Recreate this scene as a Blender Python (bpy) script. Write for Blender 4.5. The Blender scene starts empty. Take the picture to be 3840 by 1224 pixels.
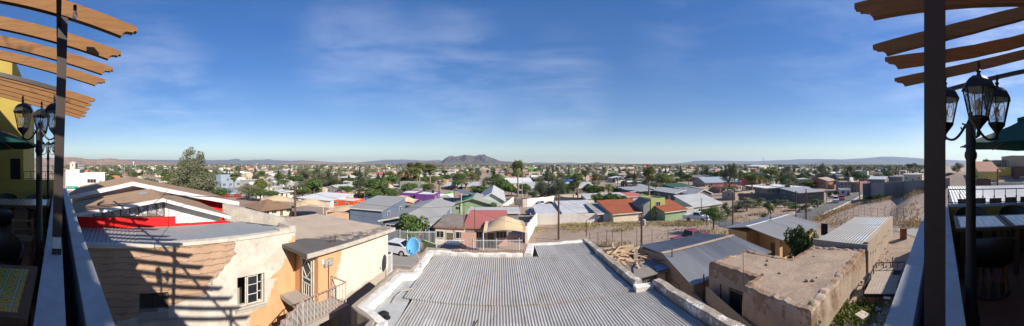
import bpy, math, random
from math import sin, cos, pi, radians, atan2, hypot, tan, sqrt, degrees
from mathutils import Vector, Matrix, noise
R_ = random.Random(11)
SC = bpy.context.scene
COL = SC.collection
# ---------------------------------------------------------------- camera, world, sun, exposure
F, XC, HY, EYE = 1054.6, 1873.5, 614.0, 14.0      # the photograph's cylinder in its own pixels, eye height above the plain
SUN_AZ, SUN_EL = radians(121.7), radians(31.8)    # compass style: 0 = +Y (straight out from the terrace), clockwise

cam = bpy.data.cameras.new('camera')
cam.type = 'PANO'
cam.panorama_type = 'CENTRAL_CYLINDRICAL'
cam.central_cylindrical_range_u_min = -1920 / F
cam.central_cylindrical_range_u_max = 1920 / F
cam.central_cylindrical_range_v_min = -(1224 - HY) / F
cam.central_cylindrical_range_v_max = HY / F
cam.central_cylindrical_radius = 1.0
cam.clip_start = 0.05
cam.clip_end = 60000
camo = bpy.data.objects.new('camera', cam)
COL.objects.link(camo)
camo.location = (0, 0, EYE)
camo.rotation_euler = (radians(90), 0, -(1920 - XC) / F)
SC.camera = camo

world = bpy.data.worlds.new("World")
SC.world = world
world.use_nodes = True
wt = world.node_tree
wn, wl = wt.nodes, wt.links
wn.clear()
wout = wn.new('ShaderNodeOutputWorld')
bg = wn.new('ShaderNodeBackground')
sky = wn.new('ShaderNodeTexSky')
sky.sky_type = 'NISHITA'
sky.sun_disc = False
sky.sun_elevation = SUN_EL
sky.sun_rotation = SUN_AZ
sky.altitude = 400
sky.air_density = 1.0
sky.dust_density = 0.15
sky.ozone_density = 3.0
bg.inputs['Strength'].default_value = 0.10
HAZE = 6e-5
# thin cirrus: streaky noise over the direction vector, a little white veil over the sky
tc = wn.new('ShaderNodeTexCoord')
mp = wn.new('ShaderNodeMapping')
mp.inputs['Rotation'].default_value = (0.1, 0.12, 0.2)
mp.inputs['Scale'].default_value = (1.4, 1.6, 7.5)
n1 = wn.new('ShaderNodeTexNoise')
n1.inputs['Scale'].default_value = 1.5
n1.inputs['Detail'].default_value = 9
n1.inputs['Roughness'].default_value = 0.6
n1.inputs['Distortion'].default_value = 0.35
n2 = wn.new('ShaderNodeTexNoise')
n2.inputs['Scale'].default_value = 1.25
n2.inputs['Detail'].default_value = 2
r1 = wn.new('ShaderNodeMapRange')
r1.inputs['From Min'].default_value = 0.41
r1.inputs['From Max'].default_value = 0.8
r2 = wn.new('ShaderNodeMapRange')
r2.inputs['From Min'].default_value = 0.42
r2.inputs['From Max'].default_value = 0.62
mm = wn.new('ShaderNodeMath'); mm.operation = 'MULTIPLY'
mk = wn.new('ShaderNodeMath'); mk.operation = 'MULTIPLY'; mk.inputs[1].default_value = 0.19; mk.use_clamp = True
mx = wn.new('ShaderNodeMix'); mx.data_type = 'RGBA'
mx.inputs[7].default_value = (7.6, 7.9, 8.4, 1)
hs = wn.new('ShaderNodeHueSaturation')
hs.inputs['Saturation'].default_value = 1.56
hs.inputs['Value'].default_value = 1.13
hs.inputs['Hue'].default_value = 0.517
wl.new(tc.outputs['Generated'], mp.inputs['Vector'])
wl.new(mp.outputs[0], n1.inputs['Vector'])
wl.new(tc.outputs['Generated'], n2.inputs['Vector'])
wl.new(n1.outputs['Fac'], r1.inputs['Value'])
wl.new(n2.outputs['Fac'], r2.inputs['Value'])
# where the wisps gather: (compass angle, elevation, radius, weight)
acc = None
for ca_, ce_, cr_, cw_ in ((-73, 15, 17, 0.9), (-60, 10, 12, 0.5), (-30, 21, 14, 0.75), (-10, 17, 15, 1.0), (12, 14, 13, 0.8), (40, 22, 14, 0.3), (72, 22, 22, 0.5), (102, 16, 26, 1.5), (120, 30, 34, 1.3)):
    dv = Vector((sin(radians(ca_)) * cos(radians(ce_)), cos(radians(ca_)) * cos(radians(ce_)), sin(radians(ce_))))
    dp_ = wn.new('ShaderNodeVectorMath'); dp_.operation = 'DOT_PRODUCT'; dp_.inputs[1].default_value = dv
    wl.new(tc.outputs['Generated'], dp_.inputs[0])
    mr = wn.new('ShaderNodeMapRange'); mr.interpolation_type = 'SMOOTHSTEP'
    mr.inputs['From Min'].default_value = cos(radians(cr_)); mr.inputs['From Max'].default_value = 1.0; mr.inputs['To Max'].default_value = cw_
    wl.new(dp_.outputs['Value'], mr.inputs['Value'])
    if acc is None: acc = mr.outputs[0]
    else:
        ad = wn.new('ShaderNodeMath'); ad.operation = 'ADD'; wl.new(acc, ad.inputs[0]); wl.new(mr.outputs[0], ad.inputs[1]); acc = ad.outputs[0]
ad = wn.new('ShaderNodeMath'); ad.operation = 'ADD'; ad.inputs[1].default_value = 0.10; wl.new(acc, ad.inputs[0])
wl.new(r1.outputs[0], mm.inputs[0]); wl.new(ad.outputs[0], mm.inputs[1])
wl.new(mm.outputs[0], mk.inputs[0])
wl.new(mk.outputs[0], mx.inputs[0])
gm = wn.new('ShaderNodeGamma'); gm.inputs[1].default_value = 0.7     # keeps the bright horizon nearer to the blue overhead
wl.new(sky.outputs[0], gm.inputs[0])
wl.new(gm.outputs[0], hs.inputs['Color'])
wl.new(hs.outputs[0], mx.inputs[6])
wl.new(mx.outputs[2], bg.inputs['Color'])
wl.new(bg.outputs[0], wout.inputs['Surface'])

sl = bpy.data.lights.new('sun', 'SUN')
sl.energy = 4.2
sl.angle = radians(0.5)
sl.color = (1.0, 0.93, 0.82)
suno = bpy.data.objects.new('sun', sl)
COL.objects.link(suno)
suno.location = (60, -40, 80)
suno.rotation_euler = (pi / 2 - SUN_EL, 0, pi - SUN_AZ)
SC.view_settings.view_transform = 'Standard'
SC.view_settings.look = 'None'
SC.view_settings.exposure = 0.92
SC.view_settings.gamma = 1
SC.cycles.max_bounces = 5
SC.cycles.diffuse_bounces = 3
SC.cycles.glossy_bounces = 2
SC.cycles.transmission_bounces = 4
SC.cycles.transparent_max_bounces = 8
SC.cycles.volume_bounces = 0
SC.cycles.use_denoising = True

# ---------------------------------------------------------------- helpers
def ss(a, b, x):
    t = max(0.0, min(1.0, (x - a) / (b - a)))
    return t * t * (3 - 2 * t)

def interp(x, xs, ys):
    if x <= xs[0]: return ys[0]
    for i in range(1, len(xs)):
        if x <= xs[i]:
            t = (x - xs[i - 1]) / (xs[i] - xs[i - 1])
            return ys[i - 1] + t * (ys[i] - ys[i - 1])
    return ys[-1]

def gz(X, Y):
    """height of the ground"""
    q = hypot(0.7 * X, Y) if X < 0 else hypot(0.25 * X, Y)
    if Y < 0: q = hypot(0.7 * X, 0) if X < 0 else 0.25 * X
    z = interp(q, [12, 20, 28, 54, 85, 110], [6.2, 5.4, 4.7, 2.6, 1.0, 0.0])
    if X > 0:
        z -= 1.4 * ss(42, 80, X) * ss(14, 22, Y) * (1 - ss(36, 60, Y))
        z += 1.6 * ss(7.5, 10, X) * (1 - ss(4.2, 7.5, Y)) * (1 - ss(60, 100, X))
        z += 2.0 * ss(25, 60, X) * (1 - ss(8, 22, Y)) * (1 - ss(90, 140, X))
        z += 3.0 * ss(30, 60, X) * (1 - ss(-6, 8, Y)) * (1 - ss(90, 160, X))
    return max(z, 0.0)

def az(x): return (x - XC) / F

def at(x, y, z):
    """the world point at pixel (x, y) of the photograph that lies at height z"""
    d = (EYE - z) * F / (y - HY); a = az(x)
    return Vector((d * sin(a), d * cos(a), z))

def atd(x, y, d):
    a = az(x)
    return Vector((d * sin(a), d * cos(a), EYE - (y - HY) / F * d))

def hit(x, y):
    """where the sight line through pixel (x, y) meets the ground"""
    a = az(x); t = (y - HY) / F
    d = 6.0
    while d < 4000:
        if EYE - d * t <= gz(d * sin(a), d * cos(a)): break
        d += 0.25 if d < 150 else 2
    return Vector((d * sin(a), d * cos(a), gz(d * sin(a), d * cos(a)))), d

ORG = {}
class MB:
    def __init__(s):
        s.v = []; s.f = []; s.m = []; s.M = None; s.smooth = False
    def add(s, vs, fs, mi=0):
        o = len(s.v)
        if s.M is not None: vs = [s.M @ Vector(p) for p in vs]
        s.v += [tuple(p) for p in vs]
        s.f += [tuple(i + o for i in f) for f in fs]
        s.m += [mi] * len(fs)
        return s
    def box(s, x0, x1, y0, y1, z0, z1, mi=0):
        return s.add([(x0, y0, z0), (x1, y0, z0), (x1, y1, z0), (x0, y1, z0), (x0, y0, z1), (x1, y0, z1), (x1, y1, z1), (x0, y1, z1)],
                     [(0, 3, 2, 1), (4, 5, 6, 7), (0, 1, 5, 4), (1, 2, 6, 5), (2, 3, 7, 6), (3, 0, 4, 7)], mi)
    def bar(s, a, b, w, h, mi=0, up=(0, 0, 1)):
        a = Vector(a); b = Vector(b); d = (b - a)
        if d.length < 1e-6: return s
        d.normalize(); u = Vector(up)
        r = d.cross(u)
        if r.length < 1e-3: r = d.cross(Vector((0, 1, 0)))
        r.normalize(); u = r.cross(d)
        r *= w / 2; u *= h / 2
        return s.add([a - r - u, a + r - u, a + r + u, a - r + u, b - r - u, b + r - u, b + r + u, b - r + u],
                     [(3, 2, 1, 0), (4, 5, 6, 7), (0, 1, 5, 4), (1, 2, 6, 5), (2, 3, 7, 6), (3, 0, 4, 7)], mi)
    def tube(s, pts, r, n=8, mi=0, cap=True):
        pts = [Vector(p) for p in pts]; k = len(pts)
        rs = r if isinstance(r, (list, tuple)) else [r] * k
        vs = []; fs = []
        pr = None
        for i, p in enumerate(pts):
            d = (pts[min(i + 1, k - 1)] - pts[max(i - 1, 0)])
            d.normalize()
            if pr is None:
                pr = d.cross(Vector((0, 0, 1)))
                if pr.length < 1e-3: pr = Vector((1, 0, 0))
            pr = pr - d * pr.dot(d); pr.normalize()
            q = d.cross(pr)
            for j in range(n):
                t = 2 * pi * j / n
                vs.append(p + (pr * cos(t) + q * sin(t)) * rs[i])
        for i in range(k - 1):
            for j in range(n):
                a = i * n + j; b = i * n + (j + 1) % n
                fs.append((a, b, b + n, a + n))
        if cap:
            fs.append(tuple(range(n - 1, -1, -1))); fs.append(tuple((k - 1) * n + j for j in range(n)))
        return s.add(vs, fs, mi)
    def lathe(s, prof, c=(0, 0, 0), n=12, mi=0, rot=0):
        vs = []; fs = []
        for r, z in prof:
            for j in range(n):
                t = 2 * pi * j / n + rot
                vs.append((c[0] + r * cos(t), c[1] + r * sin(t), c[2] + z))
        for i in range(len(prof) - 1):
            for j in range(n):
                a = i * n + j; b = i * n + (j + 1) % n
                fs.append((a, b, b + n, a + n))
        fs.append(tuple(range(n - 1, -1, -1))); fs.append(tuple((len(prof) - 1) * n + j for j in range(n)))
        return s.add(vs, fs, mi)
    def prism(s, poly, z0, z1, mi=0, top=None):
        n = len(poly)
        zt = z1 if isinstance(z1, (list, tuple)) else [z1] * n
        zb = z0 if isinstance(z0, (list, tuple)) else [z0] * n
        vs = [(p[0], p[1], zb[i]) for i, p in enumerate(poly)] + [(p[0], p[1], zt[i]) for i, p in enumerate(poly)]
        fs = [tuple(range(n - 1, -1, -1))] + [(i, (i + 1) % n, n + (i + 1) % n, n + i) for i in range(n)]
        s.add(vs, fs, mi)
        return s.add([(p[0], p[1], zt[i]) for i, p in enumerate(poly)], [tuple(range(n))], mi if top is None else top)
    def slab(s, pts, t, mi=0):
        n = len(pts); pts = [Vector(p) for p in pts]
        vs = pts + [p - Vector((0, 0, t)) for p in pts]
        return s.add(vs, [tuple(range(n)), tuple(range(2 * n - 1, n - 1, -1))] + [(i, n + i, n + (i + 1) % n, (i + 1) % n) for i in range(n)], mi)
    def corr(s, p00, p10, p11, p01, pitch=0.1, amp=0.02, rows=1, t=0.02, mi=0, sheet=0.0, seed=0):
        """corrugated sheet: u runs across the corrugations (p00->p10), v along them (p00->p01)"""
        p00, p10, p11, p01 = map(Vector, (p00, p10, p11, p01))
        rr = random.Random(seed)
        L = ((p10 - p00).length + (p11 - p01).length) / 2
        n = max(8, int(L / pitch * 6)); vs = []; fs = []
        up = (p10 - p00).cross(p01 - p00); up.normalize()
        if up.z < 0: up = -up
        sh = {}
        for j in range(rows + 1):
            v = j / rows
            for i in range(n + 1):
                u = i / n
                k = int(u * L / 0.85)
                if (k, j) not in sh: sh[(k, j)] = rr.uniform(-1, 1) * sheet
                p = (p00 * (1 - u) + p10 * u) * (1 - v) + (p01 * (1 - u) + p11 * u) * v
                vs.append(p + up * (amp * sin(2 * pi * u * L / pitch) + sh[(k, j)] + sheet * 1.2 * ((u * L / 0.85) % 1.0)))
        for j in range(rows):
            for i in range(n):
                a = j * (n + 1) + i
                fs.append((a, a + 1, a + n + 2, a + n + 1))
        # underside so the sheet has a body
        o = len(vs)
        c = [p00, p10, p11, p01]
        for p in c: vs.append(p - up * (amp + t))
        fs.append((o + 3, o + 2, o + 1, o))
        for a_, b_ in ((0, 1), (1, 2), (2, 3), (3, 0)):
            vs += [c[a_] - up * (amp + t), c[b_] - up * (amp + t), c[b_], c[a_]]
            q = len(vs) - 4
            fs.append((q, q + 1, q + 2, q + 3))
        return s.add(vs, fs, mi)
    def mesh(s, name, off=Vector((0, 0, 0))):
        me = bpy.data.meshes.new(name)
        me.from_pydata([(x - off[0], y - off[1], z - off[2]) for x, y, z in s.v], [], s.f)
        if any(s.m): me.polygons.foreach_set('material_index', s.m)
        if s.smooth: me.polygons.foreach_set('use_smooth', [True] * len(s.f))
        me.update()
        return me

def mats_(me, mat):
    for m in (mat if isinstance(mat, (list, tuple)) else [mat]): me.materials.append(m)

def tag(o, label, cat, group=None, kind=None):
    if label: o['label'] = label
    if cat: o['category'] = cat
    if group: o['group'] = group
    if kind: o['kind'] = kind
    return o

def thing(name, label, cat, loc=(0, 0, 0), rot=0, group=None, local=False):
    o = bpy.data.objects.new(name, None); COL.objects.link(o)
    o.empty_display_size = 0.3
    o.location = loc; o.rotation_euler = (0, 0, rot)
    ORG[o.name] = Vector((0, 0, 0)) if local else Vector(loc)
    return tag(o, label, cat, group)

def part(name, mb, mat, parent, label=None):
    org = ORG.get(parent.name, Vector((0, 0, 0)))
    me = mb.mesh(name, org); mats_(me, mat)
    o = bpy.data.objects.new(name, me); COL.objects.link(o)
    o.parent = parent
    ORG[o.name] = org
    if label: o['label'] = label
    return o

def solo(name, mb, mat, label, cat, group=None, kind=None, org=None):
    if org is None:
        xs = [p[0] for p in mb.v]; ys = [p[1] for p in mb.v]; zs = [p[2] for p in mb.v]
        org = Vector(((min(xs) + max(xs)) / 2, (min(ys) + max(ys)) / 2, min(zs)))
    me = mb.mesh(name, Vector(org)); mats_(me, mat)
    o = bpy.data.objects.new(name, me); COL.objects.link(o)
    o.location = org
    ORG[o.name] = Vector(org)
    return tag(o, label, cat, group, kind)

def struct(name, mb, mat, kind='structure'):
    me = mb.mesh(name); mats_(me, mat)
    o = bpy.data.objects.new(name, me); COL.objects.link(o)
    o['kind'] = kind
    return o

def dup(root, loc, rot=0, label=None, scale=None, group=None):
    def cp(o, parent):
        c = o.copy(); COL.objects.link(c)
        if parent is not None: c.parent = parent
        for ch in KIDS.get(o.name, ()): cp(ch, c)
        return c
    KIDS = {}
    def walk(o):
        KIDS[o.name] = list(o.children)
        for ch in o.children: walk(ch)
    walk(root)
    r = cp(root, None)
    r.location = loc; r.rotation_euler = (0, 0, rot)
    if scale: r.scale = scale if isinstance(scale, (tuple, list)) else (scale,) * 3
    if label: r['label'] = label
    if group: r['group'] = group
    ORG[r.name] = Vector((0, 0, 0))
    return r

# ---------------------------------------------------------------- materials
class NT:
    def __init__(s, name):
        s.m = bpy.data.materials.new(name); s.m.use_nodes = True
        s.t = s.m.node_tree; s.n = s.t.nodes
        s.b = s.n['Principled BSDF']
        s.pos = s.n.new('ShaderNodeNewGeometry').outputs['Position']
    def new(s, k, **kw):
        n = s.n.new('ShaderNode' + k)
        for a, v in kw.items(): setattr(n, a, v)
        return n
    def put(s, sock, v):
        if hasattr(v, 'is_linked'): s.t.links.new(v, sock)
        elif isinstance(v, (tuple, list)) and len(v) == 3 and sock.type == 'RGBA': sock.default_value = (*v, 1)
        else: sock.default_value = v
    def noise(s, scale, detail=4, rough=0.6, vec=None, dist=0.0):
        n = s.new('TexNoise'); n.inputs['Scale'].default_value = scale; n.inputs['Detail'].default_value = detail
        n.inputs['Roughness'].default_value = rough; n.inputs['Distortion'].default_value = dist
        s.put(n.inputs['Vector'], vec if vec is not None else s.pos)
        return n.outputs['Fac']
    def rng(s, v, a, b, c=0.0, d=1.0):
        n = s.new('MapRange'); s.put(n.inputs['Value'], v)
        for k, x in zip(('From Min', 'From Max', 'To Min', 'To Max'), (a, b, c, d)): s.put(n.inputs[k], x)
        return n.outputs[0]
    def math(s, op, a, b=0.0, c=0.0):
        n = s.new('Math', operation=op); s.put(n.inputs[0], a); s.put(n.inputs[1], b); s.put(n.inputs[2], c)
        return n.outputs[0]
    def mix(s, f, a, b, mode='MIX'):
        n = s.new('Mix', data_type='RGBA', blend_type=mode)
        s.put(n.inputs[0], f); s.put(n.inputs[6], a); s.put(n.inputs[7], b)
        return n.outputs[2]
    def xyz(s, v=None):
        n = s.new('SeparateXYZ'); s.put(n.inputs[0], v if v is not None else s.pos); return n.outputs
    def map(s, scale=(1, 1, 1), rot=(0, 0, 0), loc=(0, 0, 0), vec=None):
        n = s.new('Mapping'); s.put(n.inputs['Vector'], vec if vec is not None else s.pos)
        n.inputs['Scale'].default_value = scale; n.inputs['Rotation'].default_value = rot; n.inputs['Location'].default_value = loc
        return n.outputs[0]
    def bump(s, h, strength=0.3, dist=0.02, prev=None):
        n = s.new('Bump'); s.put(n.inputs['Strength'], strength); n.inputs['Distance'].default_value = dist
        s.put(n.inputs['Height'], h)
        if prev is not None: s.put(n.inputs['Normal'], prev)
        return n.outputs[0]
    def out(s, col=None, rough=0.8, metal=0.0, spec=0.3, normal=None):
        if col is not None: s.put(s.b.inputs['Base Color'], col)
        s.put(s.b.inputs['Roughness'], rough); s.put(s.b.inputs['Metallic'], metal)
        s.put(s.b.inputs['Specular IOR Level'], spec)
        if normal is not None: s.put(s.b.inputs['Normal'], normal)
        return s.m

_mc = {}
def mat(c, c2=None, scale=0.6, rough=0.85, bump=0.25, bscale=18, metal=0.0, spec=0.25, dirt=0.25, name=None):
    """a weathered surface: base colour, broad stains of a second colour, fine grain and bump"""
    key = (c, c2, scale, rough, bump, bscale, metal, spec, dirt)
    if key in _mc: return _mc[key]
    N = NT(name or 'surface')
    c2 = c2 or tuple(x * 0.72 + 0.02 for x in c)
    big = N.rng(N.noise(scale, 6, 0.65), 0.42, 0.72)
    col = N.mix(N.math('MULTIPLY', big, 0.8), c, c2)
    if dirt:
        streak = N.noise(1.0, 5, 0.7, N.map((2.2, 2.2, 0.35)))
        col = N.mix(N.rng(streak, 0.52, 0.78, 0, dirt), col, tuple(x * 0.45 + 0.03 for x in c))
    fine = N.noise(bscale, 3, 0.6)
    col = N.mix(0.35, col, N.mix(fine, (0.55, 0.55, 0.55), (1.25, 1.25, 1.25)), 'MULTIPLY')
    _mc[key] = N.out(col, rough, metal, spec, N.bump(fine, bump, 0.02) if bump else None)
    return _mc[key]

def hexc(h, k=1.0):
    """an sRGB colour written as rrggbb, in linear light"""
    v = [int(h[i:i + 2], 16) / 255 for i in (0, 2, 4)]
    return tuple(k * (x / 12.92 if x < 0.04045 else ((x + 0.055) / 1.055) ** 2.4) for x in v)

def metal_sheet(c, c2, rust=0.0, name='metal sheet', scale=0.9, sx=3.0, sy=0.35, rot=0.0):
    N = NT(name)
    v = N.map((sx, sy, 1), (0, 0, rot))
    a = N.rng(N.noise(scale, 6, 0.7, v), 0.35, 0.7)
    col = N.mix(a, c, c2)
    if rust:
        r = N.rng(N.noise(0.7, 7, 0.75), 0.60, 0.72, 0, rust)
        col = N.mix(r, col, (0.19, 0.085, 0.045))
    fine = N.noise(25, 3)
    col = N.mix(0.3, col, N.mix(fine, (0.6, 0.6, 0.6), (1.2, 1.2, 1.2)), 'MULTIPLY')
    return N.out(col, N.rng(fine, 0.3, 0.7, 0.5, 0.7), 0.1, 0.35)

def wave_roof(c, c2, pitch=0.2, axis='X', name='ribbed roof', strength=0.6, metal=0.25, rough=0.55):
    N = NT(name)
    w = N.new('TexWave', wave_type='BANDS', bands_direction=axis)
    w.inputs['Scale'].default_value = 2 * pi / pitch / 20
    N.put(w.inputs['Vector'], N.pos)
    col = N.mix(N.rng(N.noise(0.5, 6, 0.7), 0.38, 0.68), c, c2)
    col = N.mix(N.rng(N.noise(1.0, 4, 0.7, N.map((3, 0.4, 1))), 0.55, 0.75, 0, 0.35), col, tuple(x * 0.5 for x in c))
    return N.out(col, rough, metal, 0.3, N.bump(w.outputs['Fac'], strength, 0.03))

M = {}
M['white_plaster'] = mat((0.68, 0.65, 0.60), (0.52, 0.48, 0.42), 0.5, dirt=0.35, name='white plaster')
M['cream_plaster'] = mat((0.66, 0.55, 0.40), (0.52, 0.42, 0.31), 0.5, name='cream plaster')
M['grey_block'] = mat((0.25, 0.235, 0.22), (0.17, 0.16, 0.15), 0.6, bump=0.5, bscale=8, name='grey block wall')
M['concrete'] = mat((0.36, 0.33, 0.29), (0.25, 0.22, 0.19), 0.7, name='old concrete')
M['brick'] = mat((0.33, 0.14, 0.09), (0.24, 0.10, 0.07), 0.9, name='brick')
M['dark_metal'] = mat((0.016, 0.016, 0.018), (0.03, 0.03, 0.032), 4, 0.5, 0.15, 60, 0.3, 0.4, 0.0, name='dark metal')
M['brown_steel'] = mat((0.046, 0.031, 0.027), (0.038, 0.027, 0.023), 3, 0.45, 0.06, 60, 0.1, 0.5, 0.08, name='brown painted steel')
M['rust'] = mat((0.11, 0.05, 0.03), (0.06, 0.03, 0.022), 6, 0.9, 0.3, 60, 0.2, 0.2, 0.0, name='rusty iron')
M['white_paint'] = mat((0.66, 0.66, 0.66), (0.55, 0.55, 0.55), 2, 0.5, 0.1, 60, 0, 0.4, 0.15, name='white paint')
M['pole_wood'] = mat((0.13, 0.075, 0.05), (0.08, 0.05, 0.035), 2, 0.9, 0.3, 30, 0, 0.2, 0.2, name='pole wood')
M['pole_concrete'] = mat((0.38, 0.36, 0.33), (0.3, 0.28, 0.26), 2, name='pole concrete')
M['rubber'] = mat((0.015, 0.015, 0.016), (0.02, 0.02, 0.02), 5, 0.85, 0.1, 60, dirt=0, name='rubber')
N = NT('dark glass'); M['glass'] = N.out((0.018, 0.022, 0.027), 0.12, 0.0, 0.6)
N = NT('cable'); M['cable'] = N.out((0.03, 0.03, 0.03), 0.6)
# ================================================================= terrain
def ground_mat():
    N = NT('dry ground')
    a = N.rng(N.noise(0.12, 7, 0.7), 0.35, 0.68)
    col = N.mix(a, (0.34, 0.25, 0.19), (0.25, 0.19, 0.15))
    b = N.rng(N.noise(0.9, 6, 0.75), 0.45, 0.62)
    col = N.mix(N.math('MULTIPLY', b, 0.55), col, (0.40, 0.31, 0.24))
    st = N.rng(N.noise(9, 3, 0.7), 0.62, 0.7)
    col = N.mix(N.math('MULTIPLY', st, 0.5), col, (0.42, 0.35, 0.29))
    # scrub far out on the plain
    X = N.new('VectorMath', operation='LENGTH'); N.put(X.inputs[0], N.pos)
    far = N.rng(X.outputs['Value'], 900, 2200)
    sc_ = N.rng(N.noise(0.004, 8, 0.8), 0.42, 0.6)
    col = N.mix(N.math('MULTIPLY', far, N.rng(sc_, 0, 1, 0.35, 1)), col, (0.10, 0.10, 0.055))
    fine = N.noise(14, 5, 0.8)
    return N.out(col, 0.95, 0, 0.1, N.bump(N.noise(3.5, 6, 0.75), 0.6, 0.08, N.bump(fine, 0.5, 0.02)))
mb = MB(); mb.smooth = True
radii = []
r = 1.5
while r < 13500:
    radii.append(r); r *= 1.045 if r < 400 else 1.12
NA = 240
for rr in radii:
    for k in range(NA):
        t = 2 * pi * k / NA
        x, y = rr * sin(t), rr * cos(t)
        z = gz(x, y) + 0.10 * noise.noise(Vector((x * 0.35, y * 0.35, 0))) + 0.25 * noise.noise(Vector((x * 0.07, y * 0.07, 3))) * ss(20, 60, rr)
        mb.v.append((x, y, z))
for i in range(len(radii) - 1):
    for k in range(NA):
        a = i * NA + k; b = i * NA + (k + 1) % NA
        mb.f.append((a, a + NA, b + NA, b)); mb.m.append(0)
mb.v.append((0, 0, gz(0, 0))); c0 = len(mb.v) - 1
for k in range(NA):
    mb.f.append((c0, k, (k + 1) % NA)); mb.m.append(0)
struct('ground', mb, ground_mat())

# distant hills and ranges: height fields with real depth
def range_mat(name, c1, c2, c3, sc_=0.004):
    N = NT(name)
    sl_ = N.xyz(N.new('NewGeometry').outputs['Normal'])[2]
    a = N.rng(N.noise(sc_, 8, 0.75), 0.38, 0.64)
    col = N.mix(a, c1, c2)
    col = N.mix(N.rng(sl_, 0.75, 0.95), col, c3)
    return N.out(col, 1.0, 0, 0.0)
def hills(name, prof, dist, depth, m, rough=0.5, fs=0.004, nd=26, step=3.0, seed=0, apron=0.35):
    xs = [p[0] for p in prof]; ys = [p[1] for p in prof]
    n = int((xs[-1] - xs[0]) / step); mb = MB()
    for j in range(nd + 1):
        v = j / nd * 2 - 1          # -1 near foot, 0 crest, 1 far foot
        for i in range(n + 1):
            px = xs[0] + (xs[-1] - xs[0]) * i / n
            d = dist + v * depth
            a = az(px)
            x, y = d * sin(a), d * cos(a)
            hh = max(0.0, (HY + 1 - interp(px, xs, ys)) / F * dist + 13)
            fall = max(0.0, 1 - abs(v)); sh = fall ** 1.15
            sh = sh * (1 - apron) + apron * ss(0, 1, fall)
            nz = noise.fractal(Vector((x * fs, y * fs, seed)), 0.7, 2.1, 6)
            rg = 1 - abs(noise.fractal(Vector((x * fs * 1.6 + 9, y * fs * 1.6, seed + 5)), 0.8, 2.2, 6)) * 1.4
            k = min(1.0, abs(v) * 2.2)
            z = hh * sh * (1 + rough * k * nz - rough * 0.55 * k * (1 - rg)) + hh * 0.10 * rough * nz * fall
            if j in (0, nd): z = -4
            mb.v.append((x, y, z))
    for j in range(nd):
        for i in range(n):
            a = j * (n + 1) + i
            mb.f.append((a, a + 1, a + n + 2, a + n + 1)); mb.m.append(0)
    struct(name, mb, m)
rm1 = range_mat('rocky mountain', (0.12, 0.09, 0.078), (0.06, 0.05, 0.048), (0.14, 0.11, 0.088), 0.006)
rm2 = range_mat('desert hill', (0.30, 0.20, 0.145), (0.22, 0.15, 0.11), (0.28, 0.19, 0.14))
rm3 = range_mat('far range', (0.12, 0.10, 0.10), (0.09, 0.08, 0.08), (0.13, 0.11, 0.10))
hills('mountain', [(1600, 616), (1630, 613), (1650, 609.5), (1668, 597), (1685, 587), (1697, 585.5), (1704, 588), (1712, 587), (1725, 585.5), (1742, 581), (1752, 582.5), (1763, 585), (1779, 586), (1790, 582.5), (1800, 580.5), (1812, 583), (1822, 585.5), (1841, 592), (1860, 599), (1876, 604.5), (1900, 607), (1925, 607.5), (1945, 608.5), (1975, 612), (2010, 616)],
      5200, 520, rm1, 0.7, 0.006, 44, 1.0, 3, 0.1)
hills('hill_small', [(1480, 616), (1530, 612), (1550, 608.5), (1568, 607.5), (1585, 610.5), (1600, 609.5), (1615, 606.5), (1625, 605.5), (1637, 609), (1655, 613), (1690, 616)], 4300, 420, rm1, 0.6, 0.006, 20, 2.0, 11)
hills('hill_mesa', [(-60, 606), (60, 598), (130, 595), (240, 590.5), (275, 591), (300, 593), (322, 598), (365, 598.5), (385, 596.5), (410, 595.2), (430, 597), (445, 599), (470, 600.5), (500, 603.5), (560, 607), (640, 611), (760, 616)], 3000, 600, rm2, 0.45, 0.004, 22, 3.0, 21)
hills('hill_brown', [(1040, 616), (1100, 611), (1130, 608), (1165, 606.5), (1215, 606), (1235, 609), (1270, 611), (1300, 609), (1330, 611), (1400, 616)], 6500, 700, rm2, 0.4, 0.003, 16, 3.0, 31)
hills('hill_round', [(2170, 616), (2205, 613.5), (2228, 612), (2236, 609.5), (2244, 609.8), (2256, 613), (2290, 614), (2330, 616)], 6000, 300, rm1, 0.3, 0.004, 14, 2.0, 33)
hills('range_west', [(380, 607), (470, 600), (560, 600.5), (700, 602), (800, 602), (830, 601), (858, 601), (872, 598.5), (885, 597), (897, 598), (905, 603), (940, 602), (955, 600.5), (985, 601.5), (1000, 599), (1010, 598.6), (1025, 602), (1060, 603.5), (1090, 604.5), (1130, 603), (1180, 605), (1240, 609), (1300, 612.5), (1345, 611), (1380, 606.5), (1400, 605), (1440, 601), (1470, 600.5), (1510, 599.3), (1545, 601), (1580, 603.2), (1620, 603), (1645, 601), (1660, 605), (1700, 612), (1740, 616)],
      11500, 900, rm3, 0.35, 0.0016, 16, 3.0, 41)
hills('range_low', [(1960, 616), (1990, 612.5), (2010, 609.8), (2030, 611), (2080, 612.5), (2110, 611), (2140, 610.5), (2170, 613), (2400, 616)], 11500, 600, rm3, 0.3, 0.0016, 12, 4.0, 43)
hills('range_east', [(2470, 617), (2520, 615), (2560, 612), (2590, 608), (2605, 605), (2640, 603.6), (2700, 604.3), (2780, 605.5), (2830, 606.5), (2880, 604), (2920, 602.5), (2960, 601), (2990, 599), (3025, 598), (3060, 597.3), (3110, 598.5), (3160, 599), (3230, 596), (3270, 592), (3310, 589), (3350, 588.7), (3400, 591.5), (3430, 593.5), (3470, 598), (3540, 600.5), (3600, 603), (3700, 608), (3800, 614)],
      11500, 1000, rm3, 0.35, 0.0016, 16, 4.0, 51)
hills('range_near', [(2980, 616), (3040, 610), (3070, 605.5), (3107, 601), (3140, 602), (3190, 605.5), (3240, 609), (3290, 613), (3350, 616)], 8500, 600, rm3, 0.35, 0.002, 14, 4.0, 57)

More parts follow.
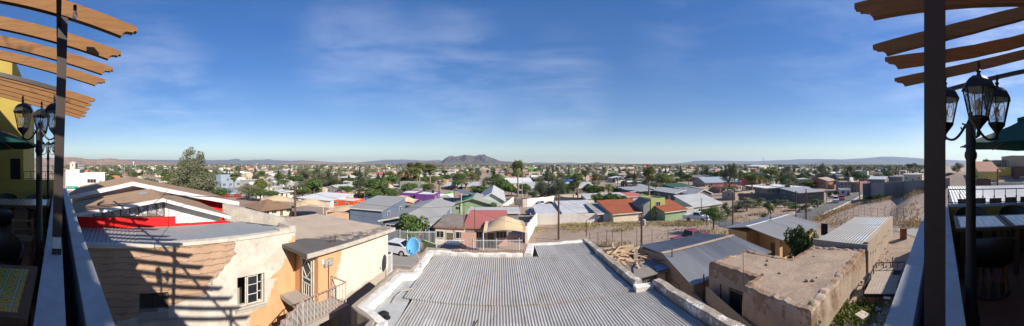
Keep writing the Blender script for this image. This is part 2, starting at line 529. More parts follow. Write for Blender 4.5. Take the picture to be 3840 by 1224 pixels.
# ================================================================= own building: terrace, ledges, pergola
T = 1.1
LEDGE = EYE - 0.99; FLOOR = EYE - 1.72
yellow = mat((0.44, 0.33, 0.075), (0.36, 0.27, 0.065), 0.8, dirt=0.15, name='yellow plaster')
ledgem = mat((0.50, 0.50, 0.49), (0.36, 0.35, 0.34), 1.5, 0.7, 0.3, 14, dirt=0.3, name='scuffed white ledge paint')
slate = mat((0.20, 0.21, 0.24), (0.15, 0.155, 0.18), 1.2, 0.6, dirt=0.2, name='slate blue paint')
tile_floor = mat((0.20, 0.075, 0.04), (0.13, 0.05, 0.03), 2.5, 0.5, 0.2, 10, dirt=0.2, name='red clay floor tile')
bt = thing('terrace_building', 'own yellow building with a roof terrace and white ledges along the edge', 'building', (0, -5, 3))
part('wall', MB().box(-11.2, 6.6, -10, 0.12, 3, FLOOR - 0.02), yellow, bt)
part('floor', MB().box(-11.0, 6.4, -9.8, -0.16, FLOOR - 0.016, FLOOR), tile_floor, bt)
part('inner_ledge', MB().box(-11.0, 6.4, -0.15, 0.05, FLOOR - 0.01, LEDGE), ledgem, bt)
mb = MB(); mb.box(-11.0, 6.4, 0.05, 0.17, FLOOR - 0.01, LEDGE - 0.42); part('gutter', mb, M['rubber'], bt)
part('outer_ledge', MB().box(-11.2, 6.6, 0.174, 0.345, LEDGE - 0.5, LEDGE + 0.004, 0), ledgem, bt)
part('fascia', MB().box(-11.15, 6.55, 0.168, 0.172, LEDGE - 0.45, LEDGE - 0.01).box(-11.2, 6.6, 0.125, 0.3, FLOOR - 0.7, LEDGE - 0.52), slate, bt)
part('main_block', MB().box(-11.0, 14.4, -12, -5, 3, EYE + 5.32), yellow, bt, 'yellow upper storeys behind the terrace')
# end walls with railings
w_top = EYE - 0.64
part('end_wall', MB().box(-11.2, -11.0, -9.8, -0.16, FLOOR, w_top), yellow, bt, 'yellow low wall closing the far left end of the terrace')
part('end_wall', MB().box(6.4, 6.6, -9.8, -0.16, FLOOR, EYE - 0.99), yellow, bt, 'yellow low wall with a white cap behind the tiled tables')
part('wall_cap', MB().box(6.36, 6.64, -9.8, -0.14, EYE - 0.988, EYE - 0.95), ledgem, bt)
part('stair_block', MB().box(-16.5, -11.21, -9, -1.38, 3, EYE + 3.0).box(-16.5, -11.6, -9, -1.9, EYE + 3.0, EYE + 4.6), yellow, bt, 'tall yellow stair block at the left end of the terrace')
mb = MB()
for k in range(5): mb.box(-11.2, -11.195, -1.9 - k * 1.3, -1.5 - k * 1.3, EYE - 1.7, EYE + 0.2)
part('door_opening', mb, M['rubber'], bt)
def railing(x, z0, z1, y0, y1, label):
    t = thing('railing', label, 'railing', (x, (y0 + y1) / 2, z0))
    mb = MB(); mb.bar((x, y0, z1), (x, y1, z1), 0.03, 0.02); mb.bar((x, y0, z0 + 0.04), (x, y1, z0 + 0.04), 0.02, 0.02)
    part('rail', mb, M['dark_metal'], t)
    n = int((y1 - y0) / 0.26)
    for k in range(n + 1):
        y = y0 + (y1 - y0) * k / n
        m2 = MB(); m2.bar((x, y, z0 + 0.001), (x, y, z1 - 0.011), 0.016, 0.016, up=(0, 1, 0))
        m2.lathe([(0.01, -0.03), (0.022, 0.0), (0.01, 0.03)], (x, y, (z0 + z1) / 2), 6)
        part('baluster', m2, M['dark_metal'], t)
railing(-11.1, w_top, EYE - 0.32, -1.36, -0.2, 'black iron railing on the yellow wall at the left end of the terrace')
railing(6.5, EYE - 0.948, EYE - 0.60, -4.2, -0.16, 'black iron railing with knuckled bars above the yellow wall at right')

# rafters: dark stained timber, scalloped ends, rising towards the building
def wood_mat(c1, c2, name, sc=(6, 0.7, 14)):
    N = NT(name)
    v = N.map(sc)
    g = N.noise(2.2, 6, 0.7, v, 0.6)
    col = N.mix(N.rng(g, 0.32, 0.62), c1, c2)
    kn = N.rng(N.noise(2.0, 2, 0.5), 0.66, 0.74)
    col = N.mix(N.math('MULTIPLY', kn, 0.7), col, tuple(x * 0.3 for x in c1))
    g2 = N.noise(9, 3, 0.6, v)
    col = N.mix(N.rng(g2, 0.58, 0.7, 0, 0.55), col, tuple(x * 0.35 for x in c1))
    return N.out(col, 0.7, 0, 0.25, N.bump(g, 0.35, 0.01))
raft = wood_mat((0.185, 0.085, 0.03), (0.27, 0.13, 0.046), 'stained rafter wood')
HB, YE, SLP = 1.54, 0.88, 0.29
Rr = random.Random(4)
left_x = [3.07, 3.78, 4.44, 5.09, 6.59, 7.16, 7.79, 8.36, 8.93]
mid_x = [-2.24, -1.46, -0.68, 0.1, 0.88, 1.68]
right_x = [2.60, 3.57, 4.01, 5.02]
ords = ['nearest', 'second', 'third', 'fourth', 'fifth', 'sixth', 'seventh', 'eighth', 'ninth']
def rafter(x, ye, dz, label, bend=None):
    w, dp = 0.07, 0.17
    # outline in the (y, z) plane, y falling from the tip back towards the building
    prof = [(ye, 0.0), (ye, -0.05), (ye - 0.035, -0.055), (ye - 0.045, -0.08), (ye - 0.08, -0.085), (ye - 0.13, -0.1), (ye - 0.16, -0.13), (ye - 0.18, -dp), (ye - 0.24, -dp)]
    yb = -3.6
    top = EYE + HB + dz
    pts = [(y, top + z + (YE - y) * SLP) for y, z in prof] + [(yb, top - dp + (YE - yb) * SLP), (yb, top + (YE - yb) * SLP)]
    if bend:      # the right hand rafters are slightly bowed
        f_ = lambda y: bend[0] * (YE - y) + bend[1] * (YE - y) ** 2
        ys_ = [ye - 0.24 - (ye - 0.24 - yb) * k / 8 for k in range(1, 9)]
        pts = [(y, top + z + f_(y)) for y, z in prof] + [(y, top - dp + f_(y)) for y in ys_] + [(y, top + f_(y)) for y in reversed(ys_)]
    mb = MB(); n = len(pts)
    vs = [(x - w / 2, y, z) for y, z in pts] + [(x + w / 2, y, z) for y, z in pts]
    mb.add(vs, [tuple(range(n)), tuple(range(2 * n - 1, n - 1, -1))] + [(i, n + i, n + (i + 1) % n, (i + 1) % n) for i in range(n)])
    solo('rafter', mb, raft, label, 'rafter', 'pergola rafters with scalloped ends', org=(x, -3.6, top + 1.25))
for i, x in enumerate(left_x):
    rafter(-x, YE * 1.0 - 0.02 * (i % 2), Rr.uniform(-0.012, 0.012), '%s sunlit brown timber rafter with scalloped end, counted outwards along the left pergola' % ords[i])
for i, x in enumerate(mid_x):
    rafter(x, YE, 0.0, 'timber rafter overhead between the two dark pergola posts')
for i, x in enumerate(right_x):
    rafter(x, (0.82, 0.88, 0.81, 0.84)[i], Rr.uniform(-0.01, 0.01), '%s backlit dark brown timber rafter with scalloped end, counted outwards along the right pergola' % ords[i], ((0.05, 0.03), (0.145, 0.066), (0.0, 0.088), (0.13, 0.048))[i])
pg = thing('pergola_frame', 'dark brown steel pergola frame carrying the wooden rafters over the terrace', 'pergola', (0, 0.05, LEDGE))
beam_z = EYE + HB + (YE - 0.1) * SLP - 0.17
part('beam', MB().box(-10.6, 6.3, -0.015, 0.035, beam_z - 0.1, beam_z - 0.002), M['brown_steel'], pg)
for x in (-6.15, 6.33):
    mb = MB(); z0 = EYE + HB + 0.03
    mb.bar((x, 0.054, z0 + 0.03), (x, -3.6, z0 + 0.03 + 3.65 * SLP), 0.08, 0.09); part('steel_rafter', mb, M['brown_steel'], pg)
# posts; the left one leans a little
mb = MB(); mb.M = Matrix.Translation((-3.1, -0.015, LEDGE)) @ Matrix.Rotation(radians(1.6), 4, 'X').inverted() @ Matrix.Identity(4)
mb.box(-0.052, 0.052, -0.052, 0.052, 0.0, EYE + 2.0 - LEDGE)
lp = part('post', mb, M['brown_steel'], pg, 'left dark brown steel post with an outlet box near its foot')
mb = MB(); mb.M = Matrix.Translation((-3.1, -0.015, LEDGE)) @ Matrix.Rotation(radians(1.6), 4, 'X').inverted()
mb.box(0.0525, 0.062, -0.048, 0.045, 0.07, 0.19)
mb.box(0.0622, 0.068, -0.028, 0.028, 0.085, 0.125); mb.box(0.0622, 0.068, -0.028, 0.028, 0.135, 0.175)
part('outlet_box', mb, M['white_paint'], lp)
mb = MB(); mb.box(1.38 - 0.052, 1.38 + 0.052, -0.02, 0.082, LEDGE + 0.001, EYE + 1.9)
part('post', mb, M['brown_steel'], pg, 'right dark brown steel post standing on the white ledge')
# bulb of the string light under the beam
t = thing('string_light', 'clear bulb of a string light hanging beside the left post', 'light bulb', (-2.7, 0.16, EYE + 1.42))
mb = MB(); mb.tube([(-2.7, 0.16, beam_z - 0.1), (-2.7, 0.165, EYE + 1.50)], 0.006, 6); mb.lathe([(0.012, 0), (0.018, 0.01), (0.018, 0.05), (0.008, 0.06)], (-2.7, 0.165, EYE + 1.47), 8)
part('socket', mb, M['dark_metal'], t)
N = NT('clear bulb'); N.b.inputs['Transmission Weight'].default_value = 0.85; bulbm = N.out((0.9, 0.9, 0.85), 0.05)
mb = MB(); mb.smooth = True; mb.lathe([(0.004, -0.05), (0.018, -0.035), (0.026, -0.01), (0.022, 0.02), (0.012, 0.04)], (-2.7, 0.165, EYE + 1.43), 10)
part('bulb', mb, bulbm, t)

# lamp posts with three lanterns
N = NT('old lantern glass')
gl = N.n.new('ShaderNodeBsdfTransparent'); gl.inputs[0].default_value = (0.86, 0.88, 0.9, 1)
df = N.n.new('ShaderNodeBsdfTranslucent'); df.inputs[0].default_value = (0.5, 0.5, 0.5, 1)
gs = N.n.new('ShaderNodeBsdfGlossy'); gs.inputs['Roughness'].default_value = 0.15
m1 = N.n.new('ShaderNodeMixShader'); m2 = N.n.new('ShaderNodeMixShader')
N.put(m1.inputs[0], N.rng(N.noise(14, 3, 0.6), 0.4, 0.7, 0.12, 0.5))
N.t.links.new(gl.outputs[0], m1.inputs[1]); N.t.links.new(df.outputs[0], m1.inputs[2])
m2.inputs[0].default_value = 0.08
N.t.links.new(m1.outputs[0], m2.inputs[1]); N.t.links.new(gs.outputs[0], m2.inputs[2])
N.t.links.new(m2.outputs[0], N.n['Material Output'].inputs['Surface'])
lant_glass = N.m
def lantern_parts(root, cx, cy, z, rot):
    """one lantern head, its lowest point at z"""
    b = MB(); b.lathe([(0.006, 0), (0.02, 0.02), (0.012, 0.05), (0.03, 0.075), (0.075, 0.125), (0.082, 0.14), (0.078, 0.15)], (cx, cy, z), 6, rot=rot)
    L = part('lantern', b, M['dark_metal'], root)
    c = MB(); c.lathe([(0.135, 0.345), (0.128, 0.362), (0.10, 0.41), (0.06, 0.44), (0.02, 0.452), (0.012, 0.47), (0.022, 0.485), (0.010, 0.50), (0.016, 0.525), (0.002, 0.565)], (cx, cy, z), 6, rot=rot)
    part('cap', c, M['dark_metal'], L)
    g = MB()
    for k in range(6):
        a0, a1 = rot + k * pi / 3, rot + (k + 1) * pi / 3
        p = [(cx + r * cos(a), cy + r * sin(a), z + h) for r, a, h in ((0.072, a0, 0.152), (0.072, a1, 0.152), (0.116, a1, 0.344), (0.116, a0, 0.344))]
        g.add(p, [(0, 1, 2, 3)])
    part('glass', g, lant_glass, L)
    f = MB()
    for k in range(6):
        a0 = rot + k * pi / 3; a1 = a0 + pi / 3
        f.bar((cx + 0.074 * cos(a0), cy + 0.074 * sin(a0), z + 0.15), (cx + 0.12 * cos(a0), cy + 0.12 * sin(a0), z + 0.346), 0.009, 0.009)
        # oval leading on each pane
        am = (a0 + a1) / 2; tx, ty = -sin(am), cos(am); rr_ = 0.082
        pts = []
        for q in range(13):
            w = 2 * pi * q / 12; zz = 0.25 + 0.062 * sin(w); rad = (0.0645 + (zz - 0.15) / 0.195 * 0.037)
            pts.append((cx + rad * cos(am) + tx * 0.03 * cos(w), cy + rad * sin(am) + ty * 0.03 * cos(w), z + zz))
        f.tube(pts, 0.0025, 4, cap=False)
    part('leading', f, M['dark_metal'], L)
    bl = MB(); bl.lathe([(0.012, 0.15), (0.014, 0.2), (0.02, 0.215), (0.026, 0.24), (0.018, 0.27), (0.004, 0.285)], (cx, cy, z), 8)
    bl.smooth = True
    part('bulb', bl, M['white_paint'], L)
def lamp_post(X, Y, headtop, rots, label, R=0.235, lean=0):
    t = thing('lamp_post', label, 'lamp post', (X, Y, FLOOR))
    zt = headtop - 0.565     # bottom of the lantern heads
    pm = MB(); pm.smooth = True
    H = zt + 0.13 - FLOOR
    pm.lathe([(0.16, 0), (0.16, 0.04), (0.11, 0.08), (0.085, 0.2), (0.08, 0.45), (0.06, 0.5), (0.062, 0.55), (0.045, 0.6), (0.04, H - 0.3), (0.052, H - 0.27), (0.052, H - 0.24), (0.042, H - 0.22), (0.042, H - 0.04), (0.05, H - 0.02), (0.03, H + 0.02), (0.012, H + 0.06), (0.02, H + 0.08), (0.004, H + 0.12)], (X, Y, FLOOR), 12)
    part('pole', pm, M['dark_metal'], t)
    for a in rots:
        cx, cy = X + R * cos(a), Y + R * sin(a)
        am = MB()
        pts = []
        for q in range(11):
            u = q / 10
            pts.append((X + (0.04 + (R - 0.04) * u) * cos(a), Y + (0.04 + (R - 0.04) * u) * sin(a), zt + 0.03 + 0.1 * (1 - u) ** 1.6 - 0.05 * sin(pi * u)))
        am.tube(pts, 0.011, 6)
        sp = []
        for q in range(12):
            w = q / 11 * 5.0; rr_ = 0.03 * (1 - q / 16)
            sp.append((X + (0.075 + rr_ * cos(w + 1.5)) * cos(a), Y + (0.075 + rr_ * cos(w + 1.5)) * sin(a), zt + 0.105 + rr_ * sin(w + 1.5)))
        am.tube(sp, 0.007, 5)
        part('arm', am, M['dark_metal'], t)
        lantern_parts(t, cx, cy, zt, a)
    return t
lamp_post(-3.6, -0.24, EYE + 0.86, [radians(175), radians(58), radians(-55)], 'nearer black lamp post with three glass lanterns left of the left pergola post')
lamp_post(-9.5, -0.33, EYE + 0.86, [radians(180), radians(62), radians(-60)], 'farther black lamp post with three lanterns beside the yellow end wall')
lamp_post(2.28, -0.24, EYE + 0.76, [radians(188), radians(284), radians(62)], 'backlit black lamp post with three glass lanterns beside the right pergola post')

# umbrellas
def umbrella(X, Y, rim, apex, Rr_, label, rot=0.2):
    t = thing('parasol', label, 'parasol', (X, Y, FLOOR))
    gm = mat((0.008, 0.075, 0.055), (0.006, 0.055, 0.042), 1.5, 0.9, 0.1, 40, dirt=0.05, name='green canvas')
    cm = MB(); n = 8
    rings = [(0.06, apex), (Rr_ * 0.5, rim + (apex - rim) * 0.47), (Rr_, rim)]
    for sgn in (0, 1):
        for k in range(n):
            a0, a1 = rot + 2 * pi * k / n, rot + 2 * pi * (k + 1) / n
            am_ = (a0 + a1) / 2
            prev = None
            for r_, z_ in rings:
                sag = 0.06 * (r_ / Rr_)
                row = [(X + r_ * cos(a0), Y + r_ * sin(a0), z_ - 0.008 * sgn), (X + r_ * cos(am_) * 0.93, Y + r_ * sin(am_) * 0.93, z_ - sag - 0.008 * sgn + 0.03), (X + r_ * cos(a1), Y + r_ * sin(a1), z_ - 0.008 * sgn)]
                if prev:
                    cm.add(prev + row, [(0, 3, 4, 1), (1, 4, 5, 2)])
                prev = row
    part('canopy', cm, gm, t)
    part('vent', MB().lathe([(Rr_ * 0.25, rim + (apex - rim) * 0.8), (Rr_ * 0.12, apex - 0.02 + 0.03), (0.02, apex + 0.06)], (X, Y, 0), 8, rot=rot), gm, t)
    wm = mat((0.34, 0.13, 0.03), (0.26, 0.1, 0.03), 3, 0.6, dirt=0, name='orange wood rib')
    for k in range(n):
        a = rot + 2 * pi * k / n
        part('rib', MB().bar((X + 0.05 * cos(a), Y + 0.05 * sin(a), apex - 0.04), (X + Rr_ * 0.99 * cos(a), Y + Rr_ * 0.99 * sin(a), rim - 0.018), 0.018, 0.022), wm, t)
    part('pole', MB().tube([(X, Y, FLOOR), (X, Y, apex)], 0.02, 10), wm, t)
umbrella(-5.6, -1.95, EYE + 0.37, EYE + 1.05, 1.65, 'green canvas parasol whose tip reaches behind the nearer left lamp post', 0.25)
umbrella(5.6, -2.05, EYE + 0.37, EYE + 1.05, 1.75, 'green canvas parasol with orange ribs behind the right lamp post', -0.35)
umbrella(-9.3, -3.0, EYE + 0.85, EYE + 1.5, 1.6, 'green canvas parasol farther back, at the far left of the terrace', 0.1)
umbrella(7.6, -3.6, EYE + 1.25, EYE + 1.75, 1.55, 'parasol corner showing above the green one at the far right', 0.1)

# tables and chairs
tw = mat((0.13, 0.065, 0.035), (0.09, 0.045, 0.025), 3, 0.55, 0.2, 30, dirt=0.1, name='dark table wood')
def tile_mat(name, base, petal, center, line, p=0.105):
    N = NT(name)
    v = N.map((1 / p, 1 / p, 1 / p))
    o = N.xyz(v)
    fx = N.math('SUBTRACT', N.math('FRACT', o[0]), 0.5); fy = N.math('SUBTRACT', N.math('FRACT', o[1]), 0.5)
    rr_ = N.math('SQRT', N.math('ADD', N.math('MULTIPLY', fx, fx), N.math('MULTIPLY', fy, fy)))
    ang = N.math('ARCTAN2', fy, fx)
    pet = N.math('MULTIPLY', N.math('COSINE', N.math('MULTIPLY', ang, 8)), 0.07)
    f1 = N.rng(N.math('SUBTRACT', rr_, N.math('ADD', pet, 0.33)), -0.01, 0.01)
    f2 = N.rng(N.math('SUBTRACT', rr_, N.math('ADD', pet, 0.16)), -0.01, 0.01)
    f3 = N.rng(rr_, 0.06, 0.08)
    col = N.mix(f1, petal, base)
    col = N.mix(f2, center, col)
    col = N.mix(f3, petal, col)
    mxx = N.math('MAXIMUM', N.math('ABSOLUTE', fx), N.math('ABSOLUTE', fy))
    col = N.mix(N.rng(mxx, 0.465, 0.48), col, line)
    return N.out(col, 0.25, 0, 0.5)
tiles_g = tile_mat('yellow and green glazed tile', (0.16, 0.20, 0.06), (0.50, 0.33, 0.03), (0.10, 0.05, 0.01), (0.42, 0.42, 0.38))
tiles_b = tile_mat('pale patterned glazed tile', (0.40, 0.38, 0.34), (0.42, 0.20, 0.09), (0.16, 0.20, 0.30), (0.50, 0.48, 0.44))
tiles_w = tile_mat('blue and white glazed tile', (0.34, 0.37, 0.42), (0.10, 0.15, 0.30), (0.45, 0.44, 0.40), (0.50, 0.48, 0.44))
def table(x0, x1, y0, y1, tm, label):
    zt = FLOOR + 0.76
    t = thing('table', label, 'table', ((x0 + x1) / 2, (y0 + y1) / 2, FLOOR))
    mb = MB(); e = 0.07
    mb.box(x0, x1, y0, y0 + e, zt - 0.05, zt); mb.box(x0, x1, y1 - e, y1, zt - 0.05, zt)
    mb.box(x0, x0 + e, y0 + e, y1 - e, zt - 0.05, zt); mb.box(x1 - e, x1, y0 + e, y1 - e, zt - 0.05, zt)
    mb.box(x0 + e, x1 - e, y0 + e, y1 - e, zt - 0.05, zt - 0.012)
    part('table_top', mb, tw, t)
    part('tile_inlay', MB().box(x0 + e + 0.002, x1 - e - 0.002, y0 + e + 0.002, y1 - e - 0.002, zt - 0.011, zt - 0.002), tm, t)
    for x in (x0 + 0.09, x1 - 0.09):
        for y in (y0 + 0.09, y1 - 0.09):
            part('leg', MB().box(x - 0.035, x + 0.035, y - 0.035, y + 0.035, FLOOR, zt - 0.052), tw, t)
table(-2.62, -1.72, -1.15, -0.19, tiles_g, 'wooden table inlaid with yellow and green flower tiles')
table(-7.6, -6.4, -2.2, -0.2, tiles_b, 'tile topped table farther back beside the left white ledge')
table(4.15, 5.15, -1.05, -0.22, tiles_b, 'table with orange and pale tiles beside the right ledge')
table(4.15, 5.15, -2.05, -1.07, tiles_w, 'table with blue and white tiles at the right edge')
leather = mat((0.022, 0.017, 0.014), (0.03, 0.022, 0.018), 3, 0.5, 0.2, 20, 0, 0.5, 0.0, name='dark leather')
cane = mat((0.24, 0.13, 0.06), (0.15, 0.08, 0.04), 6, 0.8, 0.2, 40, dirt=0.2, name='split cane')
def chair_proto():
    t = thing('barrel_chair', 'dark leather barrel chair', 'chair', (0, 0, 0), local=True)
    part('seat', MB().lathe([(0.24, 0.40), (0.27, 0.42), (0.27, 0.45), (0.2, 0.465)], n=18), leather, t)
    b = MB(); b.smooth = True
    vs = []; fs = []; n = 20
    for i in range(n + 1):
        a = -0.35 + (pi + 0.7) * i / n
        h = 0.62 + 0.18 * sin(pi * i / n)
        for r_, z_ in ((0.26, 0.44), (0.31, h), (0.325, h + 0.015), (0.34, h - 0.01), (0.29, 0.42)):
            vs.append((r_ * cos(a), r_ * sin(a), z_))
    for i in range(n):
        for j in range(5):
            a = i * 5 + j; c = i * 5 + (j + 1) % 5
            fs.append((a, a + 5, c + 5, c))
    b.add(vs, fs); b.add(vs[:5], [(0, 1, 2, 3, 4)]); b.add(vs[-5:], [(4, 3, 2, 1, 0)])
    part('backrest', b, leather, t)
    c = MB()
    for k in range(12):
        a = 2 * pi * k / 12
        c.bar((0.2 * cos(a), 0.2 * sin(a), 0.4), (0.25 * cos(a + 0.3), 0.25 * sin(a + 0.3), 0.0), 0.03, 0.01)
        c.bar((0.2 * cos(a), 0.2 * sin(a), 0.4), (0.25 * cos(a - 0.3), 0.25 * sin(a - 0.3), 0.0), 0.03, 0.01)
    part('base', c, cane, t)
    part('foot_ring', MB().lathe([(0.27, 0.0), (0.275, 0.02), (0.26, 0.03), (0.2, 0.03)], n=18), leather, t)
    return t
cp = chair_proto(); cp.location = (-3.35, -0.75, FLOOR); cp.rotation_euler = (0, 0, radians(90))
cp['label'] = 'dark leather barrel chair behind the yellow tiled table'; cp['group'] = 'barrel chairs on the terrace'
for x, y, r_, lb in ((-8.05, -0.62, 90, 'dark barrel chair on the far side of the second left table'), (-8.05, -1.5, 90, 'dark barrel chair at the far side of the second left table, deeper in the terrace'),
                     (-5.95, -1.3, -90, 'dark barrel chair on the near side of the second left table'), (-1.3, -0.85, -90, 'dark barrel chair in the bottom left corner in front of the tiled table'),
                     (5.6, -0.6, -90, 'barrel chair with its back to the yellow wall, beyond the orange tiled table'), (5.6, -1.5, -90, 'barrel chair with its back to the yellow wall, beyond the blue tiled table'),
                     (3.72, -0.66, 90, 'dark barrel chair on the near side of the orange tiled table'), (3.72, -1.5, 90, 'dark barrel chair on the near side of the blue tiled table'),
                     (2.5, -1.35, 60, 'dark barrel chair in the shade behind the right lamp post')):
    dup(cp, (x, y, FLOOR), radians(r_), lb)
st = thing('wooden_stool', 'pale wooden rush seat stool in the shade near the left lamp post', 'stool', (-4.75, -0.62, FLOOR))
mb = MB(); mb.box(-4.95, -4.55, -0.82, -0.42, FLOOR + 0.42, FLOOR + 0.46); part('seat', mb, cane, st)
for sx in (-1, 1):
    for sy in (-1, 1):
        part('leg', MB().box(-4.75 + sx * 0.17 - 0.02, -4.75 + sx * 0.17 + 0.02, -0.62 + sy * 0.17 - 0.02, -0.62 + sy * 0.17 + 0.02, FLOOR, FLOOR + (0.75 if sx < 0 else 0.419)), cane, st)
for z in (0.55, 0.7): part('rung', MB().box(-4.93, -4.91, -0.768, -0.472, FLOOR + z, FLOOR + z + 0.03), cane, st)
# ================================================================= near buildings
AN = radians(-78)
UV, NV = Vector((cos(AN), -sin(AN), 0)), Vector((sin(AN), cos(AN), 0))
LM = Matrix(((UV.x, NV.x, 0, 0), (UV.y, NV.y, 0, 0), (0, 0, 1, 0), (0, 0, 0, 1)))   # local (s along wall, p away, z) -> world
def LB():
    m = MB(); m.M = LM; return m
def lw(x, y, p):
    """(s, z) on the wall plane at distance p, seen at pixel (x, y)"""
    a = az(x) - AN
    return p * tan(a), EYE - (y - HY) / F * p / cos(a)
def ls(s, x):       # p on the plane s = const
    return s / tan(az(x) - AN)
def wall_open(mb, x0, x1, z0, z1, y0, y1, holes, mi=0):
    xs = sorted({x0, x1, *[h[0] for h in holes], *[h[1] for h in holes]})
    zs = sorted({z0, z1, *[h[2] for h in holes], *[h[3] for h in holes]})
    vi = {}
    def V(x, y, z):
        k = (round(x, 4), round(y, 4), round(z, 4))
        if k not in vi:
            vi[k] = len(vs); vs.append((x, y, z))
        return vi[k]
    vs = []; fs = []
    def solid(i, j):
        if i < 0 or j < 0 or i >= len(xs) - 1 or j >= len(zs) - 1: return False
        cx, cz = (xs[i] + xs[i + 1]) / 2, (zs[j] + zs[j + 1]) / 2
        return not any(h[0] < cx < h[1] and h[2] < cz < h[3] for h in holes)
    for i in range(len(xs) - 1):
        for j in range(len(zs) - 1):
            if not solid(i, j): continue
            a, b, c, d = xs[i], xs[i + 1], zs[j], zs[j + 1]
            fs.append((V(a, y0, c), V(b, y0, c), V(b, y0, d), V(a, y0, d)))
            fs.append((V(b, y1, c), V(a, y1, c), V(a, y1, d), V(b, y1, d)))
            if not solid(i - 1, j): fs.append((V(a, y1, c), V(a, y0, c), V(a, y0, d), V(a, y1, d)))
            if not solid(i + 1, j): fs.append((V(b, y0, c), V(b, y1, c), V(b, y1, d), V(b, y0, d)))
            if not solid(i, j - 1): fs.append((V(a, y1, c), V(b, y1, c), V(b, y0, c), V(a, y0, c)))
            if not solid(i, j + 1): fs.append((V(a, y0, d), V(b, y0, d), V(b, y1, d), V(a, y1, d)))
    mb.add(vs, fs, mi)

# --- the old adobe and plaster building on the left
P0 = 11.2
def s_of(N):      # wall coordinate along u, as a node socket
    d = N.new('VectorMath', operation='DOT_PRODUCT'); N.put(d.inputs[0], N.pos); d.inputs[1].default_value = UV
    return d.outputs['Value']
def peeled(adobe_pts, paint_pts, name):
    N = NT(name)
    s = s_of(N); z = N.xyz()[2]
    def bound(pts):
        # s of the boundary as a function of height
        pts = sorted((lw(x, y, P0)[1], lw(x, y, P0)[0]) for x, y in pts)
        zmin, zmax = 5.0, 11.0; smin, smax = -6.0, 9.0
        fc = N.new('FloatCurve'); cv = fc.mapping.curves[0]
        P = [((zz - zmin) / (zmax - zmin), (sv - smin) / (smax - smin)) for zz, sv in pts]
        cv.points[0].location = (0, P[0][1]); cv.points[1].location = (1, P[-1][1])
        for p in P: cv.points.new(*p)
        for p in cv.points: p.handle_type = 'VECTOR'
        fc.mapping.update()
        N.put(fc.inputs['Value'], N.rng(z, zmin, zmax))
        return N.rng(fc.outputs[0], 0, 1, smin, smax)
    # plaster
    pl = N.mix(N.rng(N.noise(1.1, 6, 0.7), 0.42, 0.62), (0.58, 0.52, 0.44), (0.46, 0.40, 0.335))
    pl = N.mix(N.rng(N.noise(2.6, 7, 0.8), 0.55, 0.66, 0, 0.75), pl, (0.33, 0.31, 0.295))
    dr = N.rng(N.noise(1.6, 5, 0.7, N.map((3, 3, 0.25))), 0.56, 0.75, 0, 0.35)
    pl = N.mix(dr, pl, (0.40, 0.33, 0.26))
    # orange paint
    op = N.mix(N.rng(N.noise(1.4, 5, 0.6, N.map((2, 2, 0.5))), 0.3, 0.7), (0.60, 0.34, 0.18), (0.50, 0.27, 0.14))
    op = N.mix(N.rng(N.noise(7, 6, 0.8, N.map((1.6, 1.6, 0.6))), 0.63, 0.68, 0, 0.8), op, (0.62, 0.52, 0.42))
    # bare adobe with courses
    course = N.math('FRACT', N.math('ADD', N.math('MULTIPLY', z, 3.6), N.math('MULTIPLY', N.noise(1.0, 6, 0.75), 2.2)))
    joint = N.rng(course, 0.0, 0.13, 1, 0)
    ad = N.mix(N.rng(N.noise(0.9, 6, 0.7), 0.35, 0.65), (0.48, 0.318, 0.215), (0.37, 0.245, 0.165))
    ad = N.mix(N.math('MULTIPLY', joint, N.rng(N.noise(2.2, 4, 0.8), 0.47, 0.6)), ad, (0.22, 0.14, 0.095))
    ad = N.mix(N.rng(N.noise(6, 5, 0.8), 0.6, 0.68, 0, 0.6), ad, (0.47, 0.33, 0.23))
    nz = N.math('MULTIPLY', N.math('SUBTRACT', N.noise(1.6, 8, 0.75), 0.5), 1.6)
    ma = N.rng(N.math('ADD', N.math('SUBTRACT', s, bound(adobe_pts)), nz), -0.02, 0.02)      # 0 = adobe
    nz2 = N.math('MULTIPLY', N.math('SUBTRACT', N.noise(2.2, 8, 0.8, N.map((1, 1, 1), loc=(5, 2, 1))), 0.5), 1.2)
    mp_ = N.rng(N.math('ADD', N.math('SUBTRACT', s, bound(paint_pts)), nz2), -0.03, 0.03)    # 1 = orange
    col = N.mix(mp_, pl, op)
    col = N.mix(ma, ad, col)
    # relief: adobe sits behind the plaster skin
    h = N.math('ADD', N.math('MULTIPLY', ma, 1.0), N.math('MULTIPLY', N.math('MULTIPLY', joint, -0.6), N.math('SUBTRACT', 1.0, ma)))
    b1 = N.bump(h, 0.9, 0.035)
    b2 = N.bump(N.noise(5, 7, 0.8), N.rng(ma, 0, 1, 0.7, 0.2), 0.05, b1)
    return N.out(col, 0.95, 0, 0.1, b2)
adobe_b = [(905, 885), (872, 905), (884, 955), (835, 1000), (795, 1060), (762, 1112), (690, 1125), (640, 1150), (585, 1175), (420, 1210), (300, 1224)]
paint_b = [(1112, 870), (1085, 905), (1078, 965), (1052, 1008), (1040, 1042), (1008, 1050), (1005, 1130), (985, 1150), (930, 1180), (932, 1224)]
peel = peeled(adobe_b, paint_b, 'peeling plaster over adobe')
ZR = EYE - 3.26
sE = 8.25
lo = thing('old_house', 'old adobe house with peeling cream and orange plaster and a grey sheet roof', 'house', LM @ Vector((2, P0, 5.6)))
w1 = (*[lw(522, 1100, P0)[0], lw(632, 1100, P0)[0]], lw(575, 1170, P0)[1], lw(575, 1100, P0)[1])
w2 = (*[lw(890, 1040, P0)[0], lw(992, 1040, P0)[0]], lw(940, 1150, P0)[1], lw(940, 1034, P0)[1])
mb = LB(); wall_open(mb, -9, sE, 5.2, ZR - 0.11, P0, P0 + 0.42, [w1, w2])
part('front_wall', mb, peel, lo)
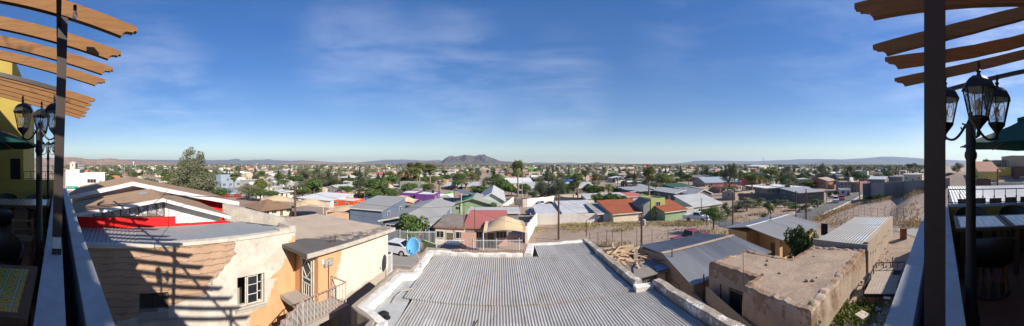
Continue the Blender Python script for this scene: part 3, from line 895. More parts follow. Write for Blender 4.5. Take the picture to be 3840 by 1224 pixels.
part('side_wall', LB().box(sE - 0.35, sE, P0 + 0.42, P0 + 3.6, 5.2, ZR - 0.11).box(-9, sE - 0.35, P0 + 3.3, P0 + 3.6, 5.2, ZR - 0.16), peel, lo)
part('interior', LB().box(-8.9, sE - 0.4, P0 + 2.6, P0 + 2.7, 5.2, ZR - 0.2).box(-8.9, sE - 0.4, P0 + 0.44, P0 + 2.6, 5.2, 5.3), M['concrete'], lo)
part('coping', LB().box(-9.05, sE, P0 - 0.05, P0 + 0.3, ZR - 0.108, ZR + 0.03), mat((0.60, 0.53, 0.44), (0.38, 0.33, 0.28), 2.5, dirt=0.4, bump=0.5, name='lime coping'), lo)
grey_sheet = metal_sheet((0.34, 0.35, 0.355), (0.28, 0.29, 0.295), 0.0, 'grey painted sheet', 0.8, 1, 1)
rm_ = LB(); rm_.corr((-9, P0 + 0.31, ZR - 0.01), (0.9, P0 + 0.31, ZR - 0.01), (0.9, P0 + 3.25, ZR - 0.06), (-9, P0 + 3.25, ZR - 0.06), 0.19, 0.018, 1, 0.05)
part('roof', rm_, grey_sheet, lo, 'grey corrugated roof sheet')
rm_ = LB(); rm_.slab([(0.9, P0 + 0.31, ZR + 0.012), (sE - 0.3, P0 + 0.31, ZR + 0.012), (sE - 0.3, P0 + 3.25, ZR - 0.03), (0.9, P0 + 3.25, ZR - 0.03)], 0.08)
part('roof', rm_, mat((0.26, 0.275, 0.29), (0.22, 0.235, 0.25), 1.5, 0.7, 0.15, 10, dirt=0.1, name='grey coated flat roof'), lo, 'smooth grey coated part of the roof')
# side parapet, stepping down towards us
pw = mat((0.50, 0.44, 0.37), (0.24, 0.21, 0.19), 1.6, bump=0.5, bscale=10, dirt=0.7, name='stained parapet plaster')
pm = LB()
pa, pb_ = (6.25, 15.6), (sE - 0.02, P0 + 1.0)
d_ = Vector((pb_[0] - pa[0], pb_[1] - pa[1])); d_.normalize(); nn = Vector((d_.y, -d_.x)) * 0.13
pts = [(pa[0] - nn.x, pa[1] - nn.y), (pb_[0] - nn.x, pb_[1] - nn.y), (pb_[0] + nn.x, pb_[1] + nn.y), (pa[0] + nn.x, pa[1] + nn.y)]
pm.prism(pts, ZR - 0.1, [ZR + 0.88, ZR + 0.42, ZR + 0.42, ZR + 0.88])
part('parapet', pm, pw, lo, 'tall stained parapet wall crossing the roof')
part('parapet', LB().box(sE - 0.42, sE + 0.002, P0 - 0.052, P0 + 0.9, ZR - 0.1075, ZR + 0.22).box(sE - 0.95, sE - 0.422, P0 - 0.03, P0 + 0.28, ZR + 0.031, ZR + 0.15), pw, lo)
tar = mat((0.045, 0.048, 0.055), (0.09, 0.085, 0.08), 2.5, 0.8, 0.4, 12, dirt=0.1, name='tar patches')
tm = LB(); tp = []
for k in range(12):
    u = k / 11; c = Vector((pa[0] - nn.x * 1.0 + (pb_[0] - pa[0]) * u, pa[1] + (pb_[1] - pa[1]) * u))
    w_ = 0.25 + 0.35 * u + 0.12 * sin(k * 2.3)
    tp.append((c, w_))
for (c, w_), (c2, w2_) in zip(tp[:-1], tp[1:]):
    if c2.y < P0 + 1.0 or c.y > P0 + 3.3: continue
    zc = lambda y: ZR + 0.018 - (y - P0 - 0.31) / 2.94 * 0.042
    tm.slab([(c.x - w_, c.y, zc(c.y)), (c2.x - w2_, c2.y, zc(c2.y)), (c2.x - 0.14, c2.y, zc(c2.y)), (c.x - 0.14, c.y, zc(c.y))], 0.004)
part('tar_patch', tm, tar, lo)
# windows: a dark shuttered one and a broken white casement
def frame(mb, x0, x1, z0, z1, y0, y1, t, mi=0):
    mb.box(x0, x0 + t, y0, y1, z0, z1, mi); mb.box(x1 - t, x1, y0, y1, z0, z1, mi)
    mb.box(x0 + t, x1 - t, y0, y1, z1 - t, z1, mi); mb.box(x0 + t, x1 - t, y0, y1, z0, z0 + t, mi)
old_wood = mat((0.16, 0.12, 0.09), (0.10, 0.075, 0.055), 4, 0.85, 0.3, 30, name='grey old wood')
wpaint = mat((0.62, 0.58, 0.52), (0.40, 0.34, 0.28), 5, 0.7, 0.2, 30, dirt=0.4, name='flaking white window paint')
wd = LB(); frame(wd, w1[0] + .002, w1[1] - .002, w1[2] + .002, w1[3] - .002, P0 + 0.24, P0 + 0.3, 0.05)
wa = part('window', wd, old_wood, lo, 'small dark shuttered window in the bare adobe')
mw = (w1[0] + w1[1]) / 2
part('shutter', LB().box(w1[0] + 0.055, mw - 0.01, P0 + 0.26, P0 + 0.28, w1[2] + 0.055, w1[3] - 0.055).box(mw + 0.01, w1[1] - 0.055, P0 + 0.26, P0 + 0.28, w1[2] + 0.055, w1[3] - 0.055), mat((0.055, 0.045, 0.038), (0.035, 0.03, 0.026), 4, 0.8, name='dark shutter board'), wa)
part('sill', LB().box(w1[0] - 0.05, w1[1] + 0.35, P0 - 0.08, P0 - 0.002, w1[2] - 0.36, w1[2] - 0.30).box(w1[0], w1[1], P0 - 0.02, P0 + 0.2, w1[2] - 0.29, w1[2] - 0.02), M['concrete'], wa)
wd = LB(); frame(wd, w2[0] + .002, w2[1] - .002, w2[2] + .002, w2[3] - .002, P0 + 0.16, P0 + 0.22, 0.05)
wm2 = w2[0] + (w2[1] - w2[0]) * 0.36
wd.box(wm2 - 0.03, wm2 + 0.03, P0 + 0.16, P0 + 0.22, w2[2] + 0.052, w2[3] - 0.052)
wb = part('window', wd, wpaint, lo, 'white timber window with one dark open side')
sa = LB(); a0, a1 = wm2 + 0.035, w2[1] - 0.30; H_ = w2[3] - w2[2]
frame(sa, a0, a1, w2[2] + 0.06, w2[3] - 0.06, P0 + 0.10, P0 + 0.14, 0.045)
for k in (1, 2): sa.box(a0 + 0.046, a1 - 0.046, P0 + 0.10, P0 + 0.14, w2[2] + 0.06 + H_ * 0.31 * k - 0.015, w2[2] + 0.06 + H_ * 0.31 * k + 0.015)
sb_ = part('sash', sa, wpaint, wb)
part('pane', LB().box(a0 + 0.05, a1 - 0.05, P0 + 0.115, P0 + 0.12, w2[2] + 0.11, w2[3] - 0.11), M['glass'], sb_)
sa = LB(); b0, b1 = w2[1] - 0.27, w2[1] - 0.055
for k in range(4): sa.box(b0 + 0.0, b1, P0 + 0.23, P0 + 0.25, w2[2] + 0.055 + k * (H_ - 0.13) / 3 - 0.0, w2[2] + 0.085 + k * (H_ - 0.13) / 3)
sa.box(b0 - 0.03, b0, P0 + 0.23, P0 + 0.25, w2[2] + 0.055, w2[3] - 0.055)
part('sash', sa, wpaint, wb)
part('sill', LB().box(w2[0] - 0.12, w2[1] + 0.1, P0 - 0.16, P0 - 0.002, w2[2] - 0.09, w2[2] - 0.02).box(w2[0] + .003, w2[1] - .003, P0 + .002, P0 + 0.15, w2[2] + 0.001, w2[2] + 0.02), mat((0.45, 0.40, 0.34), (0.33, 0.29, 0.25), 2, name='grey sill'), wb)

# --- tan flat-roofed house joined to it, with the screen door and balcony
ZT = EYE - 3.85
peel2 = peeled([(0, 880), (1, 900), (2, 1224)], [(1112, 700)], 'x') if False else None
def peel_long():
    N = NT('cream wall with old orange paint'); s = s_of(N); z = N.xyz()[2]
    pl = N.mix(N.rng(N.noise(0.8, 5, 0.6), 0.35, 0.7), (0.66, 0.575, 0.465), (0.58, 0.50, 0.41))
    pl = N.mix(N.rng(N.noise(2.4, 7, 0.8), 0.73, 0.76, 0, 0.6), pl, (0.42, 0.37, 0.31))
    op = N.mix(N.noise(1.4, 5, 0.6, N.map((2, 2, 0.5))), (0.62, 0.35, 0.18), (0.50, 0.27, 0.14))
    sc_ = N.rng(N.noise(6, 7, 0.8, N.map((1.4, 1.4, 0.6))), 0.58, 0.66, 0, 0.8)
    op = N.mix(sc_, op, (0.66, 0.53, 0.40))
    nz = N.math('MULTIPLY', N.math('SUBTRACT', N.noise(1.3, 8, 0.8), 0.5), 2.2)
    f = N.math('ADD', N.math('ADD', N.math('SUBTRACT', s, N.rng(z, 7.2, 10.2, 8.9, 9.9)), nz), 0.0)
    col = N.mix(N.rng(f, -0.04, 0.04), op, pl)
    gb = N.math('ADD', N.math('SUBTRACT', z, N.rng(s, 8.2, 14, 7.35, 7.8)), N.math('MULTIPLY', N.math('SUBTRACT', N.noise(1.5, 6, 0.8), 0.5), 0.7))
    col = N.mix(N.rng(gb, -0.02, 0.02), (0.40, 0.34, 0.27), col)
    return N.out(col, 0.95, 0, 0.1, N.bump(N.noise(6, 5, 0.7), 0.35, 0.02))
plong = peel_long()
to = thing('flat_roof_house', 'cream and orange house with a tan flat roof and a screen door', 'house', LM @ Vector((11, 12.5, 5.6)))
dp0, dp1 = ls(sE + 0.02, 1189), ls(sE + 0.02, 1126)
dz0, dz1 = EYE - 5.65 * T + 0.0, None
FLB = 7.78
dy0, dy1 = 9.78, 10.72
wm_ = LB()
# door wall at s = sE.. : a wall in the (p, z) plane with a doorway
wm_.box(sE + 0.02, sE + 0.3, 9.5, dy0, 5.2, ZT - 0.17); wm_.box(sE + 0.02, sE + 0.3, dy1, 11.6, 5.2, ZT - 0.17)
wm_.box(sE + 0.02, sE + 0.3, dy0, dy1, 5.2, FLB); wm_.box(sE + 0.02, sE + 0.3, dy0, dy1, FLB + 2.2, ZT - 0.17)
wm_.box(sE + 0.301, 13.7, 9.5, 9.85, 4.6, ZT - 0.17)
wm_.box(13.4, 13.7, 9.851, 16.2, 4.6, ZT - 0.17); wm_.box(sE + 0.3, 13.399, 15.9, 16.2, 4.6, ZT - 0.17)
part('wall', wm_, plong, to)
def tar_roof():
    N = NT('tan roof coat with tar'); s = s_of(N)
    d = N.new('VectorMath', operation='DOT_PRODUCT'); N.put(d.inputs[0], N.pos); d.inputs[1].default_value = NV
    p = d.outputs['Value']
    col = N.mix(N.rng(N.noise(0.7, 6, 0.7), 0.35, 0.7), (0.50, 0.39, 0.29), (0.40, 0.315, 0.24))
    f = N.math('ADD', N.math('SUBTRACT', p, N.rng(s, 7.5, 14, 11.6, 10.0)), N.math('MULTIPLY', N.math('SUBTRACT', N.noise(0.9, 7, 0.75), 0.5), 3.4))
    a = N.rng(f, -0.1, 0.1, 1, 0)
    g = N.math('ADD', N.math('SUBTRACT', s, N.rng(p, 9.3, 12.5, 10.9, 7.9)), N.math('MULTIPLY', N.math('SUBTRACT', N.noise(0.8, 7, 0.75), 0.5), 3.0))
    b = N.rng(g, -0.1, 0.1, 1, 0)
    edge = N.rng(N.noise(2.3, 8, 0.8), 0.45, 0.53)
    msk = N.math('MAXIMUM', b, N.math('MULTIPLY', a, edge))
    col = N.mix(N.math('MULTIPLY', msk, 0.9), col, N.mix(N.noise(1.6, 6, 0.7), (0.045, 0.046, 0.05), (0.12, 0.115, 0.11)))
    return N.out(col, 0.9, 0, 0.15, N.bump(N.noise(4, 6, 0.8), 0.5, 0.03))
part('roof', LB().box(7.45 + 0.82, 14.0, 9.28, 16.4, ZT - 0.168, ZT - 0.002).box(7.45, 8.268, 9.28, 11.18, ZT - 0.166, ZT - 0.004), tar_roof(), to)
part('roof_edge', LB().box(7.42, 14.04, 9.2, 9.278, ZT - 0.17, ZT + 0.02).box(14.002, 14.06, 9.28, 16.4, ZT - 0.17, ZT + 0.02), mat((0.48, 0.42, 0.35), (0.28, 0.25, 0.22), 3, dirt=0.5, bump=0.5, name='cracked roof edge'), to)
part('roof_pipe', LB().box(9.4, 9.43, 9.9, 9.93, ZT, ZT + 0.28).box(9.65, 9.68, 9.8, 9.83, ZT, ZT + 0.3).box(9.43, 9.65, 9.86, 9.88, ZT + 0.1, ZT + 0.12), M['rust'], to)
dm = LB(); X0, X1 = sE - 0.03, sE + 0.04
for (a, b, c, d) in ((dy0, dy0 + 0.06, FLB, FLB + 2.2), (dy1 - 0.06, dy1, FLB, FLB + 2.2)): dm.box(X0, X1, a, b, c, d)
dm.box(X0, X1, dy0 + 0.06, dy1 - 0.06, FLB + 1.82, FLB + 1.88); dm.box(X0, X1, dy0 + 0.06, dy1 - 0.06, FLB + 2.14, FLB + 2.2)
for k in (1, 2): dm.box(X0, X1, dy0 + 0.06 + k * 0.27, dy0 + 0.09 + k * 0.27, FLB + 1.881, FLB + 2.139)
door = part('door', dm, wpaint, to, 'white screen door with diamond lattice under a transom')
sc2 = LB(); xa, xb = sE - 0.08, sE - 0.045; ya, yb = dy0 + 0.08, dy1 - 0.14
for (a, b, c, d) in ((ya, ya + 0.06, FLB + 0.02, FLB + 1.8), (yb - 0.06, yb, FLB + 0.02, FLB + 1.8), (ya + .06, yb - .06, FLB + 1.73, FLB + 1.8), (ya + .06, yb - .06, FLB + 0.02, FLB + 0.09), (ya + .06, yb - .06, FLB + 0.84, FLB + 0.9), (ya + .06, yb - .06, FLB + 0.6, FLB + 0.66)): sc2.box(xa, xb, a, b, c, d)
ym = (ya + yb) / 2; zm_ = FLB + 1.32
for p, q in (((ym, FLB + 1.73), (ya + 0.06, zm_)), ((ya + 0.06, zm_), (ym, FLB + 0.9)), ((ym, FLB + 0.9), (yb - 0.06, zm_)), ((yb - 0.06, zm_), (ym, FLB + 1.73))):
    sc2.bar(((xa + xb) / 2, p[0], p[1]), ((xa + xb) / 2, q[0], q[1]), 0.03, 0.03, up=(1, 0, 0))
for k in range(1, 4): sc2.box(xa, xb, ya + .06 + k * .16 - .012, ya + .06 + k * .16 + .012, FLB + .09, FLB + .6)
part('screen_door', sc2, wpaint, door)
part('mesh_panel', LB().box(sE - 0.04, sE - 0.035, ya, yb, FLB + 0.02, FLB + 1.8).box(sE + 0.0405, sE + 0.045, dy0, dy1, FLB, FLB + 2.2), mat((0.05, 0.055, 0.06), (0.09, 0.09, 0.09), 3, 0.6, dirt=0, name='dark door screen'), door)
part('meter_box', LB().box(sE + 0.34, sE + 0.9, 9.38, 9.496, ZT - 0.85, ZT - 0.55).box(sE + 0.5, sE + 0.75, 9.3, 9.378, ZT - 0.78, ZT - 0.62), mat((0.36, 0.33, 0.30), (0.3, 0.16, 0.1), 4, name='rusty meter box'), to)
part('electric_meter', LB().box(sE + 0.17, sE + 0.31, 9.41, 9.496, ZT - 0.7, ZT - 0.52), M['white_paint'], to)
part('conduit', LB().box(sE + 0.62, sE + 0.65, 9.46, 9.496, FLB, ZT - 0.86), M['rust'], to)
# balcony and stair
bal = thing('balcony', 'concrete balcony slab and stair with a rusty white railing below the screen door', 'balcony', LM @ Vector((8, 9.5, 5.6)))
part('slab', LB().box(6.6, sE - 0.002, 8.42, 9.62, FLB - 0.2, FLB - 0.003).box(7.35, sE - 0.002, 9.621, 11.15, FLB - 0.2, FLB - 0.004).box(sE, 9.1, 8.42, 9.48, FLB - 0.2, FLB - 0.003), M['concrete'], bal)
stp = LB()
for k in range(12):
    stp.box(6.598 - (k + 1) * 0.3, 6.598 - k * 0.3, 8.45, 9.6, 5.2, FLB - (k + 1) * 0.19)
part('stair', stp, M['concrete'], bal)
part('support', LB().box(8.6, 8.9, 8.6, 9.0, 5.2, FLB - 0.202), M['concrete'], bal); part('support', LB().box(6.7, 6.95, 8.6, 8.9, 5.2, FLB - 0.202), M['concrete'], bal)
rail_w = mat((0.58, 0.54, 0.50), (0.28, 0.14, 0.10), 7, 0.6, 0.2, 50, dirt=0.3, name='rusting white railing paint')
rust_r = mat((0.34, 0.17, 0.13), (0.5, 0.42, 0.38), 9, 0.7, dirt=0.2, name='reddish rail')
def lrail(a, b, n, zt=0.98):
    a = Vector(a); b = Vector(b)
    rl = LB(); rl.bar(a + Vector((0, 0, zt)), b + Vector((0, 0, zt)), 0.045, 0.035); part('bottom_rail', LB().bar(a + Vector((0, 0, 0.06)), b + Vector((0, 0, 0.06)), 0.03, 0.02), rust_r, bal)
    part('handrail', rl, rust_r, bal)
    for k in range(n + 1):
        p = a + (b - a) * (k / n)
        part('baluster', LB().bar(p + Vector((0, 0, 0.0)), p + Vector((0, 0, zt - 0.02)), 0.022, 0.022, up=(0, 1, 0)), rail_w, bal)
lrail((6.65, 8.5, FLB), (9.0, 8.5, FLB), 13)
lrail((9.03, 8.5, FLB), (9.03, 9.44, FLB), 5)
lrail((6.6, 8.5, FLB), (3.9, 8.5, FLB - 1.75), 11)

# --- red and white house with low brown gables
shing = NT('brown roof shingles')
bk = shing.new('TexBrick'); bk.inputs['Scale'].default_value = 2.2; bk.inputs['Mortar Size'].default_value = 0.012
bk.inputs['Brick Width'].default_value = 0.7; bk.inputs['Row Height'].default_value = 0.32
shing.put(bk.inputs['Vector'], shing.map((1, 1, 0), (0, 0, radians(12))))
bk.inputs['Color1'].default_value = (0.36, 0.235, 0.15, 1); bk.inputs['Color2'].default_value = (0.30, 0.19, 0.125, 1); bk.inputs['Mortar'].default_value = (0.21, 0.135, 0.09, 1)
c_ = shing.mix(shing.rng(shing.noise(0.5, 6, 0.7), 0.4, 0.7, 0, 0.5), bk.outputs['Color'], (0.40, 0.28, 0.19))
shing.out(c_, 0.95, 0, 0.1, shing.bump(shing.noise(20, 4, 0.7), 0.4, 0.02, shing.bump(bk.outputs['Fac'], -0.4, 0.02)))
shing = shing.m
def redwall(name, zlev, jump):
    N = NT(name); s = s_of(N); z = N.xyz()[2]
    wv = N.math('MULTIPLY', N.math('SUBTRACT', N.noise(3, 4, 0.7), 0.5), 0.08)
    lev = zlev(N, s)
    m_ = N.rng(N.math('ADD', N.math('SUBTRACT', z, lev), wv), -0.01, 0.01)
    w_ = N.mix(N.rng(N.noise(0.8, 4, 0.6), 0.35, 0.7), (0.72, 0.68, 0.63), (0.62, 0.57, 0.53))
    rd = N.mix(N.rng(N.noise(1.2, 4, 0.6), 0.35, 0.7), (0.66, 0.018, 0.018), (0.56, 0.02, 0.02))
    return N.out(N.mix(m_, rd, w_), 0.85, 0, 0.2)
sj = lw(658, 830, 14.5)[0]
z_step = lw(640, 812, 14.5)[1]; z_low0 = lw(665, 838, 14.5)[1]; z_low1 = lw(865, 826, 14.5)[1]
def lev_front(N, s):
    return N.math('ADD', N.math('MULTIPLY', N.rng(s, sj - 0.01, sj + 0.01, 1, 0), z_step), N.math('MULTIPLY', N.rng(s, sj - 0.01, sj + 0.01, 0, 1), N.rng(s, sj, 6, z_low0, z_low1)))
rw1 = redwall('white wall above a red band', lev_front, 0)
rw2 = redwall('rear white wall above red', lambda N, s: N.math('ADD', N.rng(s, 5.35, 5.40, 0.0, 0.28 + 0.0), 11.02), 0)
rh = thing('gabled_house', 'white and red house with low brown shingle gables and a strip of foil backed windows', 'house', LM @ Vector((2, 19, 5.6)))
PF = 14.5
apx = (2.3, 12.28); le = (-2.75, 11.42); re = (5.95, 11.2)
def gable_z(s, ap, l, r, off=0.0):
    if s < ap[0]: return l[1] + (ap[1] - l[1]) * (s - l[0]) / (ap[0] - l[0]) - off
    return r[1] + (ap[1] - r[1]) * (r[0] - s) / (r[0] - ap[0]) - off
gw = LB()
wl_, wr_ = -2.2, 5.6
prof = [(wl_, 5.2), (wr_, 5.2), (wr_, gable_z(wr_, apx, le, re, 0.2)), (apx[0], apx[1] - 0.2), (wl_, gable_z(wl_, apx, le, re, 0.2))]
def gprism(mb, prof, y0, y1, mi=0):
    n = len(prof)
    vs = [(s_, y0, z_) for s_, z_ in prof] + [(s_, y1, z_) for s_, z_ in prof]
    mb.add(vs, [tuple(range(n)), tuple(range(2 * n - 1, n - 1, -1))] + [(i, n + i, n + (i + 1) % n, (i + 1) % n) for i in range(n)], mi)
gprism(gw, prof, PF, 19.3)
part('wall', gw, rw1, rh)
def groof(ap, l, r, y0, y1, t=0.12):
    m_ = LB()
    m_.slab([(l[0], y0, l[1]), (ap[0], y0, ap[1]), (ap[0], y1, ap[1]), (l[0], y1, l[1])], t)
    m_.slab([(ap[0] + 0.001, y0, ap[1]), (r[0], y0, r[1]), (r[0], y1, r[1]), (ap[0] + 0.001, y1, ap[1])], t)
    return m_
ro = part('roof', groof(apx, le, re, 13.92, 19.6), shing, rh)
def fascia(ap, l, r, y0, y1, h=0.22, dz=0.03):
    m_ = LB()
    for a, b in ((l, ap), (ap, r)):
        vs = [(a[0], y0, a[1] - dz), (b[0], y0, b[1] - dz), (b[0], y0, b[1] - h), (a[0], y0, a[1] - h)]
        vs += [(x, y1, z) for x, _, z in vs]
        m_.add(vs, [(3, 2, 1, 0), (4, 5, 6, 7), (0, 1, 5, 4), (1, 2, 6, 5), (2, 3, 7, 6), (3, 0, 4, 7)])
    return m_
part('fascia', fascia(apx, le, re, 13.86, 13.918, 0.19), M['white_paint'], ro)
# strip window
foil = NT('crinkled foil behind glass'); fz = foil.noise(3.5, 5, 0.8, None, 1.0)
foil.out(foil.mix(foil.rng(fz, 0.45, 0.62), (0.20, 0.17, 0.17), (0.55, 0.52, 0.53)), 0.25, 0.4, 0.6, foil.bump(fz, 0.8, 0.06)); foil = foil.m
bf = mat((0.10, 0.055, 0.04), (0.07, 0.04, 0.03), 3, 0.6, name='brown window frame')
ws0, ws1 = lw(318, 820, PF)[0], lw(617, 810, PF)[0]; zb_ = z_step + 0.02
wn_ = 9
frm = LB()
wf = None
for k in range(wn_):
    a = ws0 + (ws1 - ws0) * k / wn_; b = ws0 + (ws1 - ws0) * (k + 1) / wn_
    za, zb2 = gable_z(a, apx, le, re, 0.28), gable_z(b, apx, le, re, 0.28)
    if za - zb_ < 0.08: continue
    fm = LB()
    fm.box(a, a + 0.05, PF - 0.05, PF - 0.002, zb_, za)
    fm.box(a + 0.05, b, PF - 0.05, PF - 0.002, zb_, zb_ + 0.04)
    if k == wn_ - 1: fm.box(b - 0.05, b, PF - 0.05, PF - 0.002, zb_ + 0.04, zb2)
    wq = part('window', fm, bf, rh)
    pn = LB(); pn.add([(a + 0.05, PF - 0.02, zb_ + 0.04), (b, PF - 0.02, zb_ + 0.04), (b, PF - 0.02, zb2), (a + 0.05, PF - 0.02, za), (a + 0.05, PF - 0.01, zb_ + 0.04), (b, PF - 0.01, zb_ + 0.04), (b, PF - 0.01, zb2), (a + 0.05, PF - 0.01, za)], [(0, 1, 2, 3), (7, 6, 5, 4), (0, 4, 5, 1), (1, 5, 6, 2), (2, 6, 7, 3), (3, 7, 4, 0)])
    part('pane', pn, foil, wq)
# rear wing
apx2 = (1.1, 12.78); le2 = (-3.6, 11.75); re2 = (8.9, 11.15)
gw = LB(); gprism(gw, [(-3.2, 5.2), (8.4, 5.2), (8.4, gable_z(8.4, apx2, le2, re2, 0.2)), (apx2[0], apx2[1] - 0.2), (-3.2, gable_z(-3.2, apx2, le2, re2, 0.2))], 20.0, 27)
part('wall', gw, rw2, rh)
ro2 = part('roof', groof(apx2, le2, re2, 19.2, 27.6), shing, rh)
part('fascia', fascia(apx2, le2, re2, 19.12, 19.198, 0.3), M['white_paint'], ro2)
part('roof_patch', LB().slab([(1.1 + .3, 17.0, gable_z(1.4, apx, le, re, -0.01)), (1.9, 17.0, gable_z(1.9, apx, le, re, -0.01)), (1.9, 17.9, gable_z(1.9, apx, le, re, -0.01)), (1.4, 17.9, gable_z(1.4, apx, le, re, -0.01))], 0.006), grey_sheet, ro)
# pigeons on the front roof slope
pgm = mat((0.03, 0.032, 0.038), (0.05, 0.05, 0.055), 9, 0.7, dirt=0, name='pigeon grey')
def pigeon(x, y, rot, label):
    s_, p_ = None, None
    a = az(x) - AN
    # meet the left roof plane
    d = 14.0
    while d < 21:
        P = Vector((d * sin(a), d * cos(a)))
        if EYE - (y - HY) / F * d <= gable_z(P.x, apx, le, re): break
        d += 0.03
    w = LM @ Vector((P.x, P.y, gable_z(P.x, apx, le, re)))
    t = thing('pigeon', label, 'bird', w, 0, 'pigeons on the brown roof')
    m_ = MB(); m_.smooth = True; m_.M = Matrix.Translation(w) @ Matrix.Rotation(rot, 4, 'Z')
    m_.tube([(-0.19, 0, 0.07), (-0.12, 0, 0.085), (-0.05, 0, 0.11), (0.03, 0, 0.13), (0.08, 0, 0.165), (0.1, 0, 0.20), (0.115, 0, 0.225), (0.14, 0, 0.22), (0.165, 0, 0.212)], [0.012, 0.03, 0.058, 0.06, 0.042, 0.026, 0.027, 0.018, 0.003], 10)
    part('body', m_, pgm, t)
    l_ = MB(); l_.M = m_.M
    for sy in (-0.02, 0.02): l_.tube([(0.01, sy, 0.08), (0.015, sy, 0.0), (0.05, sy, 0.004)], 0.005, 5)
    part('legs', l_, mat((0.3, 0.08, 0.07), None, dirt=0, name='pigeon leg'), t)
pigeon(370, 775, 0.4, 'left of two dark pigeons on the shaded brown roof')
pigeon(381, 768, 1.2, 'right of two dark pigeons on the shaded brown roof')

# --- corrugated roof house in the middle, with its white and concrete parapets
zc = EYE - 5.0
def parapet_mat(white, name, scale=1.4):
    N = NT(name)
    w = N.mix(N.rng(N.noise(3, 5, 0.7), 0.4, 0.7), (0.70, 0.67, 0.62), (0.55, 0.51, 0.45))
    c = N.mix(N.rng(N.noise(2, 6, 0.8), 0.4, 0.65), (0.37, 0.31, 0.25), (0.25, 0.21, 0.175))
    c = N.mix(N.rng(N.noise(5, 5, 0.8), 0.63, 0.69), c, (0.11, 0.095, 0.085))
    f = N.rng(N.noise(scale, 8, 0.8), 0.5 + white - 0.02, 0.5 + white + 0.02, 1, 0)
    return N.out(N.mix(f, c, w), 0.92, 0, 0.15, N.bump(N.noise(6, 6, 0.8), 0.6, 0.04))
lime = parapet_mat(0.13, 'whitewashed parapet'); limed = parapet_mat(-0.06, 'half whitewashed concrete'); stone_c = parapet_mat(-0.4, 'rough concrete parapet top')
ch = thing('corrugated_roof_house', 'house right below the terrace with a large grey corrugated roof inside whitewashed parapets', 'house', (0.5, 10, 5.4))
outer = [(-5.6, 3.0), (-4.2, 3.0), (-4.0, 8.15), (-4.85, 8.5), (-4.7, 12.05), (-4.05, 12.35), (-4.25, 16.25), (1.75, 16.0), (1.75, 17.95), (5.9, 17.95), (5.95, 10.45), (6.75, 10.35), (6.75, 3.0)]
outer = outer[1:]
wcc = mat((0.42, 0.34, 0.26), (0.33, 0.26, 0.20), 1.0, name='tan rendered wall')
cpoly = [(-3.95, 3.0), (-3.85, 8.3), (-4.7, 8.6), (-4.55, 11.9), (-3.95, 12.2), (-4.15, 16.1), (1.9, 15.9), (1.9, 17.8), (5.75, 17.8), (5.8, 10.3), (6.6, 10.2), (6.6, 3.0)]
part('wall', MB().prism(list(reversed(cpoly)), 4.4, zc - 0.5), wcc, ch)
def wallpath(mb, pts, w, z0, z1, jit=0.0, seed=1, sub=0.5):
    rr = random.Random(seed)
    # subdivide
    P = [Vector(p).to_2d() for p in pts]; Q = []
    for a, b in zip(P[:-1], P[1:]):
        n = max(1, int((b - a).length / sub))
        for k in range(n): Q.append(a + (b - a) * k / n)
    Q.append(P[-1])
    rows = []
    for i, q in enumerate(Q):
        d = (Q[min(i + 1, len(Q) - 1)] - Q[max(i - 1, 0)]).normalized(); n_ = Vector((d.y, -d.x))
        a = q + n_ * (w / 2 + rr.uniform(-jit, jit)); b = q - n_ * (w / 2 + rr.uniform(-jit, jit))
        zz = z1 + rr.uniform(-jit, jit)
        rows.append([(a.x, a.y, z0), (a.x, a.y, zz - 0.025), (a.x * .92 + b.x * .08, a.y * .92 + b.y * .08, zz), (a.x * .08 + b.x * .92, a.y * .08 + b.y * .92, zz + rr.uniform(-jit, jit) * 0.6), (b.x, b.y, zz - 0.03), (b.x, b.y, z0)])
    vs = [p for r_ in rows for p in r_]; fs = []
    for i in range(len(rows) - 1):
        for j in range(5):
            a = i * 6 + j; fs.append((a, a + 6, a + 7, a + 1))
    fs.append((5, 4, 3, 2, 1, 0)); n = len(vs) - 6; fs.append(tuple(n + k for k in range(6)))
    mb.add(vs, fs)
m_ = MB(); m_.smooth = False
wallpath(m_, [(-3.55, 3.0), (-3.6, 8.2), (-4.62, 8.72), (-4.45, 12.15), (-3.85, 12.35), (-3.95, 15.9), (1.3, 15.75)], 0.34, zc - 0.55, zc - 0.04, 0.03, 3, 0.3)
part('parapet', m_, lime, ch, 'thick whitewashed parapet on the left and back edges')
m_ = MB(); wallpath(m_, [(-3.84, 3.0), (-3.88, 8.0), (-4.86, 8.55), (-4.72, 12.36), (-4.1, 12.6), (-4.2, 16.02), (1.35, 15.98)], 0.2, zc - 0.6, zc + 0.03, 0.025, 13, 0.3)
part('parapet_cap', m_, parapet_mat(-0.12, 'tan parapet cap'), ch)
m_ = MB(); wallpath(m_, [(1.6, 15.7), (1.95, 17.55), (5.3, 17.6)], 0.4, zc - 0.55, zc - 0.05, 0.03, 5)
part('parapet', m_, lime, ch)
m_ = MB(); wallpath(m_, [(5.6, 17.75), (5.66, 10.55)], 0.36, zc - 0.55, zc + 0.02, 0.03, 7)
part('parapet', m_, limed, ch, 'rough concrete parapet with peeling whitewash on the right edge')
m_ = MB(); wallpath(m_, [(6.42, 10.3), (6.45, 6.9), (6.45, 3.0)], 0.4, zc - 0.55, zc + 0.03, 0.03, 9)
part('parapet', m_, limed, ch, 'nearer length of rough concrete parapet on the right edge')
m_ = MB(); wallpath(m_, [(5.4, 10.36), (6.2, 10.3)], 0.36, zc - 0.55, zc - 0.12, 0.04, 11)
part('parapet', m_, lime, ch)
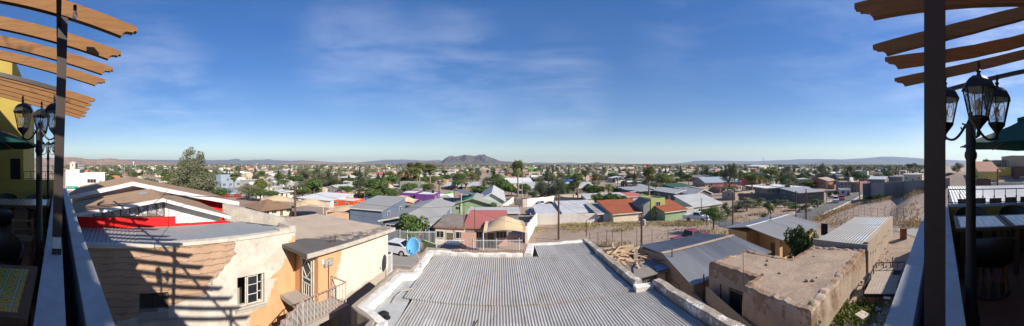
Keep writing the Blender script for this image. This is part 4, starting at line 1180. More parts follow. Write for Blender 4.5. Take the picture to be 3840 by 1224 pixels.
def corr_mat():
    N = NT('weathered corrugated iron')
    o = N.xyz()
    # panels run along Y
    pan = N.math('FLOOR', N.math('MULTIPLY', o[0], 1.18))
    wn_ = N.new('TexWhiteNoise', noise_dimensions='2D'); cb = N.new('CombineXYZ')
    row = N.math('FLOOR', N.rng(o[1], 3.0, 15.6, 0, 2.0) )
    N.put(cb.inputs[0], pan); N.put(cb.inputs[1], row); N.put(wn_.inputs['Vector'], cb.outputs[0])
    base = N.mix(wn_.outputs['Value'], (0.35, 0.33, 0.305), (0.50, 0.475, 0.44))
    st = N.noise(1.2, 6, 0.7, N.map((5, 0.25, 1)))
    base = N.mix(N.rng(st, 0.38, 0.66), base, (0.36, 0.335, 0.305))
    rs = N.rng(N.noise(0.8, 6, 0.75), 0.5, 0.7, 0, 0.6)
    base = N.mix(rs, base, (0.36, 0.26, 0.20))
    base = N.mix(N.rng(N.noise(2.0, 6, 0.8, N.map((3, 0.5, 1))), 0.54, 0.68, 0, 0.65), base, (0.14, 0.13, 0.125))
    # darker stripes repeating across the sheets at the corrugation pitch
    base = N.mix(N.rng(N.math('SINE', N.math('MULTIPLY', o[0], 2 * pi / 0.105)), -1, -0.3, 0.12, 0), base, (0.12, 0.115, 0.11))
    fl = N.rng(N.noise(3.0, 6, 0.8), 0.63, 0.66)
    base = N.mix(N.math('MULTIPLY', fl, N.rng(o[1], 10.5, 9.5, 0, 1)), base, (0.68, 0.66, 0.62))
    return N.out(base, 0.6, 0.12, 0.3)
cm = corr_mat()
yj = 10.55
rl = MB()
part('roof_sheet', MB().corr((-3.35, 3.0, zc - 0.36), (6.2, 3.0, zc - 0.36), (6.2, yj, zc - 0.30), (-3.35, yj, zc - 0.30), 0.105, 0.012, 1, 0.01, sheet=0.006, seed=2), cm, ch, 'nearer row of corrugated sheets')
part('roof_sheet', MB().corr((-3.7, yj - 0.15, zc - 0.265), (5.38, yj - 0.15, zc - 0.265), (5.36, 15.55, zc - 0.2), (-3.66, 15.55, zc - 0.2), 0.105, 0.012, 1, 0.01, sheet=0.006, seed=5), cm, ch, 'farther row of corrugated sheets')
part('roof_sheet', MB().corr((2.15, 15.4, zc - 0.17), (5.36, 15.4, zc - 0.17), (5.36, 17.4, zc - 0.12), (2.15, 17.4, zc - 0.12), 0.105, 0.012, 1, 0.01, sheet=0.006, seed=8), cm, ch, 'short row of sheets at the very back')
# white gutter bed beside the sheets on the left
part('gutter_bed', MB().slab([(-4.42, 8.9, zc - 0.34), (-3.3, 8.3, zc - 0.33), (-3.66, 12.5, zc - 0.31), (-4.25, 12.0, zc - 0.32)], 0.1), mat((0.36, 0.36, 0.35), (0.60, 0.58, 0.54), 0.9, dirt=0.3, name='patchy gutter bed'), ch)
part('hose', MB().tube([(-4.0, 9.9, zc - 0.3), (-4.02, 10.4, zc - 0.28), (-3.9, 10.8, zc - 0.22), (-3.55, 11.1, zc - 0.18)], 0.035, 7), M['concrete'], ch)
solo('rag', MB().lathe([(0.16, 0), (0.2, 0.05), (0.12, 0.11), (0.03, 0.13)], (-3.95, 9.05, zc - 0.33), 7).lathe([(0.1, 0), (0.12, 0.06), (0.03, 0.09)], (-3.75, 8.9, zc - 0.33), 6), M['rubber'], 'crumpled black bag in the white gutter of the corrugated roof', 'bag')
# coping tiles on the back parapet
tc_ = mat((0.33, 0.2, 0.14), (0.22, 0.14, 0.1), 4, name='old clay tile')
m_ = MB()
for k in range(26):
    x = -2.6 + k * 0.16
    m_.tube([(x, 15.86, zc + 0.02), (x, 16.12, zc - 0.02)], 0.065, 7)
part('coping_tiles', m_, tc_, ch)
solo('iron_bar', MB().bar((-0.95, 8.75, zc - 0.36 + .02), (-0.72, 9.35, zc - 0.2), 0.03, 0.02), M['rust'], 'rusty iron bar lying on the corrugated roof at the bottom', 'iron bar')
# antenna dish
ds = thing('satellite_dish', 'sky blue satellite dish on the left parapet of the corrugated roof', 'satellite dish', (-4.15, 13.6, zc))
dc = Vector((-4.35, 13.75, zc + 0.75)); ax = Vector((-0.08, -0.92, 0.38)).normalized()
rx = ax.cross(Vector((0, 0, 1))).normalized(); ry = rx.cross(ax)
m_ = MB(); m_.smooth = True; n = 20
rings = []
for side in (0, 1):
    for j in range(6):
        r_ = 0.005 + 0.40 * j / 5; dpt = 0.11 * (r_ / 0.4) ** 2 - 0.012 * side
        for k in range(n):
            a = 2 * pi * k / n
            m_.v.append(tuple(dc + rx * (r_ * 0.92 * cos(a)) + ry * (r_ * 1.1 * sin(a)) + ax * dpt))
for side in (0, 1):
    for j in range(5):
        for k in range(n):
            a = side * 6 * n + j * n + k; b = side * 6 * n + j * n + (k + 1) % n
            m_.f.append((a, b, b + n, a + n) if side == 0 else (a + n, b + n, b, a)); m_.m.append(0)
for k in range(n):
    a = 5 * n + k; b = 5 * n + (k + 1) % n
    m_.f.append((a, b, b + 6 * n, a + 6 * n)); m_.m.append(0)
part('dish', m_, mat((0.13, 0.40, 0.68), (0.11, 0.34, 0.6), 2, 0.45, 0.05, 40, dirt=0.08, name='sky blue paint'), ds)
m_ = MB(); m_.tube([dc - ry * 0.4 , dc - ry * 0.3 + ax * 0.42], 0.012, 6); m_.tube([dc - ry * 0.32 + ax * 0.40, dc - ry * 0.24 + ax * 0.47], 0.035, 8)
part('feed_arm', m_, M['rubber'], ds)
m_ = MB(); m_.tube([dc - ax * 0.03, dc - ax * 0.1 - Vector((0, 0, 0.2)), (-4.0, 13.6, zc + 0.2), (-3.85, 13.5, zc - 0.02)], 0.022, 8)
part('mast', m_, M['concrete'], ds)

# --- adobe flat roofed block at right, axis aligned with the street grid
adobe = NT('crumbling adobe render'); a_ = adobe
zz_ = a_.xyz()[2]
base = a_.mix(a_.rng(a_.noise(0.7, 6, 0.7), 0.35, 0.65), (0.43, 0.335, 0.255), (0.35, 0.27, 0.21))
rawc = a_.mix(a_.noise(5, 5, 0.8), (0.34, 0.225, 0.15), (0.22, 0.14, 0.095))
fpeel = a_.rng(a_.math('ADD', a_.noise(0.9, 8, 0.75), a_.rng(zz_, 7.6, 9.3, -0.12, 0.10)), 0.545, 0.56)
colA = a_.mix(fpeel, base, rawc)
colA = a_.mix(a_.rng(a_.noise(1.2, 4, 0.7, a_.map((3, 3, 0.3))), 0.55, 0.75, 0, 0.4), colA, (0.17, 0.13, 0.105))
adobe = a_.out(colA, 0.95, 0, 0.1, a_.bump(a_.noise(5, 7, 0.8), 0.6, 0.06, a_.bump(fpeel, -0.8, 0.05)))
N = NT('dirt roof with pebbles')
col = N.mix(N.rng(N.noise(0.5, 6, 0.7), 0.38, 0.62), (0.42, 0.31, 0.225), (0.29, 0.22, 0.17))
col = N.mix(N.rng(N.noise(1.7, 7, 0.8), 0.55, 0.6, 0, 0.5), col, (0.47, 0.36, 0.27))
vor = N.new('TexVoronoi'); vor.inputs['Scale'].default_value = 9; N.put(vor.inputs['Vector'], N.pos)
peb = N.rng(vor.outputs['Distance'], 0.12, 0.2, 1, 0)
col = N.mix(N.math('MULTIPLY', peb, N.rng(N.noise(2, 3), 0.45, 0.6)), col, (0.13, 0.10, 0.085))
droof = N.out(col, 0.97, 0, 0.05, N.bump(N.noise(7, 6, 0.85), 0.9, 0.05))
zA = EYE - 4.8
ab = thing('adobe_house', 'flat dirt roofed adobe house with crumbling tan walls beside the trailer', 'house', (11.5, 7, 6.2))
apoly = [(8.15, 4.05), (15.3, 4.2), (14.6, 7.25), (12.25, 7.25), (12.05, 9.95), (9.3, 10.1), (9.4, 7.3), (8.4, 7.2)]
# walls with an irregular top edge
m_ = MB(); rr = random.Random(21)
per = []
for i, p in enumerate(apoly):
    q = apoly[(i + 1) % len(apoly)]; a = Vector(p); b = Vector(q); n = max(2, int((b - a).length / 0.16))
    for k in range(n):
        c = a + (b - a) * k / n
        per.append((c, rr.uniform(-0.05, 0.05), rr.uniform(0, 1)))
n = len(per); cen = Vector((11.2, 6.9))
rows = []
for z_, off, jt in ((5.0, 0.0, 0), (7.5, 0, 0.01), (8.4, 0, 0.015), (8.85, 0.0, 0.035), (zA - 0.08, 0, 0.045), (zA, -0.04, 0.05), (zA + 0.02, -0.28, 0.03), (zA - 0.08, -0.45, 0.0)):
    row = []
    for i, (c, j1, j2) in enumerate(per):
        d = (per[(i + 1) % n][0] - per[i - 1][0]).normalized(); nn_ = Vector((d.y, -d.x))   # outward for CCW
        cc = c + nn_ * (off - jt * (0.4 + noise.noise(Vector((c.x * 2.5, c.y * 2.5, z_ * 1.5))) * 1.6))
        row.append((cc.x, cc.y, z_ + (j1 * 0.7 if z_ > 8.9 else 0) + (0.05 * noise.noise(Vector((c.x * 1.5, c.y * 1.5, 1))) if z_ > 8.9 else 0)))
    rows.append(row)
for r_ in rows: m_.v += r_
for j in range(len(rows) - 1):
    for i in range(n):
        a = j * n + i; b = j * n + (i + 1) % n
        m_.f.append((a, b, b + n, a + n)); m_.m.append(0)
part('wall', m_, adobe, ab)
m_ = MB(); rp = []
for i, p in enumerate(apoly):
    a, b, c = Vector(apoly[i - 1]), Vector(p), Vector(apoly[(i + 1) % len(apoly)])
    d1 = (b - a).normalized(); d2 = (c - b).normalized(); n1_ = Vector((d1.y, -d1.x)); n2_ = Vector((d2.y, -d2.x))
    q = b - (n1_ + n2_) * 0.2
    rp.append((q.x, q.y))
m_.prism(rp, zA - 0.4, zA - 0.02)
part('roof', m_, droof, ab)
wA = MB(); wA.box(9.335, 9.39, 8.0, 8.75, 6.9, 8.25); 
wq = part('window', MB().box(8.39, 8.43 + 0.0, 7.1, 7.15, 7, 7.05), old_wood, ab)
bpy.data.objects.remove(wq)
dA = MB(); frame_x = 9.31
dA.box(9.27, 9.33, 7.75, 8.75, 8.28, 8.36); dA.box(9.27, 9.33, 7.75, 7.83, 6.4, 8.28); dA.box(9.27, 9.33, 8.67, 8.75, 6.4, 8.28)
wq = part('window', dA, old_wood, ab, 'barred dark opening in the shaded adobe wall')
part('pane', MB().box(9.29, 9.32, 7.831, 8.669, 6.4, 8.279), M['rubber'], wq)
for k in range(14):
    x, y = rr.uniform(9.5, 14), rr.uniform(4.8, 9.5)
    if x > 12 and y > 7: continue
    s_ = rr.uniform(0.04, 0.09)
    m_ = MB(); m_.lathe([(s_, 0), (s_ * 1.2, s_ * 0.5), (s_ * 0.5, s_)], (x, y, zA - 0.02), 5, rot=rr.uniform(0, 3))
    part('stone', m_, droof, ab)

# --- the long sheet roofed annex behind it, with the tall side wall
zB = EYE - 4.6
an = thing('annex', 'long narrow annex with a pale corrugated roof beside the dirt lane', 'house', (19.5, 5.9, 7))
part('wall', MB().box(15.45, 23.5, 4.1, 4.38, 5.5, zB + 0.12).box(15.45, 15.7, 4.381, 7.4, 5.5, zB - 0.12).box(23.25, 23.5, 4.381, 7.4, 5.5, zB - 0.1).box(15.701, 23.249, 7.15, 7.4, 5.5, zB - 0.12), mat((0.40, 0.315, 0.235), (0.31, 0.24, 0.18), 0.8, bump=0.4, bscale=8, dirt=0.5, name='tan side wall'), an)
def sheet_mat(name, c1, c2, blue=0.0, rust=0.3, axis=0):
    N = NT(name); o = N.xyz()
    pan = N.math('FLOOR', N.math('MULTIPLY', o[axis], 1.25)); wn_ = N.new('TexWhiteNoise', noise_dimensions='1D'); N.put(wn_.inputs['W'], pan)
    c = N.mix(wn_.outputs['Value'], c1, c2)
    sc3 = (4, 0.3, 1) if axis == 0 else (0.3, 4, 1)
    c = N.mix(N.rng(N.noise(1.0, 6, 0.7, N.map(sc3)), 0.4, 0.68, 0, 0.6), c, tuple(x * 0.6 for x in c1))
    if blue: c = N.mix(N.rng(N.noise(0.9, 3, 0.5, N.map((1, 0.3, 1))), 0.56, 0.6, 0, blue), c, (0.16, 0.27, 0.42))
    if rust: c = N.mix(N.rng(N.noise(1.1, 7, 0.8), 0.62, 0.68, 0, rust), c, (0.2, 0.09, 0.05))
    return N.out(c, 0.55, 0.12, 0.3)
part('roof', MB().corr((15.5, 7.42, zB - 0.1), (15.5, 4.39, zB + 0.02), (23.5, 4.39, zB + 0.05), (23.5, 7.42, zB - 0.07), 0.2, 0.025, 1, 0.02), sheet_mat('pale lapped sheets', (0.21, 0.205, 0.2), (0.16, 0.16, 0.16), 0.7, 0.3, 0), an)
part('roof_edge', MB().box(15.28, 15.448, 4.1, 7.5, zB - 0.35, zB + 0.03), M['concrete'], an)
for k in range(11):
    x = 15.9 + k * 0.62
    part('wall_hole', MB().box(x, x + 0.1, 4.092, 4.099, zB - 0.75 - 0.1 * (k % 3), zB - 0.6 - 0.1 * (k % 3)), M['rubber'], an)


# --- big two slope roof house
zr, ze, zbk = EYE - 5.2, EYE - 5.95, EYE - 5.65
bg_ = thing('sheet_roof_house', 'tan house under a wide blue grey corrugated gable roof beside the junk shed', 'house', (12, 13.8, 5.4))
bs = sheet_mat('blue grey corrugated iron', (0.42, 0.415, 0.40), (0.35, 0.345, 0.335), 0.0, 0.35, 0)
m_ = MB()
m_.corr((8.65, 10.6, ze), (15.6, 10.75, ze), (15.0, 13.7, zr), (8.9, 13.6, zr), 0.11, 0.018, 1, 0.02, sheet=0.004, seed=4)
part('roof', m_, bs, bg_, 'front slope of blue grey corrugated sheets')
m_ = MB(); m_.corr((8.9, 13.62, zr - 0.005), (15.0, 13.72, zr - 0.005), (14.9, 17.1, zbk), (9.3, 17.1, zbk), 0.11, 0.018, 1, 0.02, sheet=0.004, seed=6)
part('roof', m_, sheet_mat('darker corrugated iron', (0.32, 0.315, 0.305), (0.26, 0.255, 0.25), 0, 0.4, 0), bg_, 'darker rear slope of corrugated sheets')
part('ridge', MB().bar((8.85, 13.61, zr + 0.03), (15.05, 13.71, zr + 0.03), 0.28, 0.03), mat((0.40, 0.33, 0.26), (0.32, 0.14, 0.07), 2, name='patched ridge cap'), bg_)
wt_ = mat((0.33, 0.255, 0.185), (0.27, 0.21, 0.155), 0.8, dirt=0.5, name='tan wall')
m_ = MB(); m_.add([(9.0, 10.9, 5.0), (9.0, 16.8, 5.0), (9.0, 16.8, zbk - 0.08), (9.0, 13.6, zr - 0.09), (9.0, 10.9, ze - 0.02), (14.7, 10.9, 5.0), (14.7, 16.8, 5.0), (14.7, 16.8, zbk - 0.08), (14.7, 13.6, zr - 0.09), (14.7, 10.9, ze - 0.02)],
     [(0, 1, 2, 3, 4)[::-1], (5, 6, 7, 8, 9), (0, 4, 9, 5)[::-1], (1, 6, 7, 2)[::-1], (2, 7, 8, 3)[::-1], (3, 8, 9, 4)[::-1]])
part('wall', m_, wt_, bg_)
gl_ = MB(); fr_ = [(8.992, 12.1, 7.45), (8.992, 12.9, 7.55), (8.992, 12.95, 6.5), (8.992, 12.1, 6.5)]
for a, b in zip(fr_, fr_[1:] + fr_[:1]): gl_.bar(a, b, 0.012, 0.03, up=(1, 0, 0))
part('blocked_doorway', gl_, M['rust'], bg_)
# courtyard wall going towards us, with rusty bars
cw = thing('yard_wall', 'low tan yard wall running down beside the adobe house', 'wall', (8.3, 8.5, 5.5))
part('wall', MB().prism([(7.75, 6.2), (7.95, 6.2), (8.95, 10.85), (8.75, 10.85)], 4.8, [7.2, 7.2, 7.6, 7.6]), wt_, cw)
part('sheet_panel', MB().prism([(8.12, 6.5), (8.15, 6.5), (8.95, 9.9), (8.92, 9.9)], 7.2, [8.0, 8.0, 8.2, 8.2]), mat((0.36, 0.30, 0.225), (0.28, 0.23, 0.18), 3, name='pale wooden panel'), cw)
solo('awning', MB().slab([(6.95, 4.6, 8.55), (8.0, 4.5, 8.35), (7.95, 5.7, 8.3), (7.1, 5.75, 8.5)], 0.05), mat((0.30, 0.06, 0.045), (0.22, 0.05, 0.04), 2, 0.8, name='dull red sheet'), 'dull red sheet awning at the bottom between the parapet and the adobe house', 'awning')
bars = [(2429, 1122, 960), (2472, 1128, 1008), (2520, 1112, 935), (2639, 1110, 1030), (2705, 1170, 1070), (2778, 1190, 1115)]
for i, (x, yb, yt) in enumerate([(2520, 1055, 936), (2590, 1070, 1007), (2639, 1121, 1030), (2702, 1168, 1068), (2779, 1190, 1118)]):
    p = at(x, yb, 7.3); d = hypot(p.x, p.y)
    zt_ = EYE - (yt - HY) / F * d
    solo('iron_post', MB().tube([(p.x, p.y, gz(p.x, p.y) - 0.3), (p.x, p.y, zt_)], 0.035, 6), M['rust'], ('rusty iron post at the corner of the junk shed', 'thin rusty post standing in front of the blue grey roof', 'rusty iron post beside the pale wooden panel', 'rusty iron post in the middle of the yard wall', 'rusty iron post at the near end of the yard wall')[i], 'post', 'rusty posts along the yard wall')
for i, (x, yb, yt) in enumerate([(2788, 1062, 943)]):
    p = at(x, yb, 9.2); d = hypot(p.x, p.y)
    solo('antenna_rod', MB().tube([(p.x, p.y, 9.1), (p.x - 0.03, p.y, EYE - (yt - HY) / F * d)], 0.012, 5), M['rust'], 'thin rusty rod rising from the adobe roof edge', 'rod')
# --- ochre house
oc = mat((0.56, 0.36, 0.17), (0.48, 0.31, 0.15), 0.8, dirt=0.2, name='ochre wall')
oh = thing('ochre_house', 'ochre house with a grey metal gable roof and a shaded porch', 'house', (20.5, 13.6, 5))
zo = EYE - 5.55; zor = EYE - 5.45 + 0.35
part('wall', MB().box(17.6, 23.3, 14.6, 16.6, 4.5, zo - 0.05).box(19.3, 23.3, 11.4, 14.599, 4.5, zo - 0.05).box(17.6, 18.0, 11.4, 11.8, 4.5, zo - 0.08).box(18.001, 19.299, 11.42, 11.6, 4.5, zo - 1.75), oc, oh)
gm_ = sheet_mat('grey roof metal', (0.42, 0.405, 0.38), (0.34, 0.33, 0.31), 0, 0.35, 0)
part('roof', MB().corr((17.3, 10.9, zo - 0.05), (23.7, 10.7, zo - 0.05), (23.8, 14.45, zor), (17.5, 14.45, zor), 0.25, 0.02, 1, 0.04), gm_, oh)
part('roof', MB().corr((17.5, 14.46, zor), (23.8, 14.46, zor), (23.8, 16.9, zo + 0.05), (17.2, 16.9, zo + 0.05), 0.25, 0.02, 1, 0.04), gm_, oh)
part('ridge', MB().bar((17.4, 14.45, zor + 0.04), (23.9, 14.45, zor + 0.04), 0.2, 0.03), M['white_paint'], oh)
part('door', MB().box(19.27, 19.298, 12.6, 13.4, 5.5, 7.4), old_wood, oh)
part('gate', MB().box(17.58, 17.598, 15.0, 15.7, 5.2, 7.1), M['white_paint'], oh)
part('roof_mast', MB().tube([(20.6, 14.3, zor), (20.6, 14.3, zor + 0.75)], 0.02, 6).tube([(20.35, 14.3, zor), (20.6, 14.3, zor + 0.4), (20.85, 14.3, zor)], 0.015, 5).lathe([(0.1, 0.7), (0.14, 0.78), (0.04, 0.9)], (20.6, 14.3, zor), 6), M['dark_metal'], oh)
solo('black_tarp', MB().box(22.9, 22.94, 9.8, 10.45, 7.6, 8.65), M['rubber'], 'black shade cloth stretched on posts behind the ochre house', 'tarp')

# --- junk shed between the parapet and the blue grey roof
js = thing('junk_shed', 'collapsing shed of plywood, boards and rusty corrugated sheets behind the parapet', 'shed', (7.8, 14.3, 5.3))
ply = mat((0.56, 0.40, 0.24), (0.42, 0.29, 0.17), 1.5, 0.8, 0.2, 20, dirt=0.3, name='bare plywood')
zj = EYE - 5.75
part('wall', MB().corr((6.75, 13.05, 6.2), (8.85, 13.15, 6.2), (8.85, 13.17, zj - 0.25), (6.75, 13.07, zj - 0.25), 0.12, 0.015, 1, 0.01), sheet_mat('dark rusty sheets', (0.16, 0.16, 0.16), (0.12, 0.12, 0.125), 0, 0.5, 0), js)
part('wall', MB().box(6.7, 6.75, 13.1, 17.6, 5.4, zj - 0.45).box(6.76, 9.0, 17.4, 17.5, 5.4, zj + 0.1), ply, js)
part('roof', MB().slab([(6.6, 12.85, zj - 0.22), (8.9, 12.95, zj - 0.2), (8.95, 14.6, zj - 0.02), (6.7, 14.5, zj - 0.05)], 0.05), sheet_mat('scrap roof', (0.30, 0.26, 0.21), (0.22, 0.2, 0.185), 0, 0.4, 0), js)
part('plywood_sheet', MB().slab([(6.8, 14.9, zj - 0.45), (8.0, 15.0, zj - 0.35), (8.0, 17.1, zj + 0.02), (6.85, 17.2, zj - 0.05)], 0.03), ply, js)
part('plywood_sheet', MB().slab([(8.1, 12.95, 6.3), (8.6, 12.9, 6.3), (8.65, 13.0, zj - 0.3), (8.15, 13.03, zj - 0.3)], 0.03).box(8.15, 8.62, 12.9, 12.93, 6.5, zj - 0.3), ply, js)
rr = random.Random(8)
for k in range(30):
    a = Vector((rr.uniform(6.5, 8.9), rr.uniform(13.2, 17.4), zj + rr.uniform(-0.05, 0.12))); an_ = rr.uniform(-0.9, 0.9) + (pi / 2 if k % 2 else 0); L = rr.uniform(0.7, 1.9)
    b = a + Vector((cos(an_) * L, sin(an_) * L, rr.uniform(-0.15, 0.25)))
    part('board', MB().bar(a, b, 0.1, 0.03), ply if k % 3 else old_wood, js)
part('blue_sheet', MB().slab([(8.2, 13.0, zj - 0.13), (8.95, 13.0, zj - 0.13), (9.0, 13.6, zj - 0.05), (8.25, 13.6, zj - 0.05)], 0.02), metal_sheet((0.26, 0.33, 0.42), (0.22, 0.28, 0.36), 0, 'pale blue sheet'), js)

# --- trailer in the dirt lane
trl = thing('trailer', 'black flatbed utility trailer with a bare plank deck parked in the dirt lane', 'trailer', (13.6, 2.75, 7.8))
zt2 = 8.3
cs = [(11.85, 3.35), (12.2, 1.93), (15.3, 2.0), (14.85, 3.5)]
def lerp2(a, b, t): return (a[0] + (b[0] - a[0]) * t, a[1] + (b[1] - a[1]) * t)
pk = mat((0.40, 0.32, 0.25), (0.30, 0.235, 0.18), 3, 0.85, 0.3, 20, dirt=0.3, name='grey deck planks')
m_ = MB()
for k in range(10):
    a, b = lerp2(cs[0], cs[1], k / 10), lerp2(cs[0], cs[1], (k + 0.92) / 10); c, d = lerp2(cs[3], cs[2], (k + 0.92) / 10), lerp2(cs[3], cs[2], k / 10)
    m_.slab([(a[0], a[1], zt2), (b[0], b[1], zt2), (c[0], c[1], zt2), (d[0], d[1], zt2)], 0.03)
part('deck', m_, pk, trl)
m_ = MB()
for a, b in ((cs[0], cs[1]), (cs[1], cs[2]), (cs[2], cs[3]), (cs[3], cs[0])): m_.bar((*a, zt2 - 0.09), (*b, zt2 - 0.09), 0.06, 0.09)
for (a, b, n) in ((cs[1], cs[2], 4), (cs[2], cs[3], 4), (cs[3], cs[0], 4)):
    m_.bar((*a, zt2 + 0.3), (*b, zt2 + 0.3), 0.045, 0.045)
    for k in range(n + 1):
        p = lerp2(a, b, k / n); m_.bar((*p, zt2 - 0.05), (*p, zt2 + 0.3), 0.04, 0.04, up=(0, 1, 0))
part('frame', m_, M['dark_metal'], trl)
for (cx, cy) in ((13.4, 3.62), (13.7, 1.75)):
    m_ = MB(); m_.M = Matrix.Translation((cx, cy, 8.1)) @ Matrix.Rotation(radians(90), 4, 'X')
    m_.lathe([(0.16, -0.09), (0.29, -0.08), (0.3, 0), (0.29, 0.08), (0.16, 0.09)], n=18)
    wh = part('wheel', m_, M['rubber'], trl)
    m_ = MB(); m_.box(cx - 0.4, cx + 0.4, cy - 0.11, cy + 0.11, 8.42, 8.44); part('mudguard', m_, M['dark_metal'], trl)
part('tongue', MB().bar((15.05, 2.75, zt2 - 0.1), (16.0, 2.75, zt2 - 0.12), 0.08, 0.08).tube([(15.7, 2.75, zt2 - 0.3), (15.7, 2.75, zt2 + 0.4)], 0.03, 6), M['dark_metal'], trl)
part('plate', MB().box(12.0, 12.02, 2.2, 2.5, zt2 - 0.2, zt2 - 0.1), M['white_paint'], trl)
part('mat', MB().box(14.2, 14.8, 2.1, 2.5, zt2 + 0.003, zt2 + 0.012), M['rubber'], trl)
solo('cushion', MB().prism([(10.45, 3.0), (10.85, 2.8), (11.1, 3.2), (10.7, 3.4)], 7.84, 7.98), mat((0.55, 0.46, 0.38), (0.42, 0.34, 0.27), 3, name='dirty cushion'), 'dirty pale cushion lying in the dirt lane beside the adobe wall', 'cushion')
solo('plastic_bag', MB().lathe([(0.08, 0), (0.14, 0.05), (0.1, 0.12), (0.02, 0.16)], (11.5, 2.65, 7.82), 8), M['white_paint'], 'white plastic bag on the ground behind the trailer', 'bag')
solo('oil_drum', MB().lathe([(0.3, 0), (0.3, 0.3), (0.315, 0.31), (0.3, 0.33), (0.3, 0.6), (0.315, 0.61), (0.3, 0.63), (0.3, 0.9), (0.27, 0.9), (0.27, 0.86)], (22.9, 3.1, gz(22.9, 3.1)), 16), mat((0.25, 0.10, 0.05), (0.17, 0.08, 0.05), 3, 0.7, dirt=0.4, name='rusted drum'), 'rusty oil drum at the far corner of the tan side wall', 'drum')
rr = random.Random(5)
for k in range(16):
    x, y = rr.uniform(9.8, 13), rr.uniform(2.2, 3.7); s_ = rr.uniform(0.03, 0.08)
    solo('litter_scrap' if k % 2 else 'rock', MB().lathe([(s_, 0), (s_ * 1.2, s_ * 0.5), (s_ * 0.4, s_)], (x, y, 7.8), 5, rot=rr.uniform(0, 3)), M['white_paint'] if k % 2 else droof, ('small white scrap of litter beside the adobe wall' if k % 2 else 'small stone in the dirt lane behind the trailer'), 'litter' if k % 2 else 'rock', 'scraps in the dirt lane' if k % 2 else 'stones in the dirt lane')
# ================================================================= houses of the middle distance
def wmat(h, k=0.62, **kw): return mat(tuple(round(c, 4) for c in hexc(h, k)), None, 0.5, dirt=0.35, name='house wall', **kw)
WM = {'white': mat((0.64, 0.61, 0.56), (0.48, 0.44, 0.39), 0.4, dirt=0.35, name='white wall'),
      'cream': mat((0.62, 0.53, 0.40), (0.50, 0.42, 0.31), 0.4, name='cream wall'),
      'grey': mat((0.24, 0.225, 0.21), (0.17, 0.16, 0.15), 0.4, name='grey wall'),
      'dkgrey': mat((0.13, 0.125, 0.125), (0.095, 0.09, 0.09), 0.4, name='dark grey wall'),
      'tan': mat((0.42, 0.33, 0.245), (0.33, 0.26, 0.19), 0.4, name='tan wall'),
      'green': mat((0.27, 0.36, 0.20), (0.21, 0.29, 0.165), 0.4, dirt=0.15, name='pale green wall'),
      'mint': mat((0.42, 0.52, 0.43), (0.34, 0.43, 0.35), 0.4, name='mint wall'),
      'lime': mat((0.34, 0.40, 0.11), (0.28, 0.33, 0.10), 0.4, dirt=0.15, name='lime green wall'),
      'bright_green': mat((0.12, 0.45, 0.03), (0.1, 0.36, 0.03), 0.4, dirt=0.1, name='bright green wall'),
      'purple': mat((0.14, 0.045, 0.20), (0.105, 0.035, 0.155), 0.4, dirt=0.15, name='purple wall'),
      'lilac': mat((0.36, 0.22, 0.50), (0.29, 0.18, 0.41), 0.4, dirt=0.15, name='lilac wall'),
      'slateblue': mat((0.13, 0.165, 0.225), (0.095, 0.125, 0.18), 0.4, dirt=0.2, name='slate blue wall'),
      'blue': mat((0.03, 0.14, 0.36), (0.03, 0.11, 0.28), 0.4, dirt=0.2, name='blue wall'),
      'peach': mat((0.66, 0.44, 0.28), (0.55, 0.36, 0.23), 0.4, dirt=0.2, name='peach wall'),
      'orange': mat((0.62, 0.24, 0.035), (0.5, 0.2, 0.035), 0.4, dirt=0.2, name='orange wall'),
      'redor': mat((0.60, 0.085, 0.02), (0.5, 0.08, 0.02), 0.4, dirt=0.15, name='orange red wall'),
      'red': mat((0.27, 0.035, 0.03), (0.21, 0.03, 0.025), 0.4, name='dark red wall'),
      'pink': mat((0.55, 0.33, 0.25), (0.45, 0.27, 0.21), 0.4, name='pink wall'),
      'magenta': mat((0.40, 0.03, 0.13), (0.3, 0.03, 0.1), 0.4, name='magenta wall'),
      'teal': mat((0.11, 0.27, 0.27), (0.09, 0.22, 0.22), 0.4, name='teal wall'),
      'yellow': mat((0.56, 0.44, 0.12), (0.46, 0.36, 0.11), 0.4, name='yellow wall'),
      'brown': mat((0.11, 0.065, 0.055), (0.085, 0.05, 0.045), 0.4, name='brown wall'),
      'brickw': mat((0.30, 0.155, 0.10), (0.24, 0.13, 0.09), 0.6, name='brick wall')}
RM = {'grey': mat((0.31, 0.30, 0.285), (0.24, 0.23, 0.22), 0.35, 0.8, name='grey roof'),
      'ltgrey': mat((0.44, 0.435, 0.42), (0.34, 0.335, 0.33), 0.35, 0.6, name='light grey roof'),
      'white': mat((0.66, 0.65, 0.63), (0.5, 0.49, 0.47), 0.35, 0.7, name='white roof'),
      'tan': mat((0.38, 0.30, 0.23), (0.29, 0.235, 0.18), 0.35, name='tan roof'),
      'dirty': mat((0.27, 0.22, 0.18), (0.16, 0.135, 0.115), 0.8, name='dirty roof'),
      'brown': mat((0.24, 0.145, 0.09), (0.18, 0.11, 0.07), 0.35, name='brown roof'),
      'green': mat((0.035, 0.09, 0.06), (0.03, 0.07, 0.05), 0.35, name='green roof'),
      'red': mat((0.42, 0.135, 0.115), (0.34, 0.115, 0.095), 0.35, dirt=0.2, name='faded red roof'),
      'orange': mat((0.50, 0.15, 0.06), (0.4, 0.12, 0.05), 0.35, dirt=0.1, name='orange roof'),
      'metal': wave_roof((0.38, 0.375, 0.37), (0.30, 0.30, 0.295), 0.3, 'X', 'ribbed metal roof'),
      'bluemetal': wave_roof((0.40, 0.45, 0.50), (0.33, 0.37, 0.42), 0.3, 'X', 'pale blue ribbed roof'),
      'whitemetal': wave_roof((0.58, 0.58, 0.57), (0.45, 0.44, 0.43), 0.45, 'X', 'whitish ribbed roof', 0.8)}
